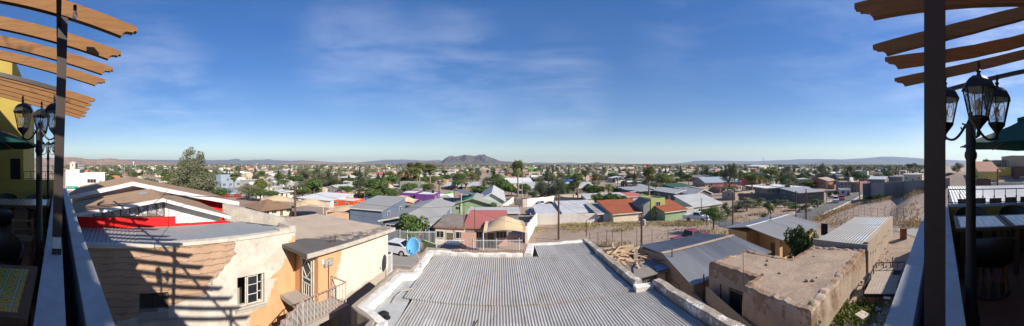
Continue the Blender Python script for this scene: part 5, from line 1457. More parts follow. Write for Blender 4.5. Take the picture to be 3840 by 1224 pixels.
def tiles(c1, c2, pitch=0.28):
    N = NT('clay roof tiles'); o = N.xyz()
    sx = N.math('SINE', N.math('MULTIPLY', o[0], 2 * pi / pitch))
    sy = N.math('FRACT', N.math('MULTIPLY', o[1], 2.6))
    c = N.mix(N.rng(N.noise(0.8, 5, 0.7), 0.35, 0.65), c1, c2)
    c = N.mix(N.rng(sx, -1, -0.2, 0.75, 0), c, tuple(x * 0.35 for x in c1))
    c = N.mix(N.rng(sy, 0, 0.12, 0.5, 0), c, tuple(x * 0.4 for x in c1))
    return N.out(c, 0.85, 0, 0.2, N.bump(sx, 0.6, 0.05))
RM['tile'] = tiles((0.40, 0.115, 0.055), (0.31, 0.09, 0.045))
RM['tile_faded'] = tiles((0.50, 0.24, 0.16), (0.42, 0.19, 0.13))
frame_w = M['white_paint']
_wm = {}
def win_mesh(w, h, fm, bars, door=False):
    k = (round(w, 2), round(h, 2), fm.name, bars, door)
    if k not in _wm:
        mb = MB(); t = 0.06
        mb.box(-w / 2, w / 2, -0.05, 0.0, h - t, h, 0); mb.box(-w / 2, -w / 2 + t, -0.05, 0, 0, h - t, 0); mb.box(w / 2 - t, w / 2, -0.05, 0, 0, h - t, 0)
        if not door: mb.box(-w / 2 + t, w / 2 - t, -0.07, 0, 0, t, 0)
        mb.box(-w / 2 + t, w / 2 - t, -0.015, 0, t if not door else 0, h - t, 1)
        for b in range(bars):
            x = -w / 2 + t + (w - 2 * t) * (b + 1) / (bars + 1)
            mb.box(x - 0.015, x + 0.015, -0.04, -0.0155, t, h - t, 0)
        me = mb.mesh('door' if door else 'window'); mats_(me, [fm, old_wood if door else M['glass']])
        _wm[k] = me
    return _wm[k]
def put_win(parent, x, y, z, w, h, rot=0, fm=None, bars=1, door=False):
    o = bpy.data.objects.new('door' if door else 'window', win_mesh(w, h, fm or frame_w, bars, door)); COL.objects.link(o)
    o.parent = parent; o.location = (x, y, z); o.rotation_euler = (0, 0, rot)
    return o
def house(label, xl, xr, yt, yb, dep, roof='flat', wc='white', rc='grey', wins=2, door=True, A=None, rh=0.9, over=0.3, cat='house', name='house', group=None, d=None, side=1, fl=None, parapet=0.25, wh=1.0, trim=None, z0=None):
    a0, a1 = az(xl), az(xr); am = (a0 + a1) / 2
    if d is None: P, d = hit((xl + xr) / 2, yb)
    zg = gz(d * sin(am), d * cos(am)) if z0 is None else z0
    if A is None: A = radians(-78) if am < radians(-42) else (radians(90) if am > radians(58) else 0.0)
    p = d * cos(am - A)
    s0, s1 = p * tan(a0 - A), p * tan(a1 - A)
    w = s1 - s0
    h = max(1.6, EYE - (yt - HY) / F * d - zg)
    u = Vector((cos(A), -sin(A), 0)); n = Vector((sin(A), cos(A), 0))
    c = u * (s0 + s1) / 2 + n * (p + dep / 2)
    t = thing(name, label, cat, (c.x, c.y, zg), -A, group, local=True)
    hw, hd = w / 2, dep / 2
    wm_ = WM[wc] if isinstance(wc, str) else wc; rm_ = RM[rc] if isinstance(rc, str) else rc
    zb = -2.5
    if roof == 'flat':
        mb = MB(); mb.box(-hw, hw, -hd, hd, zb, h - parapet)
        if parapet:
            e = 0.18
            mb.box(-hw, hw, -hd, -hd + e, h - parapet, h); mb.box(-hw, hw, hd - e, hd, h - parapet, h)
            mb.box(-hw, -hw + e, -hd + e, hd - e, h - parapet, h); mb.box(hw - e, hw, -hd + e, hd - e, h - parapet, h)
            part('wall', mb, wm_, t)
            part('roof', MB().box(-hw + e + .01, hw - e - .01, -hd + e + .01, hd - e - .01, h - parapet + .004, h - parapet + 0.05), rm_, t)
        else:
            part('wall', mb, wm_, t)
            part('roof', MB().box(-hw - over, hw + over, -hd - over, hd + over, h + .004, h + 0.16), rm_, t)
            part('fascia', MB().box(-hw - over - .03, hw + over + .03, -hd - over - .03, -hd - over - .002, h - 0.02, h + 0.19), WM['white'] if trim is None else trim, t)
        if w > 4 and d > 70 and R_.random() < 0.4:
            part('roof_tank', MB().lathe([(0.45, 0), (0.45, 0.8), (0.2, 1.0), (0.15, 1.05)], (hw * 0.4, hd * 0.3, h - parapet + 0.05), 10), M['rubber'] if R_.random() < 0.6 else M['white_paint'], t)
    elif roof in ('gx', 'gy', 'shed', 'shedx'):
        mb = MB()
        if roof == 'gy':      # gable end faces us
            pr = [(-hw, zb), (hw, zb), (hw, h), (0, h + rh), (-hw, h)]
            vs = [(x, -hd, z) for x, z in pr] + [(x, hd, z) for x, z in pr]
        elif roof == 'gx':
            pr = [(-hd, zb), (hd, zb), (hd, h), (0, h + rh), (-hd, h)]
            vs = [(hw, y, z) for y, z in pr] + [(-hw, y, z) for y, z in pr]
        elif roof == 'shed':   # rises to the back
            pr = [(-hd, zb), (hd, zb), (hd, h + rh), (-hd, h)]
            vs = [(hw, y, z) for y, z in pr] + [(-hw, y, z) for y, z in pr]
        else:                  # rises to the right
            pr = [(-hw, zb), (hw, zb), (hw, h + rh), (-hw, h)]
            vs = [(x, -hd, z) for x, z in pr] + [(x, hd, z) for x, z in pr]
        k = len(pr)
        mb.add(vs, [tuple(range(k)), tuple(range(2 * k - 1, k - 1, -1))] + [(i, k + i, k + (i + 1) % k, (i + 1) % k) for i in range(k)])
        part('wall', mb, wm_, t)
        o = over; e = 0.004; T_ = 0.10
        mb = MB()
        if roof == 'gy':
            sl_ = rh / hw
            mb.slab([(-hw - o, -hd - o, h - o * sl_ + T_ + e), (0, -hd - o, h + rh + T_ + e), (0, hd + o, h + rh + T_ + e), (-hw - o, hd + o, h - o * sl_ + T_ + e)], T_)
            mb.slab([(0.002, -hd - o, h + rh + T_ + e), (hw + o, -hd - o, h - o * sl_ + T_ + e), (hw + o, hd + o, h - o * sl_ + T_ + e), (0.002, hd + o, h + rh + T_ + e)], T_)
            tr = MB()
            for sg in (-1, 1): tr.bar((sg * (hw + o), -hd - o - 0.02, h - o * sl_ + 0.03), (sg * 0.01, -hd - o - 0.02, h + rh + 0.03), 0.03, 0.2)
        elif roof == 'gx':
            sl_ = rh / hd
            mb.slab([(-hw - o, -hd - o, h - o * sl_ + T_ + e), (hw + o, -hd - o, h - o * sl_ + T_ + e), (hw + o, 0, h + rh + T_ + e), (-hw - o, 0, h + rh + T_ + e)], T_)
            mb.slab([(-hw - o, 0.002, h + rh + T_ + e), (hw + o, 0.002, h + rh + T_ + e), (hw + o, hd + o, h - o * sl_ + T_ + e), (-hw - o, hd + o, h - o * sl_ + T_ + e)], T_)
            tr = MB(); tr.bar((-hw - o, -hd - o - 0.02, h - o * sl_ + 0.03), (hw + o, -hd - o - 0.02, h - o * sl_ + 0.03), 0.03, 0.16)
        elif roof == 'shed':
            sl_ = rh / dep
            mb.slab([(-hw - o, -hd - o, h - o * sl_ + T_ + e), (hw + o, -hd - o, h - o * sl_ + T_ + e), (hw + o, hd + o, h + rh + o * sl_ + T_ + e), (-hw - o, hd + o, h + rh + o * sl_ + T_ + e)], T_)
            tr = MB(); tr.bar((-hw - o, -hd - o - 0.02, h - o * sl_ + 0.03), (hw + o, -hd - o - 0.02, h - o * sl_ + 0.03), 0.03, 0.16)
        else:
            sl_ = rh / w
            mb.slab([(-hw - o, -hd - o, h - o * sl_ + T_ + e), (hw + o, -hd - o, h + rh + o * sl_ + T_ + e), (hw + o, hd + o, h + rh + o * sl_ + T_ + e), (-hw - o, hd + o, h - o * sl_ + T_ + e)], T_)
            tr = MB(); tr.bar((-hw - o, -hd - o - 0.02, h - o * sl_ + 0.03), (hw + o, -hd - o - 0.02, h + rh + o * sl_ + 0.03), 0.03, 0.16)
        part('roof', mb, rm_, t); part('fascia', tr, trim or WM['white'], t)
    elif roof == 'hip':
        mb = MB().box(-hw, hw, -hd, hd, zb, h); part('wall', mb, wm_, t)
        o = over; k_ = max(0, hw - hd)
        mb = MB().add([(-hw - o, -hd - o, h - .05), (hw + o, -hd - o, h - .05), (hw + o, hd + o, h - .05), (-hw - o, hd + o, h - .05), (-k_ - .01, 0, h + rh), (k_ + .01, 0, h + rh)], [(0, 1, 5, 4), (1, 2, 5), (2, 3, 4, 5), (3, 0, 4), (3, 2, 1, 0)])
        part('roof', mb, rm_, t)
    storeys = fl or (2 if h > 5.2 else 1)
    fh = h / storeys
    for s_ in range(storeys):
        zz = s_ * fh
        ww = min(1.3, w * 0.28) * wh; hh = min(1.15, fh * 0.42) * wh
        if hh > 0.35 and wins:
            n_ = wins + (1 if door and s_ == 0 else 0)
            for k in range(n_):
                x = -hw + w * (k + 0.5) / n_
                if door and s_ == 0 and k == n_ // 2:
                    put_win(t, x, -hd - 0.002, 0.02, min(0.95, w * 0.3), min(2.0, fh * 0.75), 0, None, 0, True)
                else: put_win(t, x, -hd - 0.002, zz + fh * 0.4, ww, hh, 0, None, 1 + (k % 2))
        if side and dep > 3.5 and hh > 0.35:
            n2_ = max(1, int(dep / 4.5))
            for sg in (-1, 1):
                if (sg > 0) == (am - A < 0):
                    for k in range(n2_):
                        put_win(t, sg * (hw + 0.002), -hd + dep * (k + 0.5) / n2_, zz + fh * 0.4, min(1.1, ww), hh, sg * pi / 2, None, 1)
    t['_w'] = w; t['_h'] = h; t['_d'] = dep
    return t
def H(*a, **k): return house(*a, **k)

# -- left of the eucalyptus
wa_ = H('left part of the tall white workshop, with a teal painted band and lettering', 246, 298, 637, 714, 14, 'flat', 'white', 'tan', 0, False, cat='workshop', parapet=0.4)
w_, h_, dd_ = wa_['_w'], wa_['_h'], wa_['_d']
part('painted_band', MB().box(-w_ / 2 + 0.3, w_ / 2 - 0.6, -dd_ / 2 - 0.012, -dd_ / 2 - 0.004, 0.5, 2.0), mat((0.0, 0.20, 0.15), (0.0, 0.15, 0.11), 0.8, name='teal sign paint'), wa_)
m_ = MB(); xo = -w_ / 2 + w_ * 0.13; zo_ = h_ - 2.0
for k in range(12):
    a = 2 * pi * k / 12; b = 2 * pi * (k + 1) / 12
    m_.bar((xo + 0.28 * cos(a), -dd_ / 2 - 0.008, zo_ + 0.28 * sin(a)), (xo + 0.28 * cos(b), -dd_ / 2 - 0.008, zo_ + 0.28 * sin(b)), 0.01, 0.09)
m_.box(xo + 0.5, xo + 0.6, -dd_ / 2 - 0.013, -dd_ / 2 - 0.004, zo_ - 0.3, zo_ + 0.55)
part('lettering', m_, M['dkgrey'] if 'dkgrey' in M else WM['dkgrey'], wa_)
for k in range(5):
    m_ = MB(); x = -w_ / 2 + 0.8 + k * 0.85
    m_.box(x, x + 0.5, -dd_ / 2 - 0.018, -dd_ / 2 - 0.0125, 1.2, 1.3).box(x + 0.2, x + 0.3, -dd_ / 2 - 0.0185, -dd_ / 2 - 0.0181, 0.9, 1.6)
    part('painted_mark', m_, WM['white'], wa_)
wb_ = H('right part of the white workshop with a blue window strip and rusty gate', 298.5, 393, 650, 722, 16, 'flat', 'white', 'tan', 0, False, cat='workshop', parapet=0.4)
w_, h_, dd_ = wb_['_w'], wb_['_h'], wb_['_d']; sc_ = w_ / 94.5
def fx(px): return -w_ / 2 + (px - 298.5) * sc_
for k in range(3): put_win(wb_, fx(333 + 11 * k), -dd_ / 2 - .003, h_ * 0.50, 10.5 * sc_, h_ * 0.19, 0, M['concrete'], 0)
part('gate', MB().box(fx(334), fx(355), -dd_ / 2 - .05, -dd_ / 2 - .003, 0, h_ * 0.36), mat((0.42, 0.28, 0.17), (0.3, 0.19, 0.12), 2, name='rusty gate'), wb_)
part('vent', MB().box(fx(374), fx(380), -dd_ / 2 - .05, -dd_ / 2 - .003, h_ * 0.53, h_ * 0.6), WM['red'], wb_)
H('low house with an orange tiled roof behind the brown shingle roof', 403, 466, 709, 730, 4, 'shed', 'tan', 'tile', 0, False, rh=1.3)
H('white gabled cottage at the left beside the street', 478, 514, 656, 667, 9, 'gy', 'white', 'white', 2, True, rh=1.0)
H('long tan flat roofed building behind the brown shingle roof, white rimmed', 527, 652, 680, 697, 15, 'flat', 'white', 'tan', 3, False)
H('white house beyond the parked cars at the far left street', 408, 426, 656, 669, 8, 'flat', 'white', 'grey', 1)
H('cream house left of the eucalyptus behind a hedge', 585, 640, 652, 664, 9, 'flat', 'cream', 'tan', 3)
H('beige barn like house on the far left slope above the white workshop', 262, 282, 612, 632, 9, 'gy', 'cream', 'white', 1, True, d=170, z0=8)
# -- between the eucalyptus and the dark tree cluster
H('house with a pale blue metal roof and dark red walls near the mesquite', 832, 905, 727, 742, 11, 'shed', 'red', 'bluemetal', 1, False, rh=1.0)
H('white house with a low white roof right of the mesquite tree', 935, 985, 722, 745, 9, 'flat', 'white', 'white', 2)
H('beige low house with a dark roof beside the white two window building', 815, 853, 672, 686, 9, 'shed', 'cream', 'grey', 2, False, rh=1.0)
H('white building with two grey windows in front of the bigger white one', 853, 920, 667, 686, 8, 'flat', 'white', 'ltgrey', 2, False)
H('larger white flat building with an air cooler on its wall', 867, 940, 646, 664, 16, 'flat', 'white', 'white', 2, False)
H('low grey building with overhanging roof left of the white buildings', 816, 848, 645, 662, 12, 'flat', 'grey', 'tan', 1, parapet=0, over=0.8)
H('wide building with a big grey roof and a tall white end wall', 935, 1102, 680, 697, 24, 'flat', 'white', 'grey', 0, False)
H('orange and white low house behind the big grey roof', 966, 1030, 656, 668, 9, 'shed', 'orange', 'tan', 2, False, rh=0.8)
H('grey house with a dark shed roof beside a white block', 992, 1056, 704, 719, 10, 'shed', 'cream', 'grey', 1, False, rh=0.6)
H('white block between the dark shed roof and the tall dark pole', 1056, 1102, 703, 722, 9, 'flat', 'white', 'grey', 1)
H('white carport house with brown posts left of the tall dark pole', 1030, 1100, 722, 744, 8, 'flat', 'white', 'white', 3, parapet=0, over=0.7)
H('cream lean-to beside the grey gabled house', 1202, 1221, 706, 728, 7, 'flat', 'cream', 'tan', 0)
H('grey gabled house with two brown doors and a light roof', 1222, 1270, 706, 729, 15, 'gy', 'grey', 'ltgrey', 1, True, rh=1.1)
H('long low white building with a deep flat roof beyond the green trees', 1262, 1403, 668, 686, 14, 'flat', 'white', 'white', 6, parapet=0, over=1.0)
H('white building beside the paved square behind the palms', 1440, 1490, 671, 695, 14, 'flat', 'white', 'grey', 3, True, parapet=0, over=0.5)
H('white roofed house with an orange red wall in front of the red hip roof', 1236, 1325, 752, 778, 7, 'flat', 'redor', 'white', 1, True)
H('wide house under a white sloping roof with a notched parapet', 1118, 1240, 748, 772, 13, 'shed', 'white', 'white', 2, rh=0.6)
H('house with a faded red hipped roof beside the blue walled yard', 1218, 1284, 735, 750, 9, 'hip', 'red', 'red', 1, rh=1.2)
H('blue walled building under the tan shade canopy', 1326, 1372, 731, 750, 8, 'flat', 'blue', 'grey', 1)
H('small cream wall house under the brown pyramid roof', 985, 1095, 795, 812, 8, 'hip', 'cream', 'brown', 3, rh=1.6, over=0.9)
# church
church = H('pink church with two bell towers and a red roof', 921, 962, 636, 648, 18, 'gy', 'pink', 'red', 1, True, rh=2.5, cat='church', name='church')
w_, h_ = church['_w'], church['_h']
for sx in (-1, 1):
    x = sx * (w_ / 2 - 1.0)
    m_ = MB().box(x - 1.3, x + 1.3, -10.6, -8.0, 0, h_ + 3.0); m_.box(x - 1.0, x + 1.0, -10.3, -8.3, h_ + 3.0, h_ + 5.0); m_.lathe([(1.0, 0), (0.8, 0.8), (0.1, 1.4)], (x, -9.3, h_ + 5.0), 10)
    part('bell_tower', m_, WM['pink'], church)
# -- blue grey houses, purple house, green houses
bh1 = H('slate blue house with a flat grey roof left of the bigger grey roof', 1313, 1432, 786, 846, 12, 'shed', 'slateblue', 'grey', 0, False, rh=0.9)
H('peach walled low building between the tan roof and the slate blue house', 1222, 1311, 795, 835, 7, 'flat', 'peach', 'grey', 0, False)
bh2 = H('big slate blue house with a wide grey roof and white fascia', 1436, 1608, 833, 905, 18, 'gy', 'slateblue', RM['grey'], 2, True, rh=0.75, over=0.5)
H('small brown flat roofed bay in front of the big slate blue house', 1488, 1560, 838, 915, 2.0, 'flat', 'brown', 'white', 0, False)
ph = H('purple flat roofed building with a white roof rim', 1557, 1627, 729, 767, 10, 'flat', 'purple', 'white', 0, False, parapet=0.3)
H('left purple wing of the flat roofed building, partly behind the tan canopy', 1499, 1556, 724, 762, 9, 'flat', 'purple', 'white', 1, False)
gh1 = H('pale green gabled house with two barred windows and a green dish', 1690, 1856, 770, 802, 12, 'gy', 'green', 'grey', 3, False, rh=1.6, over=0.6, trim=WM['green'])
gh2 = H('left pale green gabled house behind the blue house', 1594, 1684, 770, 795, 12, 'gy', 'green', 'grey', 1, False, rh=1.3, over=0.5, trim=WM['green'])
gh3 = H('long mint green house with a pale grey gable roof behind the green gables', 1797, 1890, 752, 792, 26, 'gy', 'mint', 'ltgrey', 0, False, rh=1.9, over=0.5)
H('small lean-to with an orange red roof between the green gables', 1688, 1746, 768, 790, 4, 'shed', 'green', 'orange', 0, False, rh=1.0)
H('bright green wall behind the purple building', 1655, 1690, 728, 745, 5, 'shedx', 'bright_green', 'tan', 0, False, rh=0.9)
# teal tarp and solar frame
Pq, dq = hit(1735, 770)
dq = 74
def ptd(x, y, d): v = atd(x, y, d); return v
tp_ = thing('solar_rack', 'tilted solar panel rack on posts above the green houses', 'solar panels', atd(1745, 745, 76))
c_ = [atd(1703, 709, 74), atd(1752, 713, 82), atd(1780, 730, 74), atd(1730, 725, 68)]
m_ = MB().slab(c_, 0.06); part('panel', m_, mat((0.03, 0.035, 0.05), (0.05, 0.055, 0.07), 1, 0.25, 0.05, 60, 0, 0.5, 0.1, name='solar glass'), tp_)
for p in c_: part('post', MB().tube([(p.x, p.y, p.z - 0.07), (p.x, p.y, gz(p.x, p.y) - 0.2)], 0.07, 6), M['white_paint'], tp_)
ts = thing('tarpaulin', 'teal tarpaulin stretched below the solar panel rack', 'tarp', atd(1760, 745, 72))
part('cloth', MB().slab([atd(1722, 742, 74), atd(1770, 728, 78), atd(1792, 738, 74), atd(1745, 750, 68)], 0.03), WM['teal'] if False else mat((0.0, 0.17, 0.13), (0.0, 0.13, 0.1), 1, name='teal cloth'), ts)
# pink roof houses opposite
H('beige house with barred windows and a dirty brown flat roof', 1632, 1742, 856, 925, 8.0, 'flat', 'cream', 'dirty', 2, True, parapet=0, over=0.15, trim=WM['brickw'], z0=4.4)
H('house with a large faded red roof beside the tan shade canopy', 1743, 1900, 856, 925, 8.5, 'shed', 'pink', 'red', 3, True, rh=0.55, over=0.25, trim=WM['brickw'], z0=4.4)
H('long grey sheet roof behind the faded red roof', 1760, 1945, 806, 830, 4, 'shed', 'grey', 'ltgrey', 0, False, rh=0.4)
H('low adobe shed in the yard behind the faded red roof', 1866, 1955, 788, 803, 3, 'flat', 'tan', 'dirty', 0, False)
# -- behind the vacant lot
H('low store with a whitish corrugated roof behind the long white wall', 2016, 2118, 806, 835, 6, 'shed', 'white', 'whitemetal', 0, False, rh=0.9)
H('grey block shed with a striped metal roof and a red corner sheet', 2112, 2240, 798, 832, 7, 'shed', 'grey', 'whitemetal', 0, False, rh=1.3)
H('shed with a plain grey roof left of the orange tiled roof', 2242, 2316, 812, 833, 7, 'shed', 'ltgrey' if 'ltgrey' in WM else 'grey', 'grey', 0, False, rh=0.9)
H('house with a broad orange tiled roof behind the long white wall', 2300, 2432, 806, 832, 8, 'shed', 'cream', 'tile', 0, False, rh=1.4)
gt = H('tall lime green tower house with one square window', 2441, 2494, 744, 822, 5, 'flat', 'lime', 'dirty', 0, False, cat='house')
put_win(gt, 0.0, -gt['_d'] / 2 - .003, gt['_h'] * 0.62, 1.1, 0.9, 0, None, 1)
part('slope_wall', MB().prism([(-gt['_w'] / 2 - 1.6, -2.4), (-gt['_w'] / 2 - .002, -2.4), (-gt['_w'] / 2 - .002, 2.4), (-gt['_w'] / 2 - 1.6, 2.4)], -1, [gt['_h'] - 1.2, gt['_h'] - .3, gt['_h'] - .3, gt['_h'] - 1.2]), WM['grey'], gt)
H('green walled house with an orange tiled shed roof right of the tower', 2494.5, 2576, 808, 824, 6, 'shed', 'bright_green' if False else 'green', 'tile', 0, False, rh=1.2)
H('small house with a red sheet roof behind the citrus trees', 2353, 2409, 744, 756, 7, 'shed', 'pink', 'red', 1, rh=0.7)
H('white arched roof shed beside the citrus trees', 2200, 2352, 743, 768, 6, 'shed', 'white', 'ltgrey', 0, False, rh=0.8)
H('turquoise house with a long porch and grey roof', 2366, 2480, 716, 740, 11, 'shed', 'teal', 'metal', 4, True, rh=0.8, over=0.6)
H('bright orange house with a white car in front', 2482, 2530, 719, 740, 10, 'shed', 'orange', 'metal', 2, True, rh=0.8)
H('dark grey two storey house with pale sheet roofs right of the orange house', 2532, 2606, 724, 765, 12, 'gy', 'dkgrey', 'ltgrey', 2, False, rh=0.8)
H('dark grey house wing with a white sheet roof behind the white canopy', 2607, 2668, 728, 768, 10, 'gy', 'dkgrey', 'ltgrey', 1, False, rh=1.2)
H('brown garage at the end of the long white wall', 2566, 2602, 762, 797, 6, 'flat', 'brown', 'dirty', 0, False)
H('white walled yard house under a tilted white canopy', 2603, 2705, 770, 798, 7, 'shed', 'white', 'ltgrey', 0, False, rh=1.6)
H('low house with a dark green roof behind the grey two storey house', 2530, 2604, 703, 720, 12, 'shed', 'dkgrey', 'green', 0, False, rh=1.2)
H('big pale hall with a light blue grey roof', 2645, 2778, 684, 703, 22, 'gx', 'pink', 'bluemetal', 3, False, rh=2.6, over=0.4, cat='hall', A=radians(20))
H('cream arcade building with a red roof and arched openings', 2722, 2782, 699, 721, 10, 'hip', 'cream', 'red', 4, True, rh=1.0)
H('brown shop with a white sign board beside the arcade', 2785, 2806, 700, 716, 9, 'flat', 'brown', 'tan', 1)
H('block house with a flat tan roof behind the white sheet roofs', 2640, 2712, 706, 722, 9, 'flat', 'tan', 'tan', 0, False)
H('rust coloured gate house left of the arcade', 2700, 2725, 708, 724, 7, 'flat', 'brickw', 'tan', 0, False)
H('crumbling ruined house with patches of white plaster', 2757, 2830, 718, 746, 6, 'flat', 'tan', 'tan', 2, True, parapet=0.5)
H('long grey building with a thick white roof edge behind the date palm', 2872, 2980, 704, 733, 14, 'flat', 'grey', 'white', 5, True, parapet=0, over=0.6, A=radians(20))
H('right end of the long white edged building', 2982, 3030, 706, 740, 14, 'flat', 'grey', 'white', 2, False, parapet=0, over=0.6, A=radians(20))
H('dark grey block house with a blue grey roof next to the grey street pole', 2996, 3090, 722, 763, 12, 'shed', 'dkgrey', 'metal', 0, False, rh=0.5, A=radians(30))
H('brown brick two storey building above the long white edged building', 2970, 3012, 667, 692, 12, 'flat', 'brickw', 'tan', 3, True)
H('small house with a bright red roof beyond the palms at right', 2923, 2962, 660, 670, 9, 'gx', 'cream', 'red', 1, rh=1.2)
H('dark walled hall with a white roof right of the brick building', 3082, 3134, 657, 682, 14, 'flat', 'dkgrey', 'white', 0, False, A=radians(45))
H('white two storey house beside a palm at right', 3136, 3163, 656, 681, 9, 'flat', 'white', 'white', 3, True, A=radians(60))
H('three storey grey block building at the bend of the street', 3150, 3193, 683, 724, 12, 'flat', 'grey', 'dirty', 3, True, fl=2, A=radians(60))
H('tall brick and grey building with a dark red roof edge beside the street', 3193, 3222, 684, 722, 10, 'flat', 'brickw', 'red', 2, True, fl=2, A=radians(90))
H('white garage with a red gate above the parked cars', 3152, 3190, 711, 737, 6, 'flat', 'white', 'grey', 1, True, A=radians(60))
H('dark red shop at the far end of the street', 3222, 3236, 687, 718, 12, 'flat', 'red', 'cream' if 'cream' in RM else 'white', 1, True)
H('magenta and white shop far beyond the grey wall', 3229, 3290, 646, 658, 14, 'flat', 'magenta', 'white', 3, True)
H('small grey house with an awning above the long grey wall', 3332, 3386, 663, 683, 10, 'flat', 'grey', 'grey', 2, True)
H('cream house with a white roof above the long grey wall near the post', 3388, 3458, 655, 683, 12, 'flat', 'cream', 'white', 2, True, parapet=0, over=0.5)
H('low shed with white corrugated roofs behind the long grey wall', 3256, 3318, 673, 686, 10, 'shed', 'ltgrey' if False else 'grey', 'whitemetal', 0, False, rh=1.4)
H('beige cube building standing out in the far town at right', 2574, 2632, 635, 652, 22, 'flat', 'tan', 'tan', 3, False)
H('long tan supermarket building in the far town', 2262, 2340, 634, 650, 30, 'flat', 'cream', 'tan', 0, False, cat='shop')
H('grey right half of the long supermarket building', 2341, 2418, 637, 651, 30, 'flat', 'grey', 'tan', 3, False, cat='shop')
H('white wall like building in the far town right of the shaggy palm', 2457, 2503, 640, 651, 10, 'flat', 'white', 'white', 0, False)
H('big white gabled industrial hall far at right', 2845, 2905, 624, 636, 40, 'gy', 'white', 'white', 0, False, cat='hall', rh=3)
H('long blue grey factory far at right', 2922, 3000, 625, 637, 40, 'flat', 'slateblue', 'white', 0, False, cat='factory')
H('long pale factory with white roof edge far at right', 3001, 3105, 624, 636, 40, 'flat', 'grey', 'white', 0, False, cat='factory')
# -- centre far
H('low building with a dark green roof beyond the solar panels', 1687, 1748, 661, 667, 14, 'shed', 'cream', 'green', 3, rh=2.2)
H('lilac building below the dark green roof', 1692, 1740, 668, 684, 8, 'flat', 'lilac', 'tan', 0, False)
H('small bright yellow orange building between the palms', 1663, 1677, 675, 685, 6, 'flat', 'orange', 'tan', 0)
H('long house with a patchy grey roof behind the date palms, left half', 1664, 1732, 700, 712, 9, 'shed', 'brickw', 'ltgrey', 1, False, rh=1.8)
H('long house with a patchy grey roof behind the date palms, right half', 1734, 1806, 701, 715, 9, 'shed', 'brickw', 'ltgrey', 1, False, rh=1.8)
H('long building with a white roof strip in the middle distance', 1696, 1760, 646, 654, 14, 'flat', 'dkgrey', 'white', 0, False, parapet=0)
H('school building with a patchwork of roof sheets and a row of windows', 1897, 2000, 688, 708, 20, 'shed', 'cream', 'white', 6, False, rh=2.0, cat='school')
H('bright orange flat house beyond the school', 2000, 2025, 655, 666, 9, 'flat', 'orange', 'orange', 1)
H('long grey roofed row house behind the trees, left part', 1972, 2100, 706, 728, 12, 'shed', 'dkgrey', 'ltgrey', 3, True, rh=2.0)
H('long grey roofed row house behind the trees, right part', 2102, 2235, 707, 728, 12, 'shed', 'dkgrey', 'ltgrey', 3, True, rh=2.0)
H('house half covered by a bright blue tarpaulin roof', 2120, 2205, 686, 700, 10, 'shed', 'white', 'blue' if 'blue' in RM else WM['blue'], 0, False, rh=1.6)
H('red house with a white porch roof in the middle distance', 2390, 2416, 662, 674, 8, 'flat', 'red', 'white', 1)
H('dark house under a curved white roof beside the street poles', 2352, 2400, 683, 702, 9, 'flat', 'brown', 'white', 2, True, parapet=0, over=0.6)
H('low grey house with a light roof left of the turquoise house', 2386, 2430, 700, 712, 8, 'shed', 'dkgrey', 'metal', 1, rh=0.6)
H('red roofed long house above the tall eucalyptus trees', 2204, 2240, 641, 650, 12, 'shed', 'brickw', 'red', 2, rh=1.0)
H('lime green small house on the far side of the cross street', 1888, 1912, 662, 676, 8, 'flat', 'lime', 'grey', 1)
H('cream wall house with terracotta band behind the row of trees', 2106, 2196, 735, 750, 4, 'flat', 'cream', 'tan', 0, False)
# -- hillside at the right edge, beyond the post
H('yellow house with a faded tile roof above the terrace railing', 3673, 3745, 644, 690, 8, 'shed', 'yellow', 'tile_faded', 2, False, rh=1.6, d=48, z0=8.4)
H('brown wall house below the yellow house at right', 3660, 3716, 671, 722, 2, 'flat', 'brown', 'dirty', 0, False, d=42, z0=8.0)
H('pale tan yard building right of the brown wall', 3718, 3850, 686, 722, 2, 'flat', 'cream', 'tan', 0, False, d=44, z0=8.0)
H('yellow flat house with dark window between the tile roofs', 3748, 3800, 628, 690, 8, 'flat', 'yellow', 'tan', 1, False, d=52, z0=8.6)
H('dark brown cube house at the right edge of the view', 3806, 3860, 625, 690, 8, 'flat', 'brown', 'tan', 1, False, d=50, z0=8.6)
H('tall tan blank wall building at the right edge of the view', 3793, 3870, 584, 690, 10, 'flat', 'tan', 'tan', 0, False, d=60, z0=9.0)
H('grey two storey house on the skyline at right', 3731, 3792, 601, 690, 10, 'flat', 'grey', 'grey', 2, False, d=64, z0=9.0)
H('long dark block wall building with small openings behind the right lamp', 3548, 3664, 652, 716, 6, 'flat', 'dkgrey', 'dirty', 2, False, d=56, z0=8.4)
nb = thing('neighbour_house', 'neighbour building with a white corrugated roof just beyond the railing', 'house', (15, -6, 7.5))
part('wall', MB().box(6.7, 24, -12, -0.62, 6, EYE - 2.02), WM['white'], nb)
part('roof', MB().corr((6.65, -12, EYE - 1.9), (6.65, -0.58, EYE - 1.95), (24.1, -0.58, EYE - 1.95), (24.1, -12, EYE - 1.9), 0.2, 0.025, 1, 0.03), mat((0.62, 0.61, 0.59), (0.48, 0.47, 0.45), 0.6, 0.6, name='whitish sheet roof'), nb)
# a row of wooden planters under the railing
rr = random.Random(3)
for k in range(9):
    y = -0.55 - k * 0.4
    solo('fence_board', MB().box(6.9, 6.94, y - 0.15, y + 0.15, EYE - 1.6, EYE - 0.86 + rr.uniform(-.03, .03)), old_wood, 'dark wooden board of the row behind the yellow wall railing', 'board', 'dark boards behind the railing')

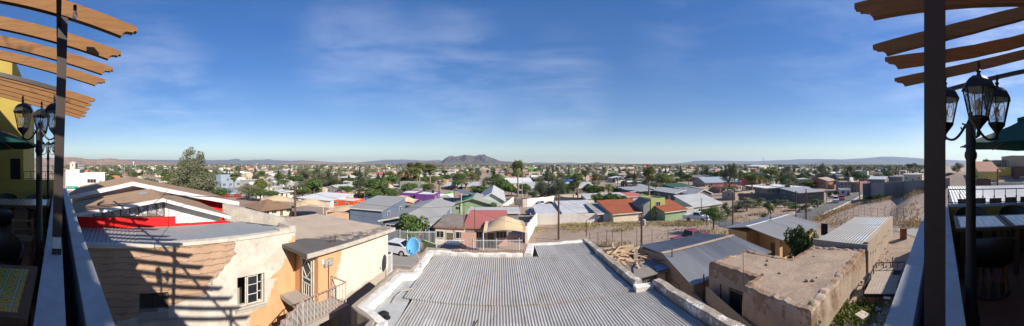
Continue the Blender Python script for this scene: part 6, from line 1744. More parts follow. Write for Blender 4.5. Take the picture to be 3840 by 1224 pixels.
# ================================================================= walls, fences, canopies
def wallrun(label, pts, h, m, th=0.2, cat='wall', name='yard_wall', d=None):
    P = []
    for x, y in pts:
        q, dd = hit(x, y); P.append((q.x, q.y))
    mb = MB()
    for a, b in zip(P[:-1], P[1:]):
        a = Vector(a); b = Vector(b); n = max(1, int((b - a).length / 3))
        dn = (b - a).normalized(); nn_ = Vector((dn.y, -dn.x)) * th / 2
        for k in range(n):
            p = a + (b - a) * k / n; q = a + (b - a) * (k + 1) / n
            zt_ = (gz(p.x, p.y) + gz(q.x, q.y)) / 2 + h
            mb.prism([(p.x + nn_.x, p.y + nn_.y), (q.x + nn_.x, q.y + nn_.y), (q.x - nn_.x, q.y - nn_.y), (p.x - nn_.x, p.y - nn_.y)][::-1], zt_ - h - 1.5, zt_)
    return solo(name, mb, m, label, cat)
stain = mat((0.76, 0.70, 0.62), (0.58, 0.52, 0.45), 0.35, dirt=0.45, name='stained white wall')
q0 = hit(2014, 841)[0]; Yw = (q0.y + 0.2 * q0.x) / (1 + 0.2 * tan(az(2602))); q1 = Vector((Yw * tan(az(2602)), Yw, 0))
mb = MB(); n_ = 14
for k in range(n_):
    p, q = q0 + (q1 - q0) * (k / n_), q0 + (q1 - q0) * ((k + 1) / n_); zt_ = max(gz(p.x, p.y), gz(q.x, q.y)) + 1.72
    mb.prism([(p.x, p.y), (q.x, q.y), (q.x + .04, q.y + .2), (p.x + .04, p.y + .2)], zt_ - 4, zt_)
solo('yard_wall', mb, stain, 'long stained white wall behind the vacant lot', 'wall')
wallrun('white wall running away beside the tan shade canopy', [(1972, 915), (2013, 842)], 2.0, stain)
wallrun('pale wall along the side of the mint green house', [(1880, 800), (1925, 757)], 1.7, stain)
wallrun('curved concrete wall behind the junk yard', [(1930, 772), (1960, 778), (1975, 776)], 2.3, M['concrete'])
wallrun('bright white wall behind the parked yard cars', [(1976, 776), (2040, 768), (2080, 762)], 2.4, WM['white'])
wallrun('grey yard wall right of the white yard wall', [(2080, 762), (2170, 768), (2200, 768)], 2.2, M['grey_block'])
wallrun('long grey block wall behind the mesquite tree', [(820, 697), (930, 698), (1035, 697)], 2.3, M['grey_block'])
wallrun('white retaining wall behind the purple building', [(1628, 752), (1700, 748)], 2.2, WM['white'])
wallrun('white low wall beside the blue house roofs', [(1556, 812), (1632, 792)], 1.8, stain)
wallrun('grey street wall curving away in the middle distance', [(2310, 712), (2370, 738)], 2.0, M['grey_block'])
wallrun('dark block wall behind the green bushes', [(2770, 752), (2870, 750), (2990, 755)], 2.2, WM['dkgrey'])
def wall_px(label, pts, m, th=0.3):
    mb = MB()
    for (xa, ta, ba), (xb, tb, bb) in zip(pts[:-1], pts[1:]):
        a, da = hit(xa, ba); b, db = hit(xb, bb)
        za, zb_ = EYE - (ta - HY) / F * da, EYE - (tb - HY) / F * db
        dn = (b - a).to_2d().normalized(); nn_ = Vector((dn.y, -dn.x)) * th / 2
        mb.prism([(a.x - nn_.x, a.y - nn_.y), (a.x + nn_.x, a.y + nn_.y), (b.x + nn_.x, b.y + nn_.y), (b.x - nn_.x, b.y - nn_.y)], min(a.z, b.z) - 2, [za, za, zb_, zb_])
    return solo('yard_wall', mb, m, label, 'wall')
wall_px('long dark grey block wall climbing the hillside at right', [(3236, 690, 747), (3266, 686, 744), (3320, 684, 738), (3390, 681, 728), (3462, 676, 706)], M['grey_block'])
wall_px('far part of the dark hillside wall behind the right post', [(3463, 676, 706), (3560, 668, 702)], M['grey_block'])

canv = mat((0.60, 0.44, 0.26), (0.50, 0.37, 0.22), 0.8, 0.8, 0.1, 30, dirt=0.12, name='tan shade cloth')
def canopy(label, xl, xr, ytop, yeave, d, dep, A=0.0, name='shade_canopy'):
    a0, a1 = az(xl), az(xr); am = (a0 + a1) / 2
    p = d * cos(am - A); s0, s1 = p * tan(a0 - A), p * tan(a1 - A); w = s1 - s0
    u = Vector((cos(A), -sin(A), 0)); n = Vector((sin(A), cos(A), 0)); c = u * (s0 + s1) / 2 + n * (p + dep / 2)
    zg = gz(c.x, c.y); he = EYE - (yeave - HY) / F * d - zg; ht = EYE - (ytop - HY) / F * (d + dep / 2) - zg
    ht = max(ht, he + 0.6)
    t = thing(name, label, 'shade canopy', (c.x, c.y, zg), -A, local=True)
    mb = MB(); mb.smooth = False; nx, ny = 12, 8
    for sgn in (0, 1):
        for j in range(ny + 1):
            for i in range(nx + 1):
                U = i / nx * 2 - 1; V = j / ny * 2 - 1
                r_ = max(abs(U), abs(V))
                hgt = (1 - U * U) ** 0.8 * (1 - V * V) ** 0.8
                edge = 0.28 * (1 - min(abs(U), abs(V)) ** 2) * (1 if r_ > 0.99 else 0)
                z_ = he + (ht - he) * (1 - abs(U) ** 1.6) * (1 - abs(V) ** 1.6) + edge * (ht - he)
                mb.v.append((U * w / 2, V * dep / 2, z_ - sgn * 0.02))
    st_ = (nx + 1) * (ny + 1)
    for j in range(ny):
        for i in range(nx):
            a = j * (nx + 1) + i
            mb.f.append((a, a + 1, a + nx + 2, a + nx + 1)); mb.m.append(0)
            a += st_; mb.f.append((a + nx + 1, a + nx + 2, a + 1, a)); mb.m.append(0)
    part('cloth', mb, canv, t)
    for sx in (-1, 1):
        for sy in (-1, 1):
            part('post', MB().tube([(sx * w / 2, sy * dep / 2, -1.0), (sx * w / 2, sy * dep / 2, he)], 0.06, 8), M['white_paint'], t)
    return t
canopy('large tan shade canopy stretched over the yard in front of the faded red roof', 1812, 1978, 812, 876, 30, 6.5)
canopy('tan shade canopy in front of the purple building', 1434, 1552, 733, 760, 78, 7)
canopy('tan shade canopy behind the white sloping roof, left one', 1290, 1368, 716, 731, 105, 9)
canopy('tan shade canopy beside the conifer, right of the left one', 1368, 1432, 708, 722, 118, 9)
canopy('wide tan canopy left of the tall dark pole', 975, 1105, 733, 762, 62, 9, radians(-45))
canopy('wide tan canopy right of the tall dark pole', 1106, 1236, 745, 778, 56, 8, radians(-45))
canopy('pale canopy beside the slate blue house', 1225, 1380, 770, 800, 52, 8, radians(-20))

def picket(label, pts, h, gap, m, d=None):
    P = [hit(x, y)[0] for x, y in pts]
    t = thing('fence', label, 'fence', P[0])
    for a, b in zip(P[:-1], P[1:]):
        L = (b - a).length; n = int(L / gap)
        for z_ in (0.15, h - 0.12): part('rail', MB().bar(a + Vector((0, 0, z_)), b + Vector((0, 0, z_)), 0.03, 0.04), m, t)
        pk_ = MB()
        for k in range(n + 1):
            p = a + (b - a) * k / n; big = k % 16 == 0
            r_ = 0.045 if big else 0.016
            pk_.bar(p + Vector((0, 0.0, -0.3)), p + Vector((0, 0.0, h + (0.1 if big else 0))), r_ * 1.4, r_ * 1.4, up=(0, 1, 0))
        o = part('pickets', pk_, m, t); o['kind'] = 'stuff'
    return t
wf_ = mat((0.66, 0.66, 0.66), (0.5, 0.48, 0.46), 2, 0.5, 0, 20, dirt=0.2, name='white fence paint')
picket('white iron picket fence in front of the slate blue house', [(1440, 928), (1528, 945), (1634, 944)], 2.2, 0.14, wf_)
picket('white iron picket fence in front of the beige and pink houses', [(1636, 968), (1740, 968)], 1.8, 0.14, wf_)
picket('white iron picket fence right of the pink gate pillar', [(1775, 968), (1958, 968)], 1.8, 0.14, wf_)
picket('white iron gate at the corner of the cream wall', [(1432, 1052), (1472, 1022)], 1.6, 0.12, wf_)
q, _ = hit(1757, 966)
solo('gate_pillar', MB().box(q.x - 0.75, q.x + 0.75, q.y - 0.2, q.y + 0.2, q.z - 1, q.z + 2.4), WM['pink'], 'pale pink gate pillar between the white picket fences', 'pillar')
wallrun('low lime green wall between the white fences', [(1590, 946), (1640, 962)], 1.2, mat((0.42, 0.5, 0.22), None, name='pale lime wall'))

def wire_fence(label, pts, h, n, m=None, tilt=0.0, wires=3):
    P = [hit(x, y)[0] for x, y in pts]
    t = thing('wire_fence', label, 'fence', P[0])
    tot = []
    for a, b in zip(P[:-1], P[1:]):
        for k in range(n): tot.append(a + (b - a) * k / n)
    tot.append(P[-1]); rr = random.Random(len(label))
    tops = []
    for p in tot:
        zb_ = gz(p.x, p.y); q = Vector((p.x + rr.uniform(-tilt, tilt), p.y + rr.uniform(-tilt, tilt), zb_ + h * rr.uniform(0.9, 1.08)))
        part('post', MB().tube([(p.x, p.y, zb_ - 0.3), q], 0.03, 6), m or M['pole_concrete'], t)
        tops.append((Vector((p.x, p.y, zb_)), q))
    wv = MB()
    for (a0, a1), (b0, b1) in zip(tops[:-1], tops[1:]):
        for k in range(wires):
            u = 0.3 + 0.65 * k / max(1, wires - 1)
            wv.tube([a0 + (a1 - a0) * u, (a0 + (a1 - a0) * u + b0 + (b1 - b0) * u) / 2 - Vector((0, 0, 0.03)), b0 + (b1 - b0) * u], 0.006, 3)
    part('wires', wv, M['cable'], t)
wire_fence('wire fence with thin posts along the lower side of the right street', [(2985, 848), (3100, 795), (3236, 752)], 2.2, 9, wires=5)
wire_fence('wire fence crossing the dirt slope at right', [(3010, 842), (3200, 825), (3345, 832)], 2.0, 6, wires=4)
wire_fence('low fence with crooked wooden posts near the concrete slab at right', [(3342, 838), (3440, 826)], 1.3, 4, M['pole_wood'], 0.12)
wire_fence('wire fence with crooked rusty posts across the vacant lot', [(2215, 925), (2330, 925), (2560, 912)], 1.7, 4, M['rust'], 0.15)
wire_fence('sagging wire fence in the middle of the vacant lot', [(2545, 862), (2650, 852), (2720, 850)], 1.5, 3, M['rust'], 0.05)
wire_fence('pale wire fence around the small compound left of the eucalyptus', [(462, 682), (505, 683)], 2.2, 5)

# ================================================================= streets
asph = mat((0.115, 0.11, 0.105), (0.16, 0.15, 0.14), 0.3, 0.9, 0.3, 12, dirt=0.1, name='worn asphalt')
pale = mat((0.30, 0.27, 0.24), (0.24, 0.215, 0.19), 0.3, 0.9, 0.3, 12, name='pale concrete paving')
def strip(name, pts, w, m, lift=0.10, sub=1.5):
    mb = MB(); Q = []
    for a, b in zip(pts[:-1], pts[1:]):
        a = Vector(a); b = Vector(b); n = max(1, int((b - a).length / sub))
        for k in range(n): Q.append(a + (b - a) * k / n)
    Q.append(Vector(pts[-1])); nc = 5
    for i, q in enumerate(Q):
        d_ = (Q[min(i + 1, len(Q) - 1)] - Q[max(i - 1, 0)]).normalized(); nn_ = Vector((d_.y, -d_.x))
        for c in range(nc + 1):
            p = q + nn_ * w * (c / nc - 0.5)
            rr_ = hypot(p.x, p.y)
            z = gz(p.x, p.y) + 0.10 * noise.noise(Vector((p.x * 0.35, p.y * 0.35, 0))) + 0.25 * noise.noise(Vector((p.x * 0.07, p.y * 0.07, 3))) * ss(20, 60, rr_)
            mb.v.append((p.x, p.y, z + lift - (0.25 if c in (0, nc) else 0)))
    for i in range(len(Q) - 1):
        for c in range(nc):
            a = i * (nc + 1) + c; mb.f.append((a, a + nc + 1, a + nc + 2, a + 1)); mb.m.append(0)
    struct(name, mb, m)
def g2(x, y): q = hit(x, y)[0]; return (q.x, q.y)
strip('street', [(-26, 23.5), (-10, 25.2), (4, 25.5), (12, 25.0)], 6.5, pale, 0.07)
strip('road', [g2(2780, 868), g2(2900, 850), g2(2985, 828), g2(3060, 793), g2(3140, 762), g2(3200, 737), g2(3232, 717), (170, 32)], 6.5, asph, 0.10)
strip('road_side', [g2(2560, 800), g2(2680, 826), g2(2790, 856)], 5.5, asph, 0.085)
strip('road_far', [(-10.6, 140), (-8.6, 420), (-7.4, 900), (-6, 1900)], 9, pale, 0.35, 12)
strip('path', [g2(3560, 900), g2(3470, 880), g2(3390, 858), g2(3330, 868)], 4.5, pale, 0.08)
strip('street_left', [g2(300, 760), g2(330, 730), g2(400, 735), g2(420, 690), g2(438, 660), g2(440, 640)], 8, pale, 0.12)
lines_ = MB()
P = [Vector(g2(x, y)) for x, y in ((2985, 828), (3060, 793), (3140, 762), (3200, 737), (3228, 720))]
strip('road_markings', [tuple(p + Vector((0.3, -2.9))) for p in P], 0.16, M['white_paint'], 0.135)
strip('pavement', [tuple(p + Vector((0.0, 3.9))) for p in P], 1.2, pale, 0.22)
# ================================================================= vegetation prototypes
def leaf_mat(name, c1, c2, trans=0.25, sc_=0.9):
    N = NT(name)
    oi = N.new('ObjectInfo')
    f = N.rng(N.noise(sc_, 4, 0.7), 0.35, 0.65)
    col = N.mix(f, c1, c2)
    col = N.mix(N.rng(oi.outputs['Random'], 0, 1, 0, 0.45), col, tuple(x * 0.6 for x in c1))
    tl = N.n.new('ShaderNodeBsdfTranslucent'); N.put(tl.inputs[0], col)
    N.put(N.b.inputs['Base Color'], col); N.b.inputs['Roughness'].default_value = 0.75; N.b.inputs['Specular IOR Level'].default_value = 0.2
    ms = N.n.new('ShaderNodeMixShader'); ms.inputs[0].default_value = trans
    N.t.links.new(N.b.outputs[0], ms.inputs[1]); N.t.links.new(tl.outputs[0], ms.inputs[2])
    N.t.links.new(ms.outputs[0], N.n['Material Output'].inputs['Surface'])
    return N.m
LV = {'dark': leaf_mat('dark foliage', (0.055, 0.085, 0.025), (0.09, 0.13, 0.04)),
      'mid': leaf_mat('green foliage', (0.085, 0.135, 0.035), (0.13, 0.19, 0.05)),
      'yellow': leaf_mat('yellow green foliage', (0.13, 0.155, 0.035), (0.18, 0.20, 0.05)),
      'olive': leaf_mat('grey green foliage', (0.16, 0.17, 0.095), (0.235, 0.235, 0.145)),
      'euc': leaf_mat('eucalyptus foliage', (0.085, 0.105, 0.055), (0.13, 0.145, 0.085)),
      'con': leaf_mat('conifer foliage', (0.03, 0.045, 0.02), (0.05, 0.07, 0.03), 0.1),
      'palm': leaf_mat('palm fronds', (0.20, 0.225, 0.08), (0.29, 0.30, 0.125), 0.3),
      'deadpalm': leaf_mat('dry palm fronds', (0.28, 0.20, 0.11), (0.20, 0.14, 0.08), 0.15)}
bark = mat((0.16, 0.12, 0.09), (0.10, 0.075, 0.055), 3, 0.95, 0.4, 20, name='bark')
pbark = mat((0.24, 0.18, 0.13), (0.17, 0.13, 0.095), 3, 0.95, 0.4, 20, name='palm bark')

def leaves(mb, rr, c, rad, n, size, aspect=0.55, shell=0.55, droop=0.0, mi=0):
    """n leaf clumps in an ellipsoid, mostly towards its outside"""
    for _ in range(n):
        while True:
            d = Vector((rr.gauss(0, 1), rr.gauss(0, 1), rr.gauss(0, 1)))
            if d.length > 1e-3: break
        d.normalize()
        r_ = shell + (1 - shell) * rr.random() ** 0.6 if rr.random() < 0.8 else rr.random()
        p = Vector((c[0] + d.x * rad[0] * r_, c[1] + d.y * rad[1] * r_, c[2] + d.z * rad[2] * r_))
        nrm = (d + Vector((rr.uniform(-1, 1), rr.uniform(-1, 1), rr.uniform(-0.6, 1.0))) * 0.9).normalized()
        a = nrm.cross(Vector((rr.uniform(-1, 1), rr.uniform(-1, 1), rr.uniform(-1, 1) - droop * 3)))
        if a.length < 1e-3: continue
        a.normalize(); b = nrm.cross(a)
        s_ = size * rr.uniform(0.6, 1.4); L, W = s_, s_ * aspect
        o = len(mb.v)
        mb.v += [tuple(p - a * L / 2), tuple(p + b * W / 2), tuple(p + a * L / 2), tuple(p - b * W / 2)]
        mb.f.append((o, o + 1, o + 2, o + 3)); mb.m.append(mi)
    return mb

def tree_proto(kind, seed):
    """a tree of unit height 1 and unit crown width 1: returns (trunk MB, crown MB, leaf material)"""
    rr = random.Random(seed); tr = MB(); cr = MB(); lm = 'mid'
    if kind in ('round', 'citrus', 'mesquite', 'shrub', 'bush'):
        nl = {'round': 9, 'citrus': 8, 'mesquite': 12, 'shrub': 7, 'bush': 8}[kind]
        base = {'round': 0.28, 'citrus': 0.14, 'mesquite': 0.26, 'shrub': 0.0, 'bush': 0.02}[kind]
        lobes = []
        for k in range(nl):
            a = 2 * pi * k / nl + rr.uniform(-0.4, 0.4); rad = rr.uniform(0.12, 0.32)
            z = base + (1 - base) * rr.uniform(0.28, 0.76)
            lobes.append((rad * cos(a), rad * sin(a), z, rr.uniform(0.15, 0.24)))
        lobes.append((0, 0, base + (1 - base) * 0.62, 0.27)); lobes.append((rr.uniform(-.1, .1), rr.uniform(-.1, .1), 0.84, 0.15))
        n = {'round': 190, 'citrus': 210, 'mesquite': 170, 'shrub': 170, 'bush': 190}[kind]
        sz = {'round': 0.075, 'citrus': 0.07, 'mesquite': 0.055, 'shrub': 0.07, 'bush': 0.06}[kind]
        for x, y, z, r_ in lobes:
            leaves(cr, rr, (x, y, z), (r_, r_, r_ * 0.85 * (1 if base > 0.1 else 1.2)), n, sz, 0.4 if kind == 'mesquite' else 0.6, 0.6)
        th = base + 0.25
        tr.tube([(0, 0, -0.08), (0.01, 0, th * 0.5), (0, 0.01, th)], [0.035, 0.028, 0.02], 8)
        for x, y, z, r_ in lobes[:6]: tr.tube([(0, 0, th * 0.7), (x * 0.5, y * 0.5, (th + z) / 2), (x, y, z)], [0.018, 0.012, 0.005], 5)
        lm = {'round': 'dark', 'citrus': 'mid', 'mesquite': 'mid', 'shrub': 'mid', 'bush': 'olive'}[kind]
    elif kind == 'euc':
        for k in range(21):
            a = rr.uniform(0, 2 * pi); z = rr.uniform(0.16, 0.9); w_ = 0.46 * (1 - abs(z - 0.45) ** 1.6 * 1.3)
            rad = rr.uniform(0.3, 1.0) * max(0.05, w_)
            r_ = rr.uniform(0.12, 0.19)
            leaves(cr, rr, (rad * cos(a), rad * sin(a), z), (r_ * 1.15, r_ * 1.15, r_ * 0.9), 300, 0.042, 0.35, 0.45, 0.8)
            tr.tube([(0, 0, 0.15 + z * 0.35), (rad * cos(a) * 0.6, rad * sin(a) * 0.6, z * 0.85), (rad * cos(a), rad * sin(a), z)], [0.016, 0.009, 0.003], 5)
        leaves(cr, rr, (0, 0, 0.9), (0.11, 0.11, 0.09), 160, 0.042, 0.35, 0.3)
        tr.tube([(0, 0, -0.05), (0.01, 0, 0.3), (-0.01, 0.01, 0.6), (0, 0, 0.88)], [0.032, 0.025, 0.015, 0.005], 8)
        lm = 'euc'
    elif kind == 'bigeuc':        # broad, full, several domed tops
        for k in range(46):
            a = rr.uniform(0, 2 * pi); z = rr.uniform(0.14, 0.86); w_ = 0.5 * (1 - max(0, z - 0.45) ** 1.5 * 1.9) * (0.75 + 0.25 * min(1, z / 0.3))
            rad = w_ * rr.uniform(0.15, 0.85) ** 0.7; r_ = rr.uniform(0.10, 0.16)
            leaves(cr, rr, (rad * cos(a), rad * sin(a), z), (r_, r_, r_ * 0.8), 230, 0.036, 0.4, 0.45, 0.6)
        for a, q, z in ((0.5, 0.12, 0.93), (2.6, 0.16, 0.9), (4.4, 0.2, 0.86), (5.6, 0.08, 0.97)):
            leaves(cr, rr, (q * cos(a), q * sin(a), z), (0.09, 0.09, 0.08), 160, 0.036, 0.4, 0.4)
        tr.tube([(0, 0, -0.05), (0.01, 0, 0.3), (-0.01, 0.01, 0.6), (0, 0, 0.85)], [0.03, 0.025, 0.015, 0.005], 8)
        lm = 'olive'
    elif kind == 'cypress':
        for k in range(14):
            z = 0.08 + 0.9 * k / 13; w_ = 0.46 * sin(pi * min(1, 0.18 + z * 0.82)) ** 0.8 * (1 if z < 0.6 else (1 - (z - 0.6) / 0.46))
            for j in range(3):
                a = rr.uniform(0, 2 * pi)
                leaves(cr, rr, (0.3 * w_ * cos(a), 0.3 * w_ * sin(a), z), (w_ * 0.75, w_ * 0.75, 0.055), 60, 0.06, 0.4, 0.5, 0.5)
        tr.tube([(0, 0, -0.05), (0, 0, 0.5)], [0.06, 0.03], 7); lm = 'con'
    elif kind == 'fanpalm':       # x/y scaled by the crown width, z by the height
        trh = 0.80
        tr.tube([(0.02, 0, -0.03), (0, 0, 0.4), (0.01, 0.01, trh)], [0.085, 0.06, 0.055], 8)
        for k in range(64):
            el = rr.uniform(-0.5, 1.35); a = rr.uniform(0, 2 * pi); L = rr.uniform(0.36, 0.5)
            dirv = Vector((cos(a) * cos(el), sin(a) * cos(el), sin(el) * 0.34))
            b0 = Vector((0, 0, trh)); tip = b0 + dirv * L * 0.55
            side = dirv.cross(Vector((0, 0, 1))).normalized()
            for q in range(9):
                t_ = (q - 4) / 4.0
                e_ = (dirv.normalized() * cos(t_ * 1.25) + side * sin(t_ * 1.25)) * L * 0.62
                e_.z = e_.z * 0.34 if False else dirv.z * 0.55 - 0.035 * abs(t_) - 0.02
                p1 = tip + e_
                wv = side * 0.036
                cr.add([tip - wv * 0.3, tip + wv * 0.3, (tip + p1) / 2 + wv, p1 + Vector((0, 0, -0.02)), (tip + p1) / 2 - wv], [(0, 1, 2, 3, 4)], 0)
            cr.bar(b0, tip, 0.014, 0.006, 0)
        lm = 'palm'
    elif kind == 'datepalm':
        trh = 0.66
        tr.tube([(0, 0, -0.03), (0.01, 0, 0.3), (0, 0.01, trh)], [0.11, 0.095, 0.085], 9)
        for k in range(34):
            el = rr.uniform(-0.35, 1.3); a = rr.uniform(0, 2 * pi); L = rr.uniform(0.45, 0.56)
            prev = Vector((0, 0, trh)); side = Vector((-sin(a), cos(a), 0))
            for q in range(1, 8):
                u = q / 7
                hz = L * (cos(el) * u * (1 - 0.1 * u) + 0.15 * u); vz = L * 0.62 * (sin(el) * u - 0.85 * u * u * (0.55 + 0.3 * cos(el)))
                p = Vector((cos(a) * hz, sin(a) * hz, trh + vz))
                for sg in (-1, 1):
                    for h_ in (0, 0.5):
                        m_ = prev + (p - prev) * h_
                        o_ = m_ + side * sg * 0.085 * (1 - 0.7 * abs(u - 0.4)) + (p - prev) * 0.9 + Vector((0, 0, -0.02))
                        cr.add([m_, m_ + (p - prev) * 0.35, o_], [(0, 1, 2)], 0)
                cr.bar(prev, p, 0.010, 0.006, 0)
                prev = p
        lm = 'palm'
    return tr, cr, lm

def skirt(rr, z0, z1, rad, n=260):
    mb = MB()
    for k in range(n):
        a = rr.uniform(0, 2 * pi); z = rr.uniform(z0, z1); u = (z - z0) / (z1 - z0)
        r0 = 0.06 + rad * 0.55 * u; L = 0.05 + 0.05 * u
        p = Vector((r0 * cos(a), r0 * sin(a), z)); s_ = Vector((-sin(a), cos(a), 0)) * 0.03
        q = Vector(((r0 + rad * 0.35 * u) * cos(a + rr.uniform(-.2, .2)), (r0 + rad * 0.35 * u) * sin(a), z - L))
        mb.add([p - s_, p + s_, q], [(0, 1, 2)])
    return mb

PROTO = {}
def proto(kind, var, leaf=None):
    key = (kind, var, leaf)
    if key in PROTO: return PROTO[key]
    tr, cr, lm = tree_proto(kind, sum(map(ord, kind)) * 7 + var * 13)
    rs = sorted(hypot(v[0], v[1]) for v in cr.v); k_ = 0.5 / rs[int(len(rs) * 0.93)]
    zs = sorted(v[2] for v in cr.v); kz = 1.0 / zs[int(len(zs) * 0.99)]
    cr.v = [(v[0] * k_, v[1] * k_, v[2] * kz) for v in cr.v]
    if 'palm' not in kind: tr.v = [(v[0] * (k_ if v[2] > 0.3 else 1), v[1] * (k_ if v[2] > 0.3 else 1), v[2] * kz) for v in tr.v]
    tm_ = tr.mesh('trunk'); mats_(tm_, pbark if 'palm' in kind else bark)
    cm_ = cr.mesh('crown'); mats_(cm_, LV[leaf or lm])
    sk = None
    if kind == 'fanpalm':
        sb2 = skirt(random.Random(var), 0.56 if var % 2 else 0.66, 0.80, 0.34); sk = sb2.mesh('skirt'); mats_(sk, LV['deadpalm'])
    elif kind == 'datepalm':
        sb2 = skirt(random.Random(var), 0.52, 0.66, 0.28); sk = sb2.mesh('skirt'); mats_(sk, LV['deadpalm'])
    PROTO[key] = (tm_, cm_, sk)
    return PROTO[key]
def plant(kind, name, label, cat, x, y, z, w, h, var=0, leaf=None, group=None, rot=None):
    tm_, cm_, sk = proto(kind, var, leaf)
    t = thing(name, label, cat, (x, y, z), R_.uniform(0, 6.28) if rot is None else rot, group, local=True)
    t.scale = (w, w, h)
    for nm, me in (('trunk', tm_), ('crown', cm_), ('dry_skirt', sk)):
        if me is None: continue
        o = bpy.data.objects.new(nm, me); COL.objects.link(o); o.parent = t
    return t
NAMES = {'round': ('tree', 'tree'), 'citrus': ('citrus_tree', 'tree'), 'mesquite': ('mesquite_tree', 'tree'), 'shrub': ('shrub', 'shrub'), 'bush': ('bush', 'bush'), 'euc': ('eucalyptus_tree', 'tree'), 'bigeuc': ('eucalyptus_tree', 'tree'), 'cypress': ('conifer_tree', 'tree'), 'fanpalm': ('fan_palm', 'palm'), 'datepalm': ('date_palm', 'palm')}
TAKEN = []
def T_(label, kind, xc, yt, yb, wpx, leaf=None, var=0, d=None):
    a = az(xc)
    if d is None: _, d = hit(xc, yb)
    x, y = d * sin(a), d * cos(a); z = gz(x, y)
    h = EYE - (yt - HY) / F * d - z; w = wpx / F * d
    k = 1.0
    TAKEN.append((x, y, w))
    return plant(kind, *NAMES[kind][:1], label, NAMES[kind][1], x, y, z - 0.05, w * k, h * 1.03, var, leaf)
T_('tall pale eucalyptus behind the brown shingle roofs', 'bigeuc', 728, 574, 745, 182, 'olive', 0, 60)
T_('feathery mesquite tree with a dark pole in front', 'mesquite', 933, 692, 752, 84, 'olive', 0)
T_('small green tree between the mesquite and the tall dark pole', 'mesquite', 1020, 716, 748, 54, 'mid', 1)
T_('dense leafy tree right of the tall dark pole', 'citrus', 1135, 702, 750, 70, 'mid', 0)
T_('dense leafy tree left of the grey gabled house', 'citrus', 1178, 698, 745, 60, 'mid', 1)
T_('tall olive eucalyptus at the left of the dark tree cluster', 'euc', 1150, 628, 700, 62, 'olive', 1)
T_('tall grey green eucalyptus in the middle of the dark tree cluster', 'euc', 1205, 622, 702, 70, 'olive', 2)
T_('right hand eucalyptus of the dark tree cluster', 'euc', 1242, 630, 702, 50, 'euc', 0)
T_('dark pointed cypress at the left front of the tree cluster', 'cypress', 1197, 640, 700, 24)
T_('dark pointed cypress at the right front of the tree cluster', 'cypress', 1232, 636, 700, 26)
T_('round dark tree at the left foot of the tree cluster', 'round', 1112, 662, 702, 62, 'dark', 0)
T_('low round tree at the right foot of the tree cluster', 'round', 1262, 676, 703, 48, 'dark', 1)
T_('shaggy fan palm left of the dark tree cluster', 'fanpalm', 1168, 642, 690, 28, None, 1)
T_('round dark tree above the long white building', 'round', 1338, 646, 673, 44, 'dark', 0)
T_('dark open conifer above the tan canopies', 'cypress', 1418, 648, 712, 30, 'con')
T_('yellow green tree on the paved square', 'round', 1458, 644, 672, 42, 'yellow', 1)
T_('bright green tree left of the dark conifer', 'round', 1350, 678, 716, 56, 'yellow', 0)
T_('second bright green tree left of the dark conifer', 'round', 1392, 674, 716, 46, 'mid', 1)
T_('yellow green tree right of the dark conifer', 'round', 1448, 676, 716, 52, 'yellow', 1)
T_('small green tree behind the tan canopies', 'round', 1300, 700, 735, 60, 'mid', 0)
T_('leafy tree behind the left tan canopy', 'citrus', 1402, 712, 764, 90, 'mid', 0)
T_('leafy tree left of the purple building', 'citrus', 1458, 706, 762, 80, 'mid', 1)
T_('low leafy tree in front of the purple building', 'citrus', 1420, 740, 782, 66, 'dark', 0)
T_('tall fan palm on the left of the palm row', 'fanpalm', 1541, 613, 712, 34, None, 0)
T_('bushy double fan palm in the middle of the palm row', 'fanpalm', 1573, 612, 710, 46, None, 1)
T_('broad shaggy fan palm on the right of the palm row', 'fanpalm', 1613, 618, 704, 48, None, 3)
T_('thin short fan palm left of the palm row', 'fanpalm', 1524, 645, 712, 17, None, 0)
T_('thin fan palm between the two tall ones', 'fanpalm', 1556, 653, 708, 17, None, 2)
T_('small fan palm near the white building by the square', 'fanpalm', 1500, 645, 690, 22, None, 1)
T_('dark shade tree at the left behind the palm row', 'round', 1520, 664, 702, 46, 'dark', 0)
T_('dark shade tree behind the palm row', 'round', 1562, 662, 700, 50, 'dark', 1)
T_('shade tree behind the broad shaggy palm', 'round', 1610, 666, 700, 44, 'dark', 0)
T_('short date palm right of the palm row', 'datepalm', 1649, 663, 722, 44, None, 0)
T_('short shaggy palm between the patchy grey roofs', 'datepalm', 1748, 670, 718, 42, None, 1)
T_('short palm with a dry skirt behind the mint green house', 'datepalm', 1816, 674, 723, 36, None, 2)
T_('green leafy tree between the two short palms', 'round', 1716, 676, 714, 44, 'mid', 0)
T_('round tree topped by a palm near the green roof', 'round', 1675, 656, 682, 38, 'dark', 1)
T_('fan palm behind the yellow orange building', 'fanpalm', 1668, 640, 672, 24, None, 1)
T_('bright round tree near the far street', 'round', 1772, 652, 684, 38, 'yellow', 0)
T_('fan palm left of the far street', 'fanpalm', 1766, 632, 672, 22, None, 1)
T_('slender grey green tree beside the far street', 'euc', 1794, 632, 684, 26, 'euc', 1)
T_('big dark conifer at the end of the far street', 'cypress', 1853, 634, 724, 48, 'dark')
T_('dark tree right of the big dark conifer', 'round', 1886, 676, 722, 36, 'dark', 0)
T_('tall single fan palm right of the mint green house', 'fanpalm', 1942, 605, 742, 42, None, 0)
T_('leafy tree left of the tall single palm', 'round', 1918, 696, 738, 44, 'dark', 1)
T_('leafy tree right of the tall single palm', 'round', 1968, 692, 738, 46, 'mid', 0)
T_('low dark bush like tree by the concrete yard wall', 'citrus', 1999, 720, 748, 34, 'dark', 1)
T_('tallest dark eucalyptus above the junk yard', 'euc', 2056, 640, 756, 84, 'euc', 0)
T_('low hanging front part tree under the tallest eucalyptus', 'euc', 2028, 684, 758, 58, 'euc', 1)
T_('eucalyptus right of the tallest one', 'euc', 2106, 650, 744, 66, 'euc', 2)
T_('leafy tree in front of the long grey roofed row house', 'round', 2085, 694, 742, 56, 'mid', 1)
T_('leafy tree left of the shaggy palm pair', 'round', 2132, 692, 742, 46, 'mid', 0)
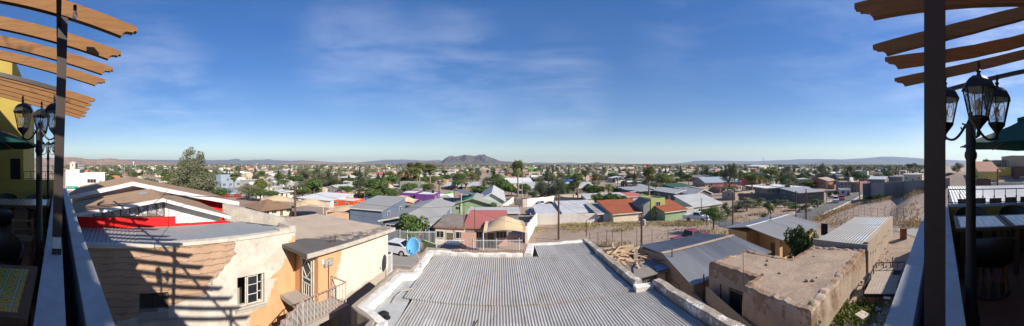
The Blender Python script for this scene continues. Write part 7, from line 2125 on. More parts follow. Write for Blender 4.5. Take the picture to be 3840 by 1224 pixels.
T_('big shaggy fan palm with a long dry skirt behind the junk yard', 'fanpalm', 2167, 652, 762, 46, None, 1)
T_('shorter palm leaning against the big shaggy one', 'fanpalm', 2150, 682, 762, 38, None, 3)
T_('fan palm behind the blue tarpaulin roof', 'fanpalm', 2195, 640, 694, 34, None, 3)
T_('willowy grey green tree behind the row house end', 'euc', 2236, 650, 698, 42, 'euc', 1)
T_('round leafy tree right of the shaggy palm pair', 'round', 2205, 692, 738, 40, 'mid', 1)
T_('citrus tree at the left of the clump behind the metal shed', 'citrus', 2248, 729, 784, 60, 'mid', 0)
T_('citrus tree in the middle of the clump behind the metal shed', 'citrus', 2294, 727, 784, 64, 'mid', 1)
T_('citrus tree at the right of the clump behind the metal shed', 'citrus', 2336, 737, 784, 54, 'dark', 0)
T_('leafy tree left of the street poles', 'round', 2222, 703, 742, 40, 'mid', 0)
T_('round dark tree beside the three street poles', 'round', 2288, 694, 730, 34, 'dark', 1)
T_('low dark tree under the street poles', 'round', 2310, 708, 742, 40, 'dark', 0)
T_('small palm near the curved white roof', 'fanpalm', 2342, 678, 706, 22, None, 2)
T_('thin fan palm in front of the supermarket', 'fanpalm', 2341, 634, 662, 17, None, 0)
T_('tall palm with a very long dry skirt before the turquoise house', 'fanpalm', 2434, 629, 742, 50, None, 1)
T_('dark spreading tree above the curved white roof', 'round', 2370, 655, 684, 50, 'dark', 0)
T_('thin dark conifer in the far town', 'cypress', 2508, 637, 664, 12)
T_('green tree behind the turquoise house', 'round', 2446, 688, 716, 44, 'mid', 1)
T_('palm like tree behind the orange house', 'datepalm', 2475, 686, 716, 34, None, 0)
T_('olive tree above the orange house', 'round', 2510, 664, 694, 44, 'olive', 1)
T_('small shrub tree in front of the turquoise house', 'round', 2420, 718, 744, 26, 'dark', 0)
T_('broad green tree left of the cypress group', 'round', 2574, 656, 682, 46, 'mid', 0)
T_('yellowish round tree left of the cypress group', 'round', 2608, 648, 676, 26, 'yellow', 1)
T_('left dark cypress of the group of three', 'cypress', 2632, 640, 674, 18)
T_('tallest dark cypress of the group of three', 'cypress', 2652, 628, 674, 24)
T_('right dark cypress of the group of three', 'cypress', 2664, 642, 674, 18)
T_('round green tree above the pale hall', 'round', 2746, 651, 672, 30, 'mid', 0)
T_('broad fan palm with a thick skirt behind the ruined house', 'fanpalm', 2820, 655, 740, 50, None, 1)
T_('date palm just right of the broad fan palm', 'datepalm', 2849, 656, 716, 46, None, 0)
T_('green palm between the date palm and the white edged roof', 'datepalm', 2880, 672, 728, 38, None, 1)
T_('big round dark tree above the palms', 'round', 2892, 636, 680, 58, 'yellow', 0)
T_('round tree behind the broad fan palm', 'round', 2808, 648, 680, 38, 'dark', 1)
T_('palm and tree tangle right of the big round tree', 'datepalm', 2912, 664, 700, 34, None, 2)
T_('round dark tree near the small red roof', 'round', 2932, 661, 680, 26, 'dark', 0)
T_('grey date palm with a drooping skirt in front of the white edged roof', 'datepalm', 2954, 670, 744, 46, 'olive', 1)
T_('small palm beside the brick building', 'datepalm', 3000, 680, 702, 22, None, 0)
T_('fan palm at the edge of the brick building', 'fanpalm', 3058, 639, 674, 22, None, 1)
T_('fan palm beside the white two storey house', 'fanpalm', 3173, 649, 682, 24, None, 1)
T_('olive green bushy tree by the grey block building', 'round', 3110, 674, 698, 50, 'mid', 1)
T_('fan palm on the skyline near the right post', 'fanpalm', 3412, 616, 652, 34, None, 1)
T_('small round tree beside the skyline palm', 'round', 3430, 613, 640, 16, 'dark', 0)
T_('dark street tree left of the parked cars', 'round', 3111, 721, 752, 20, 'dark', 0)
T_('dark street tree by the white garage', 'round', 3136, 716, 742, 24, 'dark', 1)
T_('round tree near the factory at right', 'round', 3107, 628, 645, 20, 'dark', 1)
T_('dense leafy tree behind the white picket fence', 'citrus', 1533, 808, 930, 116, 'mid', 1)
T_('bush with tall stalks beside the green gabled house', 'shrub', 1845, 762, 806, 40, 'mid', 0)
T_('deep green tree in the yard beside the ochre house', 'citrus', 2999, 860, 985, 104, 'dark', 0, 18.6)
T_('tree at the far left beside the yellow column', 'round', 100, 598, 660, 34, 'dark', 0, 70)
T_('bush behind the right lamp post on the hillside', 'bush', 3590, 612, 650, 46, 'olive', 0, 90)
T_('shrub tree above the yellow house at right', 'round', 3700, 600, 640, 30, 'mid', 0, 110)
# bushes on the empty plots
for i, (x, yt, yb, w, lf) in enumerate([(2800, 745, 790, 100, 'olive'), (2846, 744, 778, 60, 'mid'), (2882, 757, 803, 46, 'mid'), (2908, 748, 776, 44, 'mid'), (2943, 750, 778, 50, 'olive'), (2982, 762, 790, 64, 'mid'), (3066, 750, 776, 66, 'mid'), (3020, 766, 794, 50, 'olive'), (2760, 768, 795, 40, 'olive'), (2722, 762, 800, 34, 'mid'), (2652, 782, 812, 76, 'mid'), (2735, 790, 812, 30, 'olive'), (2865, 800, 822, 24, 'olive'), (2560, 795, 806, 24, 'mid'), (3260, 735, 752, 40, 'dark'), (3300, 730, 748, 60, 'dark')]):
    pos = ['largest grey green bush in the row before the dark block wall', 'rounded bush right of the largest one', 'thin upright bush in the middle of the dry plot', 'green bush behind the thin upright one', 'grey green bush below the date palm', 'green bush left of the street poles', 'dense green bush beside the right street', 'grey green bush between the two dark poles', 'low bush at the left of the bush row', 'narrow bush near the tilted white canopy', 'low green bush patch behind the big mesquite bush', 'small bush in the dry plot by the wall stub', 'small green bush near the side road', 'small bush by the end of the long white wall', 'dark bush at the foot of the long grey wall', 'second dark bush at the foot of the long grey wall'][i]
    T_(pos, 'shrub', x, yt, yb, w, lf, i % 2)
T_('big feathery mesquite bush beside the side road', 'mesquite', 2676, 776, 866, 84, 'mid', 0)
T_('wispy pale weed growing up in front of the adobe wall', 'mesquite', 3035, 1140, 1230, 80, 'yellow', 0, 9.6)

# ---- grasses: uncountable
def grass(name, spots, m, hgt=0.35, per=60, rad=1.2, seed=0):
    rr = random.Random(seed); mb = MB()
    for x, y, k in spots:
        c = hit(x, y)[0]
        for _ in range(int(per * k)):
            px, py = c.x + rr.gauss(0, rad), c.y + rr.gauss(0, rad * 0.7)
            z = gz(px, py) + 0.05
            a = rr.uniform(0, pi); h = hgt * rr.uniform(0.5, 1.3); l_ = rr.uniform(-0.25, 0.25)
            dx, dy = cos(a) * 0.022, sin(a) * 0.022
            mb.add([(px - dx, py - dy, z - 0.08), (px + dx, py + dy, z - 0.08), (px + dx * 2.2 + l_ * 0.6, py + dy * 2.2 + l_, z + h), (px - dx * 2.2 + l_ * 0.7, py - dy * 2.2 + l_, z + h * 0.9)], [(0, 1, 2, 3)])
    o = struct(name, mb, m, 'stuff')
    return o
strawm = leaf_mat('dry straw', (0.42, 0.28, 0.13), (0.33, 0.235, 0.125), 0.2, 0.5)
greenst = leaf_mat('greenish straw', (0.40, 0.30, 0.15), (0.30, 0.26, 0.12), 0.2, 0.25)
sp = []
rr = random.Random(2)
for k in range(150):
    u = k / 149; x = 2110 + u * 490; y = 843 + rr.uniform(-1, 9) - 5 * u
    sp.append((x, y, rr.uniform(0.5, 1.6)))
for x, y, k in ((2130, 855, 4), (2160, 862, 3), (2150, 871, 3), (2340, 866, 5), (2365, 862, 4), (2320, 868, 3), (2380, 852, 3), (2015, 860, 3), (2022, 870, 2), (2620, 840, 5), (2635, 845, 4), (2655, 872, 3), (2710, 880, 3), (2225, 860, 2), (2260, 918, 2), (2320, 922, 2), (2290, 920, 1)): sp.append((x, y, k))
o = grass('grass_dry', sp, greenst, 0.28, 30, 0.9, 1); 
sp = []
for k in range(120):
    u = k / 119; sp.append((3050 + u * 410 + rr.uniform(-6, 6), interp(3050 + u * 410, [3050, 3140, 3230, 3330, 3460], [830, 793, 757, 741, 716]) + rr.uniform(-4, 8), rr.uniform(0.4, 1.5)))
for k in range(150): sp.append((rr.uniform(2720, 2980), rr.uniform(780, 838), rr.uniform(0.0, 0.6)))
for k in range(60): sp.append((rr.uniform(3050, 3200), rr.uniform(800, 850) , rr.uniform(0.05, 0.35)))
for k in range(16): sp.append((rr.uniform(3350, 3455), rr.uniform(760, 840), rr.uniform(0.1, 0.5)))
for k in range(20): sp.append((rr.uniform(3345, 3450), rr.uniform(838, 850), rr.uniform(0.2, 0.7)))
for k in range(24): sp.append((rr.uniform(1890, 1910), rr.uniform(770, 792), rr.uniform(0.2, 0.6)))
grass('grass_straw', sp, strawm, 0.28, 30, 0.9, 2)
sp = [(rr.uniform(3090, 3300), rr.uniform(1150, 1222), rr.uniform(0.5, 1.4)) for k in range(16)]
grass('weeds', sp, LV['yellow'], 0.13, 45, 0.35, 3)
# loose stones on the dirt
mb = MB(); rr = random.Random(9)
for k in range(900):
    x, y = rr.choice([(rr.uniform(1990, 2640), rr.uniform(845, 920)), (rr.uniform(2950, 3450), rr.uniform(760, 850)), (rr.uniform(2700, 2980), rr.uniform(790, 840)), (rr.uniform(3120, 3330), rr.uniform(930, 1220))])
    c = hit(x, y)[0]; s_ = rr.uniform(0.03, 0.12) * (0.5 if y > 925 else 1)
    mb.lathe([(s_, -0.02), (s_ * 1.1, s_ * 0.5), (s_ * 0.4, s_ * 0.9)], (c.x, c.y, c.z), 5, rot=rr.uniform(0, 3))
struct('gravel', mb, droof, 'stuff')

# ================================================================= poles and wires
TOPS = {}
def pole(key, label, x, yb, yt, r=0.13, m=None, arm=True, d=None, trans=False, lean=0.0, lamp=False, h=None):
    if d is None: q, d = hit(x, yb)
    a = az(x); X, Y = d * sin(a), d * cos(a); z = gz(X, Y); zt_ = EYE - (yt - HY) / F * d
    t = thing('utility_pole', label, 'utility pole', (X, Y, z))
    mb = MB(); mb.tube([(X, Y, z - 0.4), (X + lean, Y, zt_)], [r, r * 0.7], 9)
    part('pole', mb, m or M['pole_wood'], t)
    if arm:
        part('crossarm', MB().bar((X - 0.6, Y - 0.35, zt_ - 0.35), (X + 0.6, Y + 0.35, zt_ - 0.35), 0.09, 0.1), m or M['pole_wood'], t)
        for sg in (-1, -0.4, 0.4, 1):
            part('insulator', MB().lathe([(0.03, 0), (0.05, 0.04), (0.03, 0.12)], (X + 0.55 * sg, Y + 0.32 * sg, zt_ - 0.298), 7), M['white_paint'], t)
    if trans:
        part('transformer', MB().lathe([(0.2, 0), (0.24, 0.05), (0.24, 0.6), (0.1, 0.68)], (X + 0.05, Y - 0.42, zt_ - 1.3), 10), M['pole_concrete'], t)
    if lamp:
        part('street_light', MB().tube([(X, Y, zt_ - 0.3), (X - 0.8, Y - 0.3, zt_ + 0.1), (X - 1.4, Y - 0.5, zt_ + 0.1)], 0.04, 6).lathe([(0.02, 0), (0.14, 0.06), (0.02, 0.14)], (X - 1.5, Y - 0.5, zt_ + 0.02), 8), M['pole_concrete'], t)
    TOPS[key] = Vector((X + lean, Y, zt_))
    return t
pole('a', 'tall dark wooden pole with cables rising behind the tan flat roof', 1107, 830, 698, 0.14, M['pole_wood'], True, 30, lean=0.0)
pole('b', 'thick brown wooden pole at the left of the vacant lot', 2095, 900, 730, 0.15)
pole('c', 'wooden pole with a transformer in the middle of the vacant lot', 2406, 926, 800, 0.13, trans=True)
pole('d', 'dark wooden pole with a lamp head beside the mesquite bush', 2748, 846, 712, 0.13, lamp=True)
pole('e', 'left dark pole of the pair beside the right street', 2985, 826, 716, 0.13, arm=False)
pole('f', 'right dark pole of the pair beside the right street', 3023, 832, 708, 0.13, lamp=True)
pole('g', 'pale concrete pole beside the parked cars', 3100, 760, 676, 0.15, M['pole_concrete'])
pole('h', 'thin dark pole at the end of the long white wall', 2630, 808, 744, 0.09, arm=False)
pole('i', 'dark pole where the long grey wall begins', 3223, 748, 676, 0.16)
pole('j', 'brown pole in front of the mesquite tree', 926, 752, 703, 0.14, arm=False)
pole('k', 'dark pole beside the pale blue metal roof', 860, 738, 690, 0.12, arm=False)
pole('l', 'pale pole at the left of the pair on the street behind the citrus trees', 2309, 728, 670, 0.2, M['pole_concrete'])
pole('m', 'pale pole at the right of the pair on the street behind the citrus trees', 2318, 728, 664, 0.2, M['pole_concrete'])
pole('n', 'dark pole left of the turquoise house', 2366, 735, 690, 0.14, arm=False)
pole('o', 'brown pole in front of the turquoise house', 2459, 740, 705, 0.16, arm=False)
pole('p', 'tall pale pole rising beside the tall single palm', 1958, 742, 664, 0.12, M['pole_concrete'], False)
pole('q', 'tall pale street pole at the far left', 379, 665, 605, 0.2, M['pole_concrete'])
pole('r', 'second pale street pole at the far left, nearer the cars', 467, 680, 619, 0.16, M['pole_concrete'])
pole('s', 'brown pole rising behind the brown shingle roof', 514, 690, 640, 0.13, arm=False, d=70)
pole('t', 'yellow painted mast in the far left street', 539, 668, 622, 0.16, WM['yellow'], False, lamp=True)
pole('u', 'double pale poles above the arcade building, left one', 2724, 720, 668, 0.14, M['pole_concrete'])
pole('v', 'double pale poles above the arcade building, right one', 2729, 720, 668, 0.16, M['pole_concrete'])
pole('w', 'thin dark pole above the tan canopies', 1304, 730, 690, 0.12, arm=False)
pole('x', 'dark pole beside the long low white building', 1278, 690, 652, 0.2)
pole('y', 'leaning wooden pole with a lamp on the hillside at right', 3738, 716, 634, 0.13, arm=False, d=34, lean=-0.5, lamp=True)
pole('z', 'brown pole before the row house behind the junk yard', 2127, 744, 704, 0.14, arm=False)
pole('aa', 'thin rusty pole in front of the green gabled house', 1740, 850, 762, 0.05, M['rust'], False, 33)
pole('bb', 'thin dark pole in front of the faded red roof', 1780, 880, 775, 0.04, M['rust'], False, 31)
pole('cc', 'dark pole in the vacant lot next to the brown pole', 2199, 889, 827, 0.06, M['rust'], False)
def wire(a, b, sag, label, r=0.012, off=(0, 0)):
    a = a + Vector((0, 0, -0.25 + off[0])); b = b + Vector((0, 0, -0.25 + off[1])); pts = []
    for k in range(13):
        u = k / 12; p = a + (b - a) * u; p.z -= sag * 4 * u * (1 - u); pts.append(p)
    solo('power_cable', MB().tube(pts, r, 4), M['cable'], label, 'cable', 'cables strung between the poles')
for a, b, s_, lb in (('b', 'c', 0.7, 'between the brown pole and the transformer pole'), ('c', 'd', 0.8, 'between the transformer pole and the lamp pole'), ('d', 'f', 0.8, 'between the lamp pole and the pair of poles'), ('f', 'g', 0.8, 'between the pair of poles and the concrete pole'), ('g', 'i', 0.9, 'between the concrete pole and the grey wall pole'), ('d', 'h', 0.6, 'between the lamp pole and the thin wall pole'), ('h', 'b', 1.2, 'running low over the long white wall'), ('b', 'aa', 0.6, 'between the brown pole and the green gabled house')):
    wire(TOPS[a], TOPS[b], s_, 'upper thin cable ' + lb)
    if s_ != 0.6: wire(TOPS[a], TOPS[b], s_ * 1.15, 'lower thin cable ' + lb, 0.012, (-0.9, -0.9))
wire(TOPS['a'], Vector((-11.5, 4.5, 12.9)), 0.35, 'cable from the tall dark pole over the brown shingle roof', 0.018)
wire(TOPS['a'], LM @ Vector((sE + 0.6, 9.4, ZT - 0.3)), 0.5, 'cable from the tall dark pole to the rusty meter box', 0.01)
wire(TOPS['a'], TOPS['aa'], 0.8, 'cable from the tall dark pole across the blue house roof', 0.015)
wire(TOPS['a'], TOPS['aa'], 1.1, 'lower cable from the tall dark pole across the blue house roof', 0.012, (-1.2, -0.8))
wire(TOPS['aa'], Vector((5.9, 17.9, 9.8)), 0.6, 'cable from the green gabled house towards the corrugated roof', 0.01)
wire(Vector((-8.0, 2.2, 12.7)), Vector((-13.5, 5.6, 12.9)), 0.12, 'dark cable lying over the brown shingle roof', 0.018)

# ================================================================= vehicles
def car(label, x, yb, rot, col, kind='sedan', d=None, cat='car', L=4.3, zoff=0.0, pos=None):
    if pos is None:
        if d is None: q, d = hit(x, yb)
        a = az(x); q = Vector((d * sin(a), d * cos(a), 0)); q.z = gz(q.x, q.y)
    else: q = Vector(pos)
    t = thing('parked_' + ('pickup' if kind == 'pickup' else 'car'), label, cat, (q.x, q.y, q.z + 0.08 + zoff), rot, local=True)
    W = 0.85; pm_ = mat(col, tuple(c * 0.85 for c in col), 2, 0.3, 0.0, 40, 0.2, 0.6, 0.05, name='car paint')
    if kind == 'suv': low = [(-2.2, 0.45), (-2.2, 1.0), (-2.1, 1.1), (0.95, 1.12), (2.05, 0.98), (2.2, 0.8), (2.2, 0.4)]; cab = [(-2.05, 1.1), (-1.75, 1.68), (0.05, 1.70), (0.95, 1.12)]; gh = (0.97, 1.62)
    elif kind == 'pickup': low = [(-2.4, 0.5), (-2.4, 0.98), (0.1, 1.0), (1.2, 1.02), (2.2, 0.92), (2.35, 0.8), (2.35, 0.4)]; cab = [(-0.6, 1.0), (-0.45, 1.58), (0.55, 1.6), (1.2, 1.02)]; gh = (1.0, 1.5)
    else: low = [(-2.15, 0.35), (-2.15, 0.85), (-1.6, 0.96), (1.0, 0.92), (1.9, 0.78), (2.12, 0.6), (2.12, 0.3)]; cab = [(-1.65, 0.95), (-0.95, 1.38), (0.15, 1.42), (1.05, 0.92)]; gh = (0.9, 1.35)
    def ex(mb, pr, w0, w1, y0=0):
        n = len(pr); zs = [p[1] for p in pr]; zl, zh = min(zs), max(zs)
        def wd(z): return w0 + (w1 - w0) * (z - zl) / (zh - zl)
        mb.add([(x_, -wd(z_), z_) for x_, z_ in pr] + [(x_, wd(z_), z_) for x_, z_ in pr], [tuple(range(n))[::-1], tuple(range(n, 2 * n))] + [(i, (i + 1) % n, n + (i + 1) % n, n + i) for i in range(n)])
    mb = MB(); ex(mb, [(low[0][0], 0.3)] + low[1:-1] + [(low[-1][0], 0.3)], W, W * 0.95); b_ = part('body', mb, pm_, t)
    mb = MB(); ex(mb, cab, W * 0.93, W * 0.72); part('roof', mb, pm_, b_)
    for sg in (-1, 1):
        g = MB()
        pr = [(cab[0][0] + 0.22, cab[0][1] + 0.05), (cab[1][0] + 0.12, cab[1][1] - 0.08), (cab[2][0] - 0.05, cab[2][1] - 0.08), (cab[3][0] - 0.25, cab[3][1] + 0.05)]
        zl, zh = cab[0][1], cab[1][1]
        v = [(x_, sg * (W * 0.93 + (W * 0.72 - W * 0.93) * (z_ - zl) / (zh - zl) + 0.006), z_) for x_, z_ in pr]
        g.add(v, [(0, 1, 2, 3) if sg < 0 else (3, 2, 1, 0)])
        part('side_window', g, M['glass'], b_)
    for (p, q_, nm) in ((cab[3], cab[2], 'windscreen'), (cab[0], cab[1], 'rear_window')):
        sg = 1 if nm == 'windscreen' else -1
        a = Vector((p[0] + 0.012 * sg, 0, p[1] + 0.012)); c = Vector((q_[0] + 0.012 * sg, 0, q_[1] + 0.012)); a2 = a + (c - a) * 0.1; c2 = a + (c - a) * 0.9
        part(nm, MB().add([(a2.x, -W * 0.84, a2.z), (a2.x, W * 0.84, a2.z), (c2.x, W * 0.68, c2.z), (c2.x, -W * 0.68, c2.z)], [(0, 1, 2, 3), (3, 2, 1, 0)]), M['glass'], b_)
    for sx in (-1.3, 1.3):
        for sy in (-1, 1):
            m_ = MB(); m_.M = Matrix.Translation((sx, sy * (W - 0.08), 0.32)) @ Matrix.Rotation(pi / 2, 4, 'X')
            m_.lathe([(0.2, -0.1), (0.32, -0.1), (0.33, 0), (0.32, 0.1), (0.2, 0.1)], n=16); w__ = part('wheel', m_, M['rubber'], t)
            m_ = MB(); m_.M = Matrix.Translation((sx, sy * (W + 0.025), 0.32)) @ Matrix.Rotation(pi / 2, 4, 'X'); m_.lathe([(0.18, -0.01), (0.18, 0.01)], n=12); part('rim', m_, M['pole_concrete'], w__)
    for sy in (-1, 1):
        zf = low[-2][1]
        part('headlight', MB().box(low[-1][0] - 0.05, low[-1][0] + 0.015, sy * 0.6 - 0.17, sy * 0.6 + 0.17, zf - 0.12, zf - 0.01), M['white_paint'], t)
        part('tail_light', MB().box(low[0][0] - 0.015, low[0][0] + 0.05, sy * 0.68 - 0.13, sy * 0.68 + 0.13, 0.68, 0.82), mat((0.4, 0.01, 0.01), None, dirt=0, rough=0.3, name='tail light'), t)
    return t
wcar = (0.72, 0.73, 0.75)
car('white sedan parked behind the white gate beside the cream wall', 1478, 966, radians(172), wcar, d=29, pos=None)
car('white suv parked first in the right street', 3134, 761, radians(-155), (0.6, 0.61, 0.62), 'suv')
car('red car parked behind the white suv', 3156, 752, radians(-155), (0.48, 0.03, 0.03))
car('white pickup at the end of the long white wall', 2613, 830, radians(-60), (0.66, 0.66, 0.66), 'pickup', cat='pickup')
car('dark red pickup parked behind the blue grey roof', 2592, 920, radians(8), (0.28, 0.015, 0.03), 'pickup', cat='pickup')
car('white car in the junk yard with a dark windscreen', 2030, 773, radians(-75), wcar)
car('beige old car second in the junk yard', 2063, 775, radians(-80), (0.36, 0.31, 0.24))
car('dark red car third in the junk yard', 2086, 778, radians(-85), (0.22, 0.02, 0.03))
car('white car last in the junk yard beside the brown pole', 2107, 781, radians(-70), (0.6, 0.6, 0.6))
car('white car in front of the orange house', 2506, 743, radians(10), wcar)
car('dark parked suv in the far left street', 421, 676, radians(100), (0.03, 0.035, 0.05), 'suv')
car('silver pickup in the far left street', 452, 674, radians(20), (0.3, 0.32, 0.36), 'pickup', cat='pickup')
car('small dark car farther up the far left street', 441, 664, radians(90), (0.03, 0.035, 0.06))
car('dark car parked under the palm beside the ruined house', 2850, 733, radians(30), (0.02, 0.022, 0.025), 'suv')
car('dark blue car behind the white picket fence by the pink house', 1712, 990, radians(0), (0.02, 0.03, 0.07), d=27.5)
car('dark blue car beside the corrugated store behind the white wall', 2006, 806, radians(10), (0.02, 0.035, 0.09))
# landmarks of the far town
def mast(label, x, ytop, ybase, d, m, r=0.5, name='radio_mast', cat='mast'):
    a = az(x); X, Y = d * sin(a), d * cos(a); zt_ = EYE - (ytop - HY) / F * d; z = gz(X, Y)
    mb = MB()
    for k in range(3):
        b_ = 2 * pi * k / 3; mb.tube([(X + r * 2 * cos(b_), Y + r * 2 * sin(b_), z), (X + r * 0.5 * cos(b_), Y + r * 0.5 * sin(b_), zt_)], r * 0.16, 4)
    n = int((zt_ - z) / (r * 5))
    for k in range(n):
        u = k / n; u2 = (k + 1) / n
        for j in range(3):
            b0 = 2 * pi * j / 3; b1 = 2 * pi * (j + 1) / 3; ra = r * (2 - 1.5 * u); rb = r * (2 - 1.5 * u2)
            mb.tube([(X + ra * cos(b0), Y + ra * sin(b0), z + (zt_ - z) * u), (X + rb * cos(b1), Y + rb * sin(b1), z + (zt_ - z) * u2)], r * 0.1, 3)
    solo(name, mb, m, label, cat)
mast('tall thin radio mast in the far town at right', 2863, 589, 625, 900, M['pole_concrete'], 1.2)
mast('red and white mast in front of the rocky mountain', 1795, 606, 622, 1300, WM['red'], 1.6)
mast('thin dark mast on the horizon left of the palms', 1471, 607, 622, 1200, M['dark_metal'], 1.0)
q, d_ = hit(501, 622)
solo('water_tower', MB().lathe([(2, 0), (2, 10), (4.5, 14), (4.5, 20), (1, 22)], (1500 * sin(az(501)), 1500 * cos(az(501)), 2), 14), WM['white'], 'white water tower in front of the left mesa', 'water tower')
sg_ = thing('sign_pylon', 'tall green and white filling station sign above the grey wall', 'sign', atd(3316, 655, 260))
a_ = az(3316); X, Y = 260 * sin(a_), 260 * cos(a_)
mb = MB(); mb.box(X - 0.3, X + 0.3, Y - 1.6, Y + 1.6, 0, EYE - (632 - HY) / F * 260)
part('frame', mb, WM['white'], sg_)
part('panel', MB().box(X - 0.36, X - 0.31, Y - 1.3, Y + 1.3, EYE - (643 - HY) / F * 260, EYE - (633 - HY) / F * 260), mat((0.0, 0.12, 0.08), None, name='green sign face'), sg_)
part('panel', MB().box(X - 0.36, X - 0.31, Y - 1.3, Y + 1.3, EYE - (648 - HY) / F * 260, EYE - (645 - HY) / F * 260), WM['bright_green'], sg_)
for x, yt, yb, c, lb in ((1993, 630, 636, 'bright_green', 'green roofed shop front in the far town'), (2431, 617, 623, 'red', 'red sign board on the skyline of the far town'), (1820, 655, 660, 'orange', 'orange board near the far street')):
    q = atd(x, yb, 330); zt_ = EYE - (yt - HY) / F * 330
    t = thing('sign_board', lb, 'sign', q); part('board', MB().box(q.x - 3, q.x + 3, q.y - 0.3, q.y + 0.3, q.z, zt_), WM[c], t)
    part('post', MB().box(q.x - 0.2, q.x + 0.2, q.y - 0.2, q.y + 0.2, 0, q.z - 0.01), M['pole_concrete'], t)
fl_ = thing('flag', 'small green white and red flag on a pole near the church', 'flag', (400 * sin(az(963)), 400 * cos(az(963)), 0))
X, Y = 400 * sin(az(963)), 400 * cos(az(963)); zt_ = EYE + 0.5
part('pole', MB().tube([(X, Y, 0), (X, Y, zt_)], 0.12, 6), M['white_paint'], fl_)
for k, c in enumerate(('bright_green', 'white', 'red')): part('stripe', MB().box(X + 0.15 + k * 1.0, X + 1.14 + k * 1.0, Y - 0.03 + k * .1, Y + 0.03 + k * .1, zt_ - 2.2, zt_), WM[c], fl_)
# ================================================================= the far town
def obj_wall():
    N = NT('town wall'); oi = N.new('ObjectInfo')
    c = oi.outputs['Color']
    c = N.mix(N.rng(N.noise(0.35, 5, 0.7), 0.4, 0.7, 0, 0.45), c, N.mix(0.6, c, (0.25, 0.2, 0.15)))
    return N.out(c, 0.9, 0, 0.15)
ow = obj_wall()
dk = WM['dkgrey']
def town_box(mb, x0, x1, y0, y1, z0, z1, roof, par=0.25):
    """flat block with a parapet and an inset roof; slot 0 wall, 1 roof"""
    mb.add([(x0, y0, z0), (x1, y0, z0), (x1, y1, z0), (x0, y1, z0), (x0, y0, z1), (x1, y0, z1), (x1, y1, z1), (x0, y1, z1)],
           [(0, 1, 5, 4), (1, 2, 6, 5), (2, 3, 7, 6), (3, 0, 4, 7)], 0)
    e = 0.2
    o = [(x0, y0), (x1, y0), (x1, y1), (x0, y1)]; i_ = [(x0 + e, y0 + e), (x1 - e, y0 + e), (x1 - e, y1 - e), (x0 + e, y1 - e)]
    mb.add([(*p, z1) for p in o] + [(*p, z1) for p in i_] + [(*p, z1 - par) for p in i_],
           [(0, 1, 5, 4), (1, 2, 6, 5), (2, 3, 7, 6), (3, 0, 4, 7), (5, 9, 8, 4), (6, 10, 9, 5), (7, 11, 10, 6), (4, 8, 11, 7)], 0)
    mb.add([(*p, z1 - par) for p in i_], [(0, 1, 2, 3)], roof)
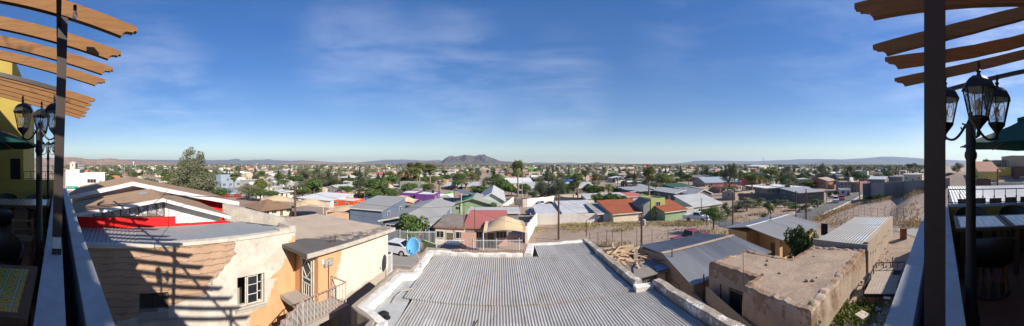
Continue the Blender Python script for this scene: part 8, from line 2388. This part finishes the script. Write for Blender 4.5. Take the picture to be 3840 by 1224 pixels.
def town_house(rr, roof=1, win=2, far=False):
    """one house about 10 m wide; wall slot 0, roof slot 'roof', dark slot 'win'"""
    mb = MB(); w = rr.uniform(8, 13); d = rr.uniform(8, 15); h = rr.uniform(2.9, 3.7); k = rr.random()
    x0, x1, y0, y1 = -w / 2, w / 2, -d / 2, d / 2
    if k < 0.62:
        town_box(mb, x0, x1, y0, y1, -1.5, h, roof)
        if rr.random() < 0.4: s = rr.uniform(0.35, 0.6); town_box(mb, x0 + 0.3, x0 + w * s, y0 + d * 0.2, y1 - 0.3, h - 0.24, h + 2.8, roof)
        if rr.random() < 0.6:
            a = rr.uniform(0.4, 0.7); mb.box(x0 + w * a * 0.3, x0 + w * (a * 0.3 + 0.45), y0 - 2.4, y0 - 0.01, h - 0.6, h - 0.42, roof)
            mb.box(x0 + w * a * 0.3 + 0.1, x0 + w * a * 0.3 + 0.3, y0 - 2.3, y0 - 2.1, -1, h - 0.61, 0)
    else:
        rh = rr.uniform(0.8, 1.8); o = 0.4
        mb.add([(x0, y0, -1.5), (x1, y0, -1.5), (x1, y1, -1.5), (x0, y1, -1.5), (x0, y0, h), (x1, y0, h), (x1, y1, h), (x0, y1, h)], [(0, 1, 5, 4), (1, 2, 6, 5), (2, 3, 7, 6), (3, 0, 4, 7)], 0)
        if rr.random() < 0.5:
            mb.add([(x0, y0, h), (x1, y0, h), (0, y0, h + rh), (x0, y1, h), (x1, y1, h), (0, y1, h + rh)], [(0, 1, 2), (4, 3, 5)], 0)
            mb.add([(x0 - o, y0 - o, h - 0.1), (0, y0 - o, h + rh + .05), (0, y1 + o, h + rh + .05), (x0 - o, y1 + o, h - 0.1), (x1 + o, y0 - o, h - 0.1), (x1 + o, y1 + o, h - 0.1)], [(0, 1, 2, 3), (1, 4, 5, 2)], roof)
        else:
            mb.add([(x0 - o, y0 - o, h - 0.1), (x1 + o, y0 - o, h - 0.1), (x1 + o, 0, h + rh), (x0 - o, 0, h + rh), (x1 + o, y1 + o, h - 0.1), (x0 - o, y1 + o, h - 0.1)], [(0, 1, 2, 3), (3, 2, 4, 5)], roof)
            mb.add([(x0, y0, h), (x0, y1, h), (x0, 0, h + rh - .1), (x1, y0, h), (x1, y1, h), (x1, 0, h + rh - .1)], [(1, 0, 2), (3, 4, 5)], 0)
    n = 3 if not far else 2
    for side in range(4 if not far else 1):
        for q in range(n):
            u = (q + 0.5) / n + rr.uniform(-0.08, 0.08); ww = rr.uniform(0.5, 0.9); zz = 1.0 if rr.random() < 0.75 else 0.0
            if side == 0: mb.add([(x0 + w * u - ww, y0 - 0.03, zz), (x0 + w * u + ww, y0 - 0.03, zz), (x0 + w * u + ww, y0 - 0.03, 2.2), (x0 + w * u - ww, y0 - 0.03, 2.2)], [(0, 1, 2, 3)], win)
            elif side == 1: mb.add([(x1 + 0.03, y0 + d * u - ww, zz), (x1 + 0.03, y0 + d * u + ww, zz), (x1 + 0.03, y0 + d * u + ww, 2.2), (x1 + 0.03, y0 + d * u - ww, 2.2)], [(0, 1, 2, 3)], win)
            elif side == 2: mb.add([(x0 - 0.03, y0 + d * u + ww, zz), (x0 - 0.03, y0 + d * u - ww, zz), (x0 - 0.03, y0 + d * u - ww, 2.2), (x0 - 0.03, y0 + d * u + ww, 2.2)], [(0, 1, 2, 3)], win)
    if not far and rr.random() < 0.8:      # yard wall in front
        yy = y0 - rr.uniform(3, 5); mb.box(x0 - 1.5, x1 + 1.5, yy, yy + 0.2, -1.5, 1.9, 0); mb.box(x0 - 1.5, x0 - 1.3, yy + .21, y1, -1.5, 1.9, 0)
        if rr.random() < 0.5: mb.lathe([(0.5, 0), (0.5, 1.0), (0.1, 1.3)], (x0 + w * 0.7, 0, h - 0.2), 8, win)
    return mb, w, d
WCOL = [('white', (0.56, 0.53, 0.48), 24), ('cream', (0.50, 0.41, 0.30), 20), ('tan', (0.42, 0.33, 0.25), 16), ('grey', (0.25, 0.24, 0.225), 14), ('pink', (0.52, 0.32, 0.25), 5), ('terracotta', (0.42, 0.17, 0.10), 5), ('pale green', (0.28, 0.40, 0.24), 4), ('pale blue', (0.26, 0.32, 0.38), 2), ('yellow', (0.50, 0.40, 0.20), 1), ('orange', (0.50, 0.24, 0.10), 1)]
RCOL = [('white', 'white', 14), ('light grey', 'ltgrey', 24), ('grey', 'grey', 22), ('tan', 'tan', 20), ('brown', 'brown', 8), ('red', 'red', 5), ('green', 'green', 3)]
def pick(rr, L):
    t = rr.uniform(0, sum(x[2] for x in L))
    for x in L:
        t -= x[2]
        if t <= 0: return x
    return L[-1]
rr = random.Random(77)
HP = {}
for rn, rk, _ in RCOL:
    HP[rn] = []
    for k in range(5):
        mb, w, d = town_house(rr); me = mb.mesh('house'); mats_(me, [ow, RM[rk], dk]); HP[rn].append(me)
occ = []
for o in bpy.data.objects:
    if o.parent is None and '_w' in o: occ.append((o.location.x, o.location.y, max(o['_w'], o['_d']) * 0.55 + 7))
for x, y, w in TAKEN: occ.append((x, y, w * 0.3 + 3))
for o in list(bpy.data.objects):
    for k in ('_w', '_h', '_d'):
        if k in o: del o[k]
grid = {}
for x, y, r_ in occ: grid.setdefault((int(x // 40), int(y // 40)), []).append((x, y, r_))
def free(x, y, r0=0):
    gx, gy_ = int(x // 40), int(y // 40)
    for i in (-1, 0, 1):
        for j in (-1, 0, 1):
            for (a, b, c) in grid.get((gx + i, gy_ + j), ()):
                if hypot(a - x, b - y) < c + r0: return False
    return True
def pxx(x, y): return XC + F * atan2(x, y)
def sector(px):
    for lim, s_ in ((620, 'before the red mesas'), (980, 'beyond the pale eucalyptus'), (1290, 'around the dark tree cluster'), (1490, 'beyond the dark conifer'), (1790, 'under the rocky mountain'), (1990, 'beside the far street'), (2240, 'beyond the tallest eucalyptus'), (2540, 'beyond the turquoise house'), (2840, 'beyond the pale hall'), (3140, 'beyond the brick building')):
        if px < lim: return s_
    return 'beyond the long grey wall'
cells = []
LOTX, LOTY = 15.0, 24.0
for iy in range(2, 80):
    for ix in range(-95, 100):
        # blocks: a street every 7 lots in x and every 2 lots in y
        x = ix * LOTX + (ix // 7) * 10 + rr.uniform(-1.5, 1.5); y = iy * LOTY + (iy // 2) * 9 + rr.uniform(-2, 2)
        if x < 0: x, y = x, y - 20
        d = hypot(x, y)
        if d < 92 or d > 1700 or y < -20: continue
        px = pxx(x, y)
        if px < 200 or px > 3475: continue
        if -19 < x < -1 and y > 120: continue
        if x > 60 and y < 52 and d < 150: continue
        if px > 3200 and d < 150: continue
        if x > 0 and 2600 < px < 2960 and d < 105: continue
        cells.append((d, x, y, px))
cells.sort()
nth = 0; far_h = []; tcount = {}
tree_spots = []
for d, x, y, px in cells:
    scrub = px > 3150 and d > 330 or (px < 640 and d > 210)
    if rr.random() < (0.85 if scrub else (0.2 if d < 300 else 0.26)):
        tree_spots.append((d, x, y, px)); continue
    if rr.random() < 0.97: tree_spots.append((d, x + rr.uniform(6, 9) * rr.choice((-1, 1)), y + rr.uniform(-10, 10), px))
    if rr.random() < 0.6: tree_spots.append((d, x + rr.uniform(-6, 6), y - rr.uniform(8, 12), px))
    if d < 330 and not free(x, y, 3): continue
    far_h.append((d, x, y, px))
for d, x, y, px in far_h[:195]:
    wn__, wc_, _ = pick(rr, WCOL); rn, rk, _ = pick(rr, RCOL)
    o = bpy.data.objects.new('house', rr.choice(HP[rn])); COL.objects.link(o)
    o.location = (x, y, gz(x, y)); o.rotation_euler = (0, 0, rr.choice((0, pi / 2, -pi / 2, 0)) + rr.uniform(-0.04, 0.04)); s_ = rr.uniform(0.85, 1.15)
    o.scale = (s_, s_, rr.uniform(0.9, 1.2)); o.color = (*wc_, 1)
    dist = 'near side of the far town' if d < 170 else ('in the middle of the far town' if d < 260 else 'deep in the far town')
    tag(o, '%s house with %s roof, %s %s' % (wn__, rn, dist.replace('near side of the far town', 'near side of town').replace('in the middle of the far town', 'mid town').replace('deep in the far town', 'deep in town'), sector(px)), 'house', 'houses of the far town')
    ORG[o.name] = Vector((0, 0, 0))
mb = MB()
wm_l = ['white', 'cream', 'tan', 'grey', 'pink', 'brickw', 'green', 'slateblue']; rm_l = ['white', 'ltgrey', 'grey', 'tan', 'brown', 'red']
slots = [WM[k] for k in wm_l] + [RM[k] for k in rm_l] + [dk]
wts = [18, 20, 22, 18, 7, 8, 3, 3]; rts = [16, 26, 22, 22, 11, 4]
for d, x, y, px in far_h[195:]:
    if d > 900 and rr.random() < 0.35: continue
    wi = rr.choices(range(8), wts)[0]; ri = 8 + rr.choices(range(6), rts)[0]
    m1_, w, dd = town_house(rr, 1, 2, True); big = rr.random() < 0.03
    s_ = rr.uniform(0.85, 1.2) * (2.2 if big else 1); a = rr.choice((0, pi / 2)); ca, sa_ = cos(a) * s_, sin(a) * s_
    o_ = len(mb.v); z = gz(x, y)
    mb.v += [(x + p[0] * ca - p[1] * sa_, y + p[0] * sa_ + p[1] * ca, z + p[2] * (1.3 if big else rr.choice((1.0, 1.05)))) for p in m1_.v]
    mb.f += [tuple(i + o_ for i in f) for f in m1_.f]; mb.m += [(wi, ri, 14)[k] for k in m1_.m]
me = mb.mesh('distant_houses'); mats_(me, slots)
o = bpy.data.objects.new('distant_houses', me); COL.objects.link(o); o['kind'] = 'stuff'
# trees of the far town
tree_spots.sort()
kinds = [('round', 40), ('citrus', 16), ('mesquite', 14), ('euc', 10), ('fanpalm', 9), ('cypress', 5), ('datepalm', 6)]
# light versions for distance
FARP = {}
def far_tree(kind, var):
    key = (kind, var)
    if key in FARP: return FARP[key]
    r2 = random.Random(var * 31 + len(kind)); m_ = MB()
    if kind in ('fanpalm', 'datepalm'):
        m_.tube([(0, 0, -0.05), (0, 0, 0.8)], 0.06, 4, 1)
        leaves(m_, r2, (0, 0, 0.84), (0.42, 0.42, 0.14), 46, 0.20, 0.4, 0.3)
    elif kind == 'cypress': leaves(m_, r2, (0, 0, 0.5), (0.35, 0.35, 0.5), 70, 0.16, 0.6, 0.5)
    else:
        m_.tube([(0, 0, -0.05), (0, 0, 0.5)], 0.05, 4, 1)
        for k in range(6):
            a = r2.uniform(0, 6.28); q = r2.uniform(0.05, 0.3)
            leaves(m_, r2, (q * cos(a), q * sin(a), r2.uniform(0.4, 0.78)), (0.24, 0.24, 0.2), 30, 0.15, 0.65, 0.55)
    FARP[key] = m_
    return m_
lf_of = {'round': ('dark', 'mid', 'yellow', 'mid'), 'citrus': ('mid', 'dark'), 'mesquite': ('olive', 'mid'), 'euc': ('euc', 'olive'), 'fanpalm': (None,), 'cypress': ('con',), 'datepalm': (None,)}
nt = 0; rest = []
n_have = len(TAKEN)
for d, x, y, px in tree_spots:
    if d < 350 and not free(x, y, -2): continue
    kind = rr.choices([k for k, _ in kinds], [w for _, w in kinds])[0]
    w = rr.uniform(6, 10.5) if kind not in ('fanpalm', 'datepalm', 'cypress') else rr.uniform(3, 4.6)
    h = {'round': rr.uniform(4.5, 8), 'citrus': rr.uniform(3.5, 5.5), 'mesquite': rr.uniform(4, 6.5), 'euc': rr.uniform(8, 13), 'fanpalm': rr.uniform(7, 13), 'cypress': rr.uniform(7, 12), 'datepalm': rr.uniform(5, 9)}[kind]
    if kind == 'euc': w = rr.uniform(5, 8)
    if px < 640: h = min(h, 7)
    if nt < 190:
        lf = rr.choice(lf_of[kind]); adj = {'dark': 'dark green', 'mid': 'green', 'yellow': 'yellowish green', 'olive': 'grey green', 'euc': 'grey green', 'con': 'very dark', None: 'shaggy'}[lf]
        nm = {'round': 'round tree', 'citrus': 'low bushy tree', 'mesquite': 'feathery tree', 'euc': 'tall eucalyptus', 'fanpalm': 'fan palm', 'cypress': 'pointed conifer', 'datepalm': 'date palm'}[kind]
        plant(kind, NAMES[kind][0], '%s %s, %s %s' % (adj, nm, 'nearer side of town' if d < 160 else 'middle of town', sector(px)), NAMES[kind][1], x, y, gz(x, y), w, h, rr.randrange(2), lf, 'trees among the houses of the town'); nt += 1
    else: rest.append((d, x, y, w, h, kind))
lk = ['dark', 'mid', 'yellow', 'olive', 'euc', 'con', 'palm']
mb = MB()
for d, x, y, w, h, kind in rest:
    if d > 1000 and rr.random() < 0.3: continue
    fm_ = far_tree(kind, rr.randrange(4)); o_ = len(mb.v); z = gz(x, y); a = rr.uniform(0, 6.28); ca, sa_ = cos(a) * w, sin(a) * w
    li = lk.index({'fanpalm': 'palm', 'datepalm': 'palm', 'cypress': 'con', 'euc': rr.choice(('euc', 'olive'))}.get(kind) or rr.choice(('dark', 'mid', 'dark', 'yellow', 'mid', 'olive')))
    mb.v += [(x + p[0] * ca - p[1] * sa_, y + p[0] * sa_ + p[1] * ca, z + p[2] * h) for p in fm_.v]
    mb.f += [tuple(i + o_ for i in f) for f in fm_.f]; mb.m += [7 if k == 1 else li for k in fm_.m]
me = mb.mesh('distant_trees'); mats_(me, [LV[k] for k in lk] + [bark])
o = bpy.data.objects.new('distant_trees', me); COL.objects.link(o); o['kind'] = 'stuff'
# scrub out to the foot of the hills
mb = MB()
for k in range(5200):
    d = 1150 + 3400 * rr.random() ** 1.5 if k % 3 else rr.uniform(300, 1400); a = rr.uniform(az(190), az(3480)) if k % 3 else rr.choice((rr.uniform(az(190), az(700)), rr.uniform(az(3100), az(3480))))
    x, y = d * sin(a), d * cos(a)
    if d < 1150 and not (pxx(x, y) > 3150 and d > 330 or (pxx(x, y) < 640 and d > 210)): continue
    s_ = rr.uniform(2.5, 6) * (1 + d / 2500); li = rr.choice((0, 1, 3, 3)); o_ = len(mb.v); fm_ = far_tree('round', rr.randrange(4))
    if d > 1400: nf = 60
    else: nf = 180
    h = s_ * rr.uniform(0.5, 0.9)
    vs = fm_.v[8:8 + nf * 4]
    mb.v += [(x + p[0] * s_, y + p[1] * s_, gz(x, y) + p[2] * h - 0.25 * h) for p in vs]
    mb.f += [tuple(o_ + i * 4 + j for j in range(4)) for i in range(len(vs) // 4)]; mb.m += [li] * (len(vs) // 4)
me = mb.mesh('scrub'); mats_(me, [LV['dark'], LV['mid'], LV['yellow'], LV['olive']])
o = bpy.data.objects.new('scrub', me); COL.objects.link(o); o['kind'] = 'stuff'
print('town', len(far_h), 'trees', nt, len(rest))

# ================================================================= air
hz = MB().box(-14500, 14500, -2600, 14500, -6, 330)
me = hz.mesh('haze'); hm = bpy.data.materials.new('haze'); hm.use_nodes = True; t_ = hm.node_tree; t_.nodes.clear()
o_ = t_.nodes.new('ShaderNodeOutputMaterial'); v_ = t_.nodes.new('ShaderNodeVolumePrincipled')
v_.inputs['Color'].default_value = (0.62, 0.78, 1.0, 1); v_.inputs['Density'].default_value = HAZE; v_.inputs['Anisotropy'].default_value = 0.15
t_.links.new(v_.outputs[0], o_.inputs['Volume']); me.materials.append(hm)
o = bpy.data.objects.new('haze', me); COL.objects.link(o); o['kind'] = 'stuff'
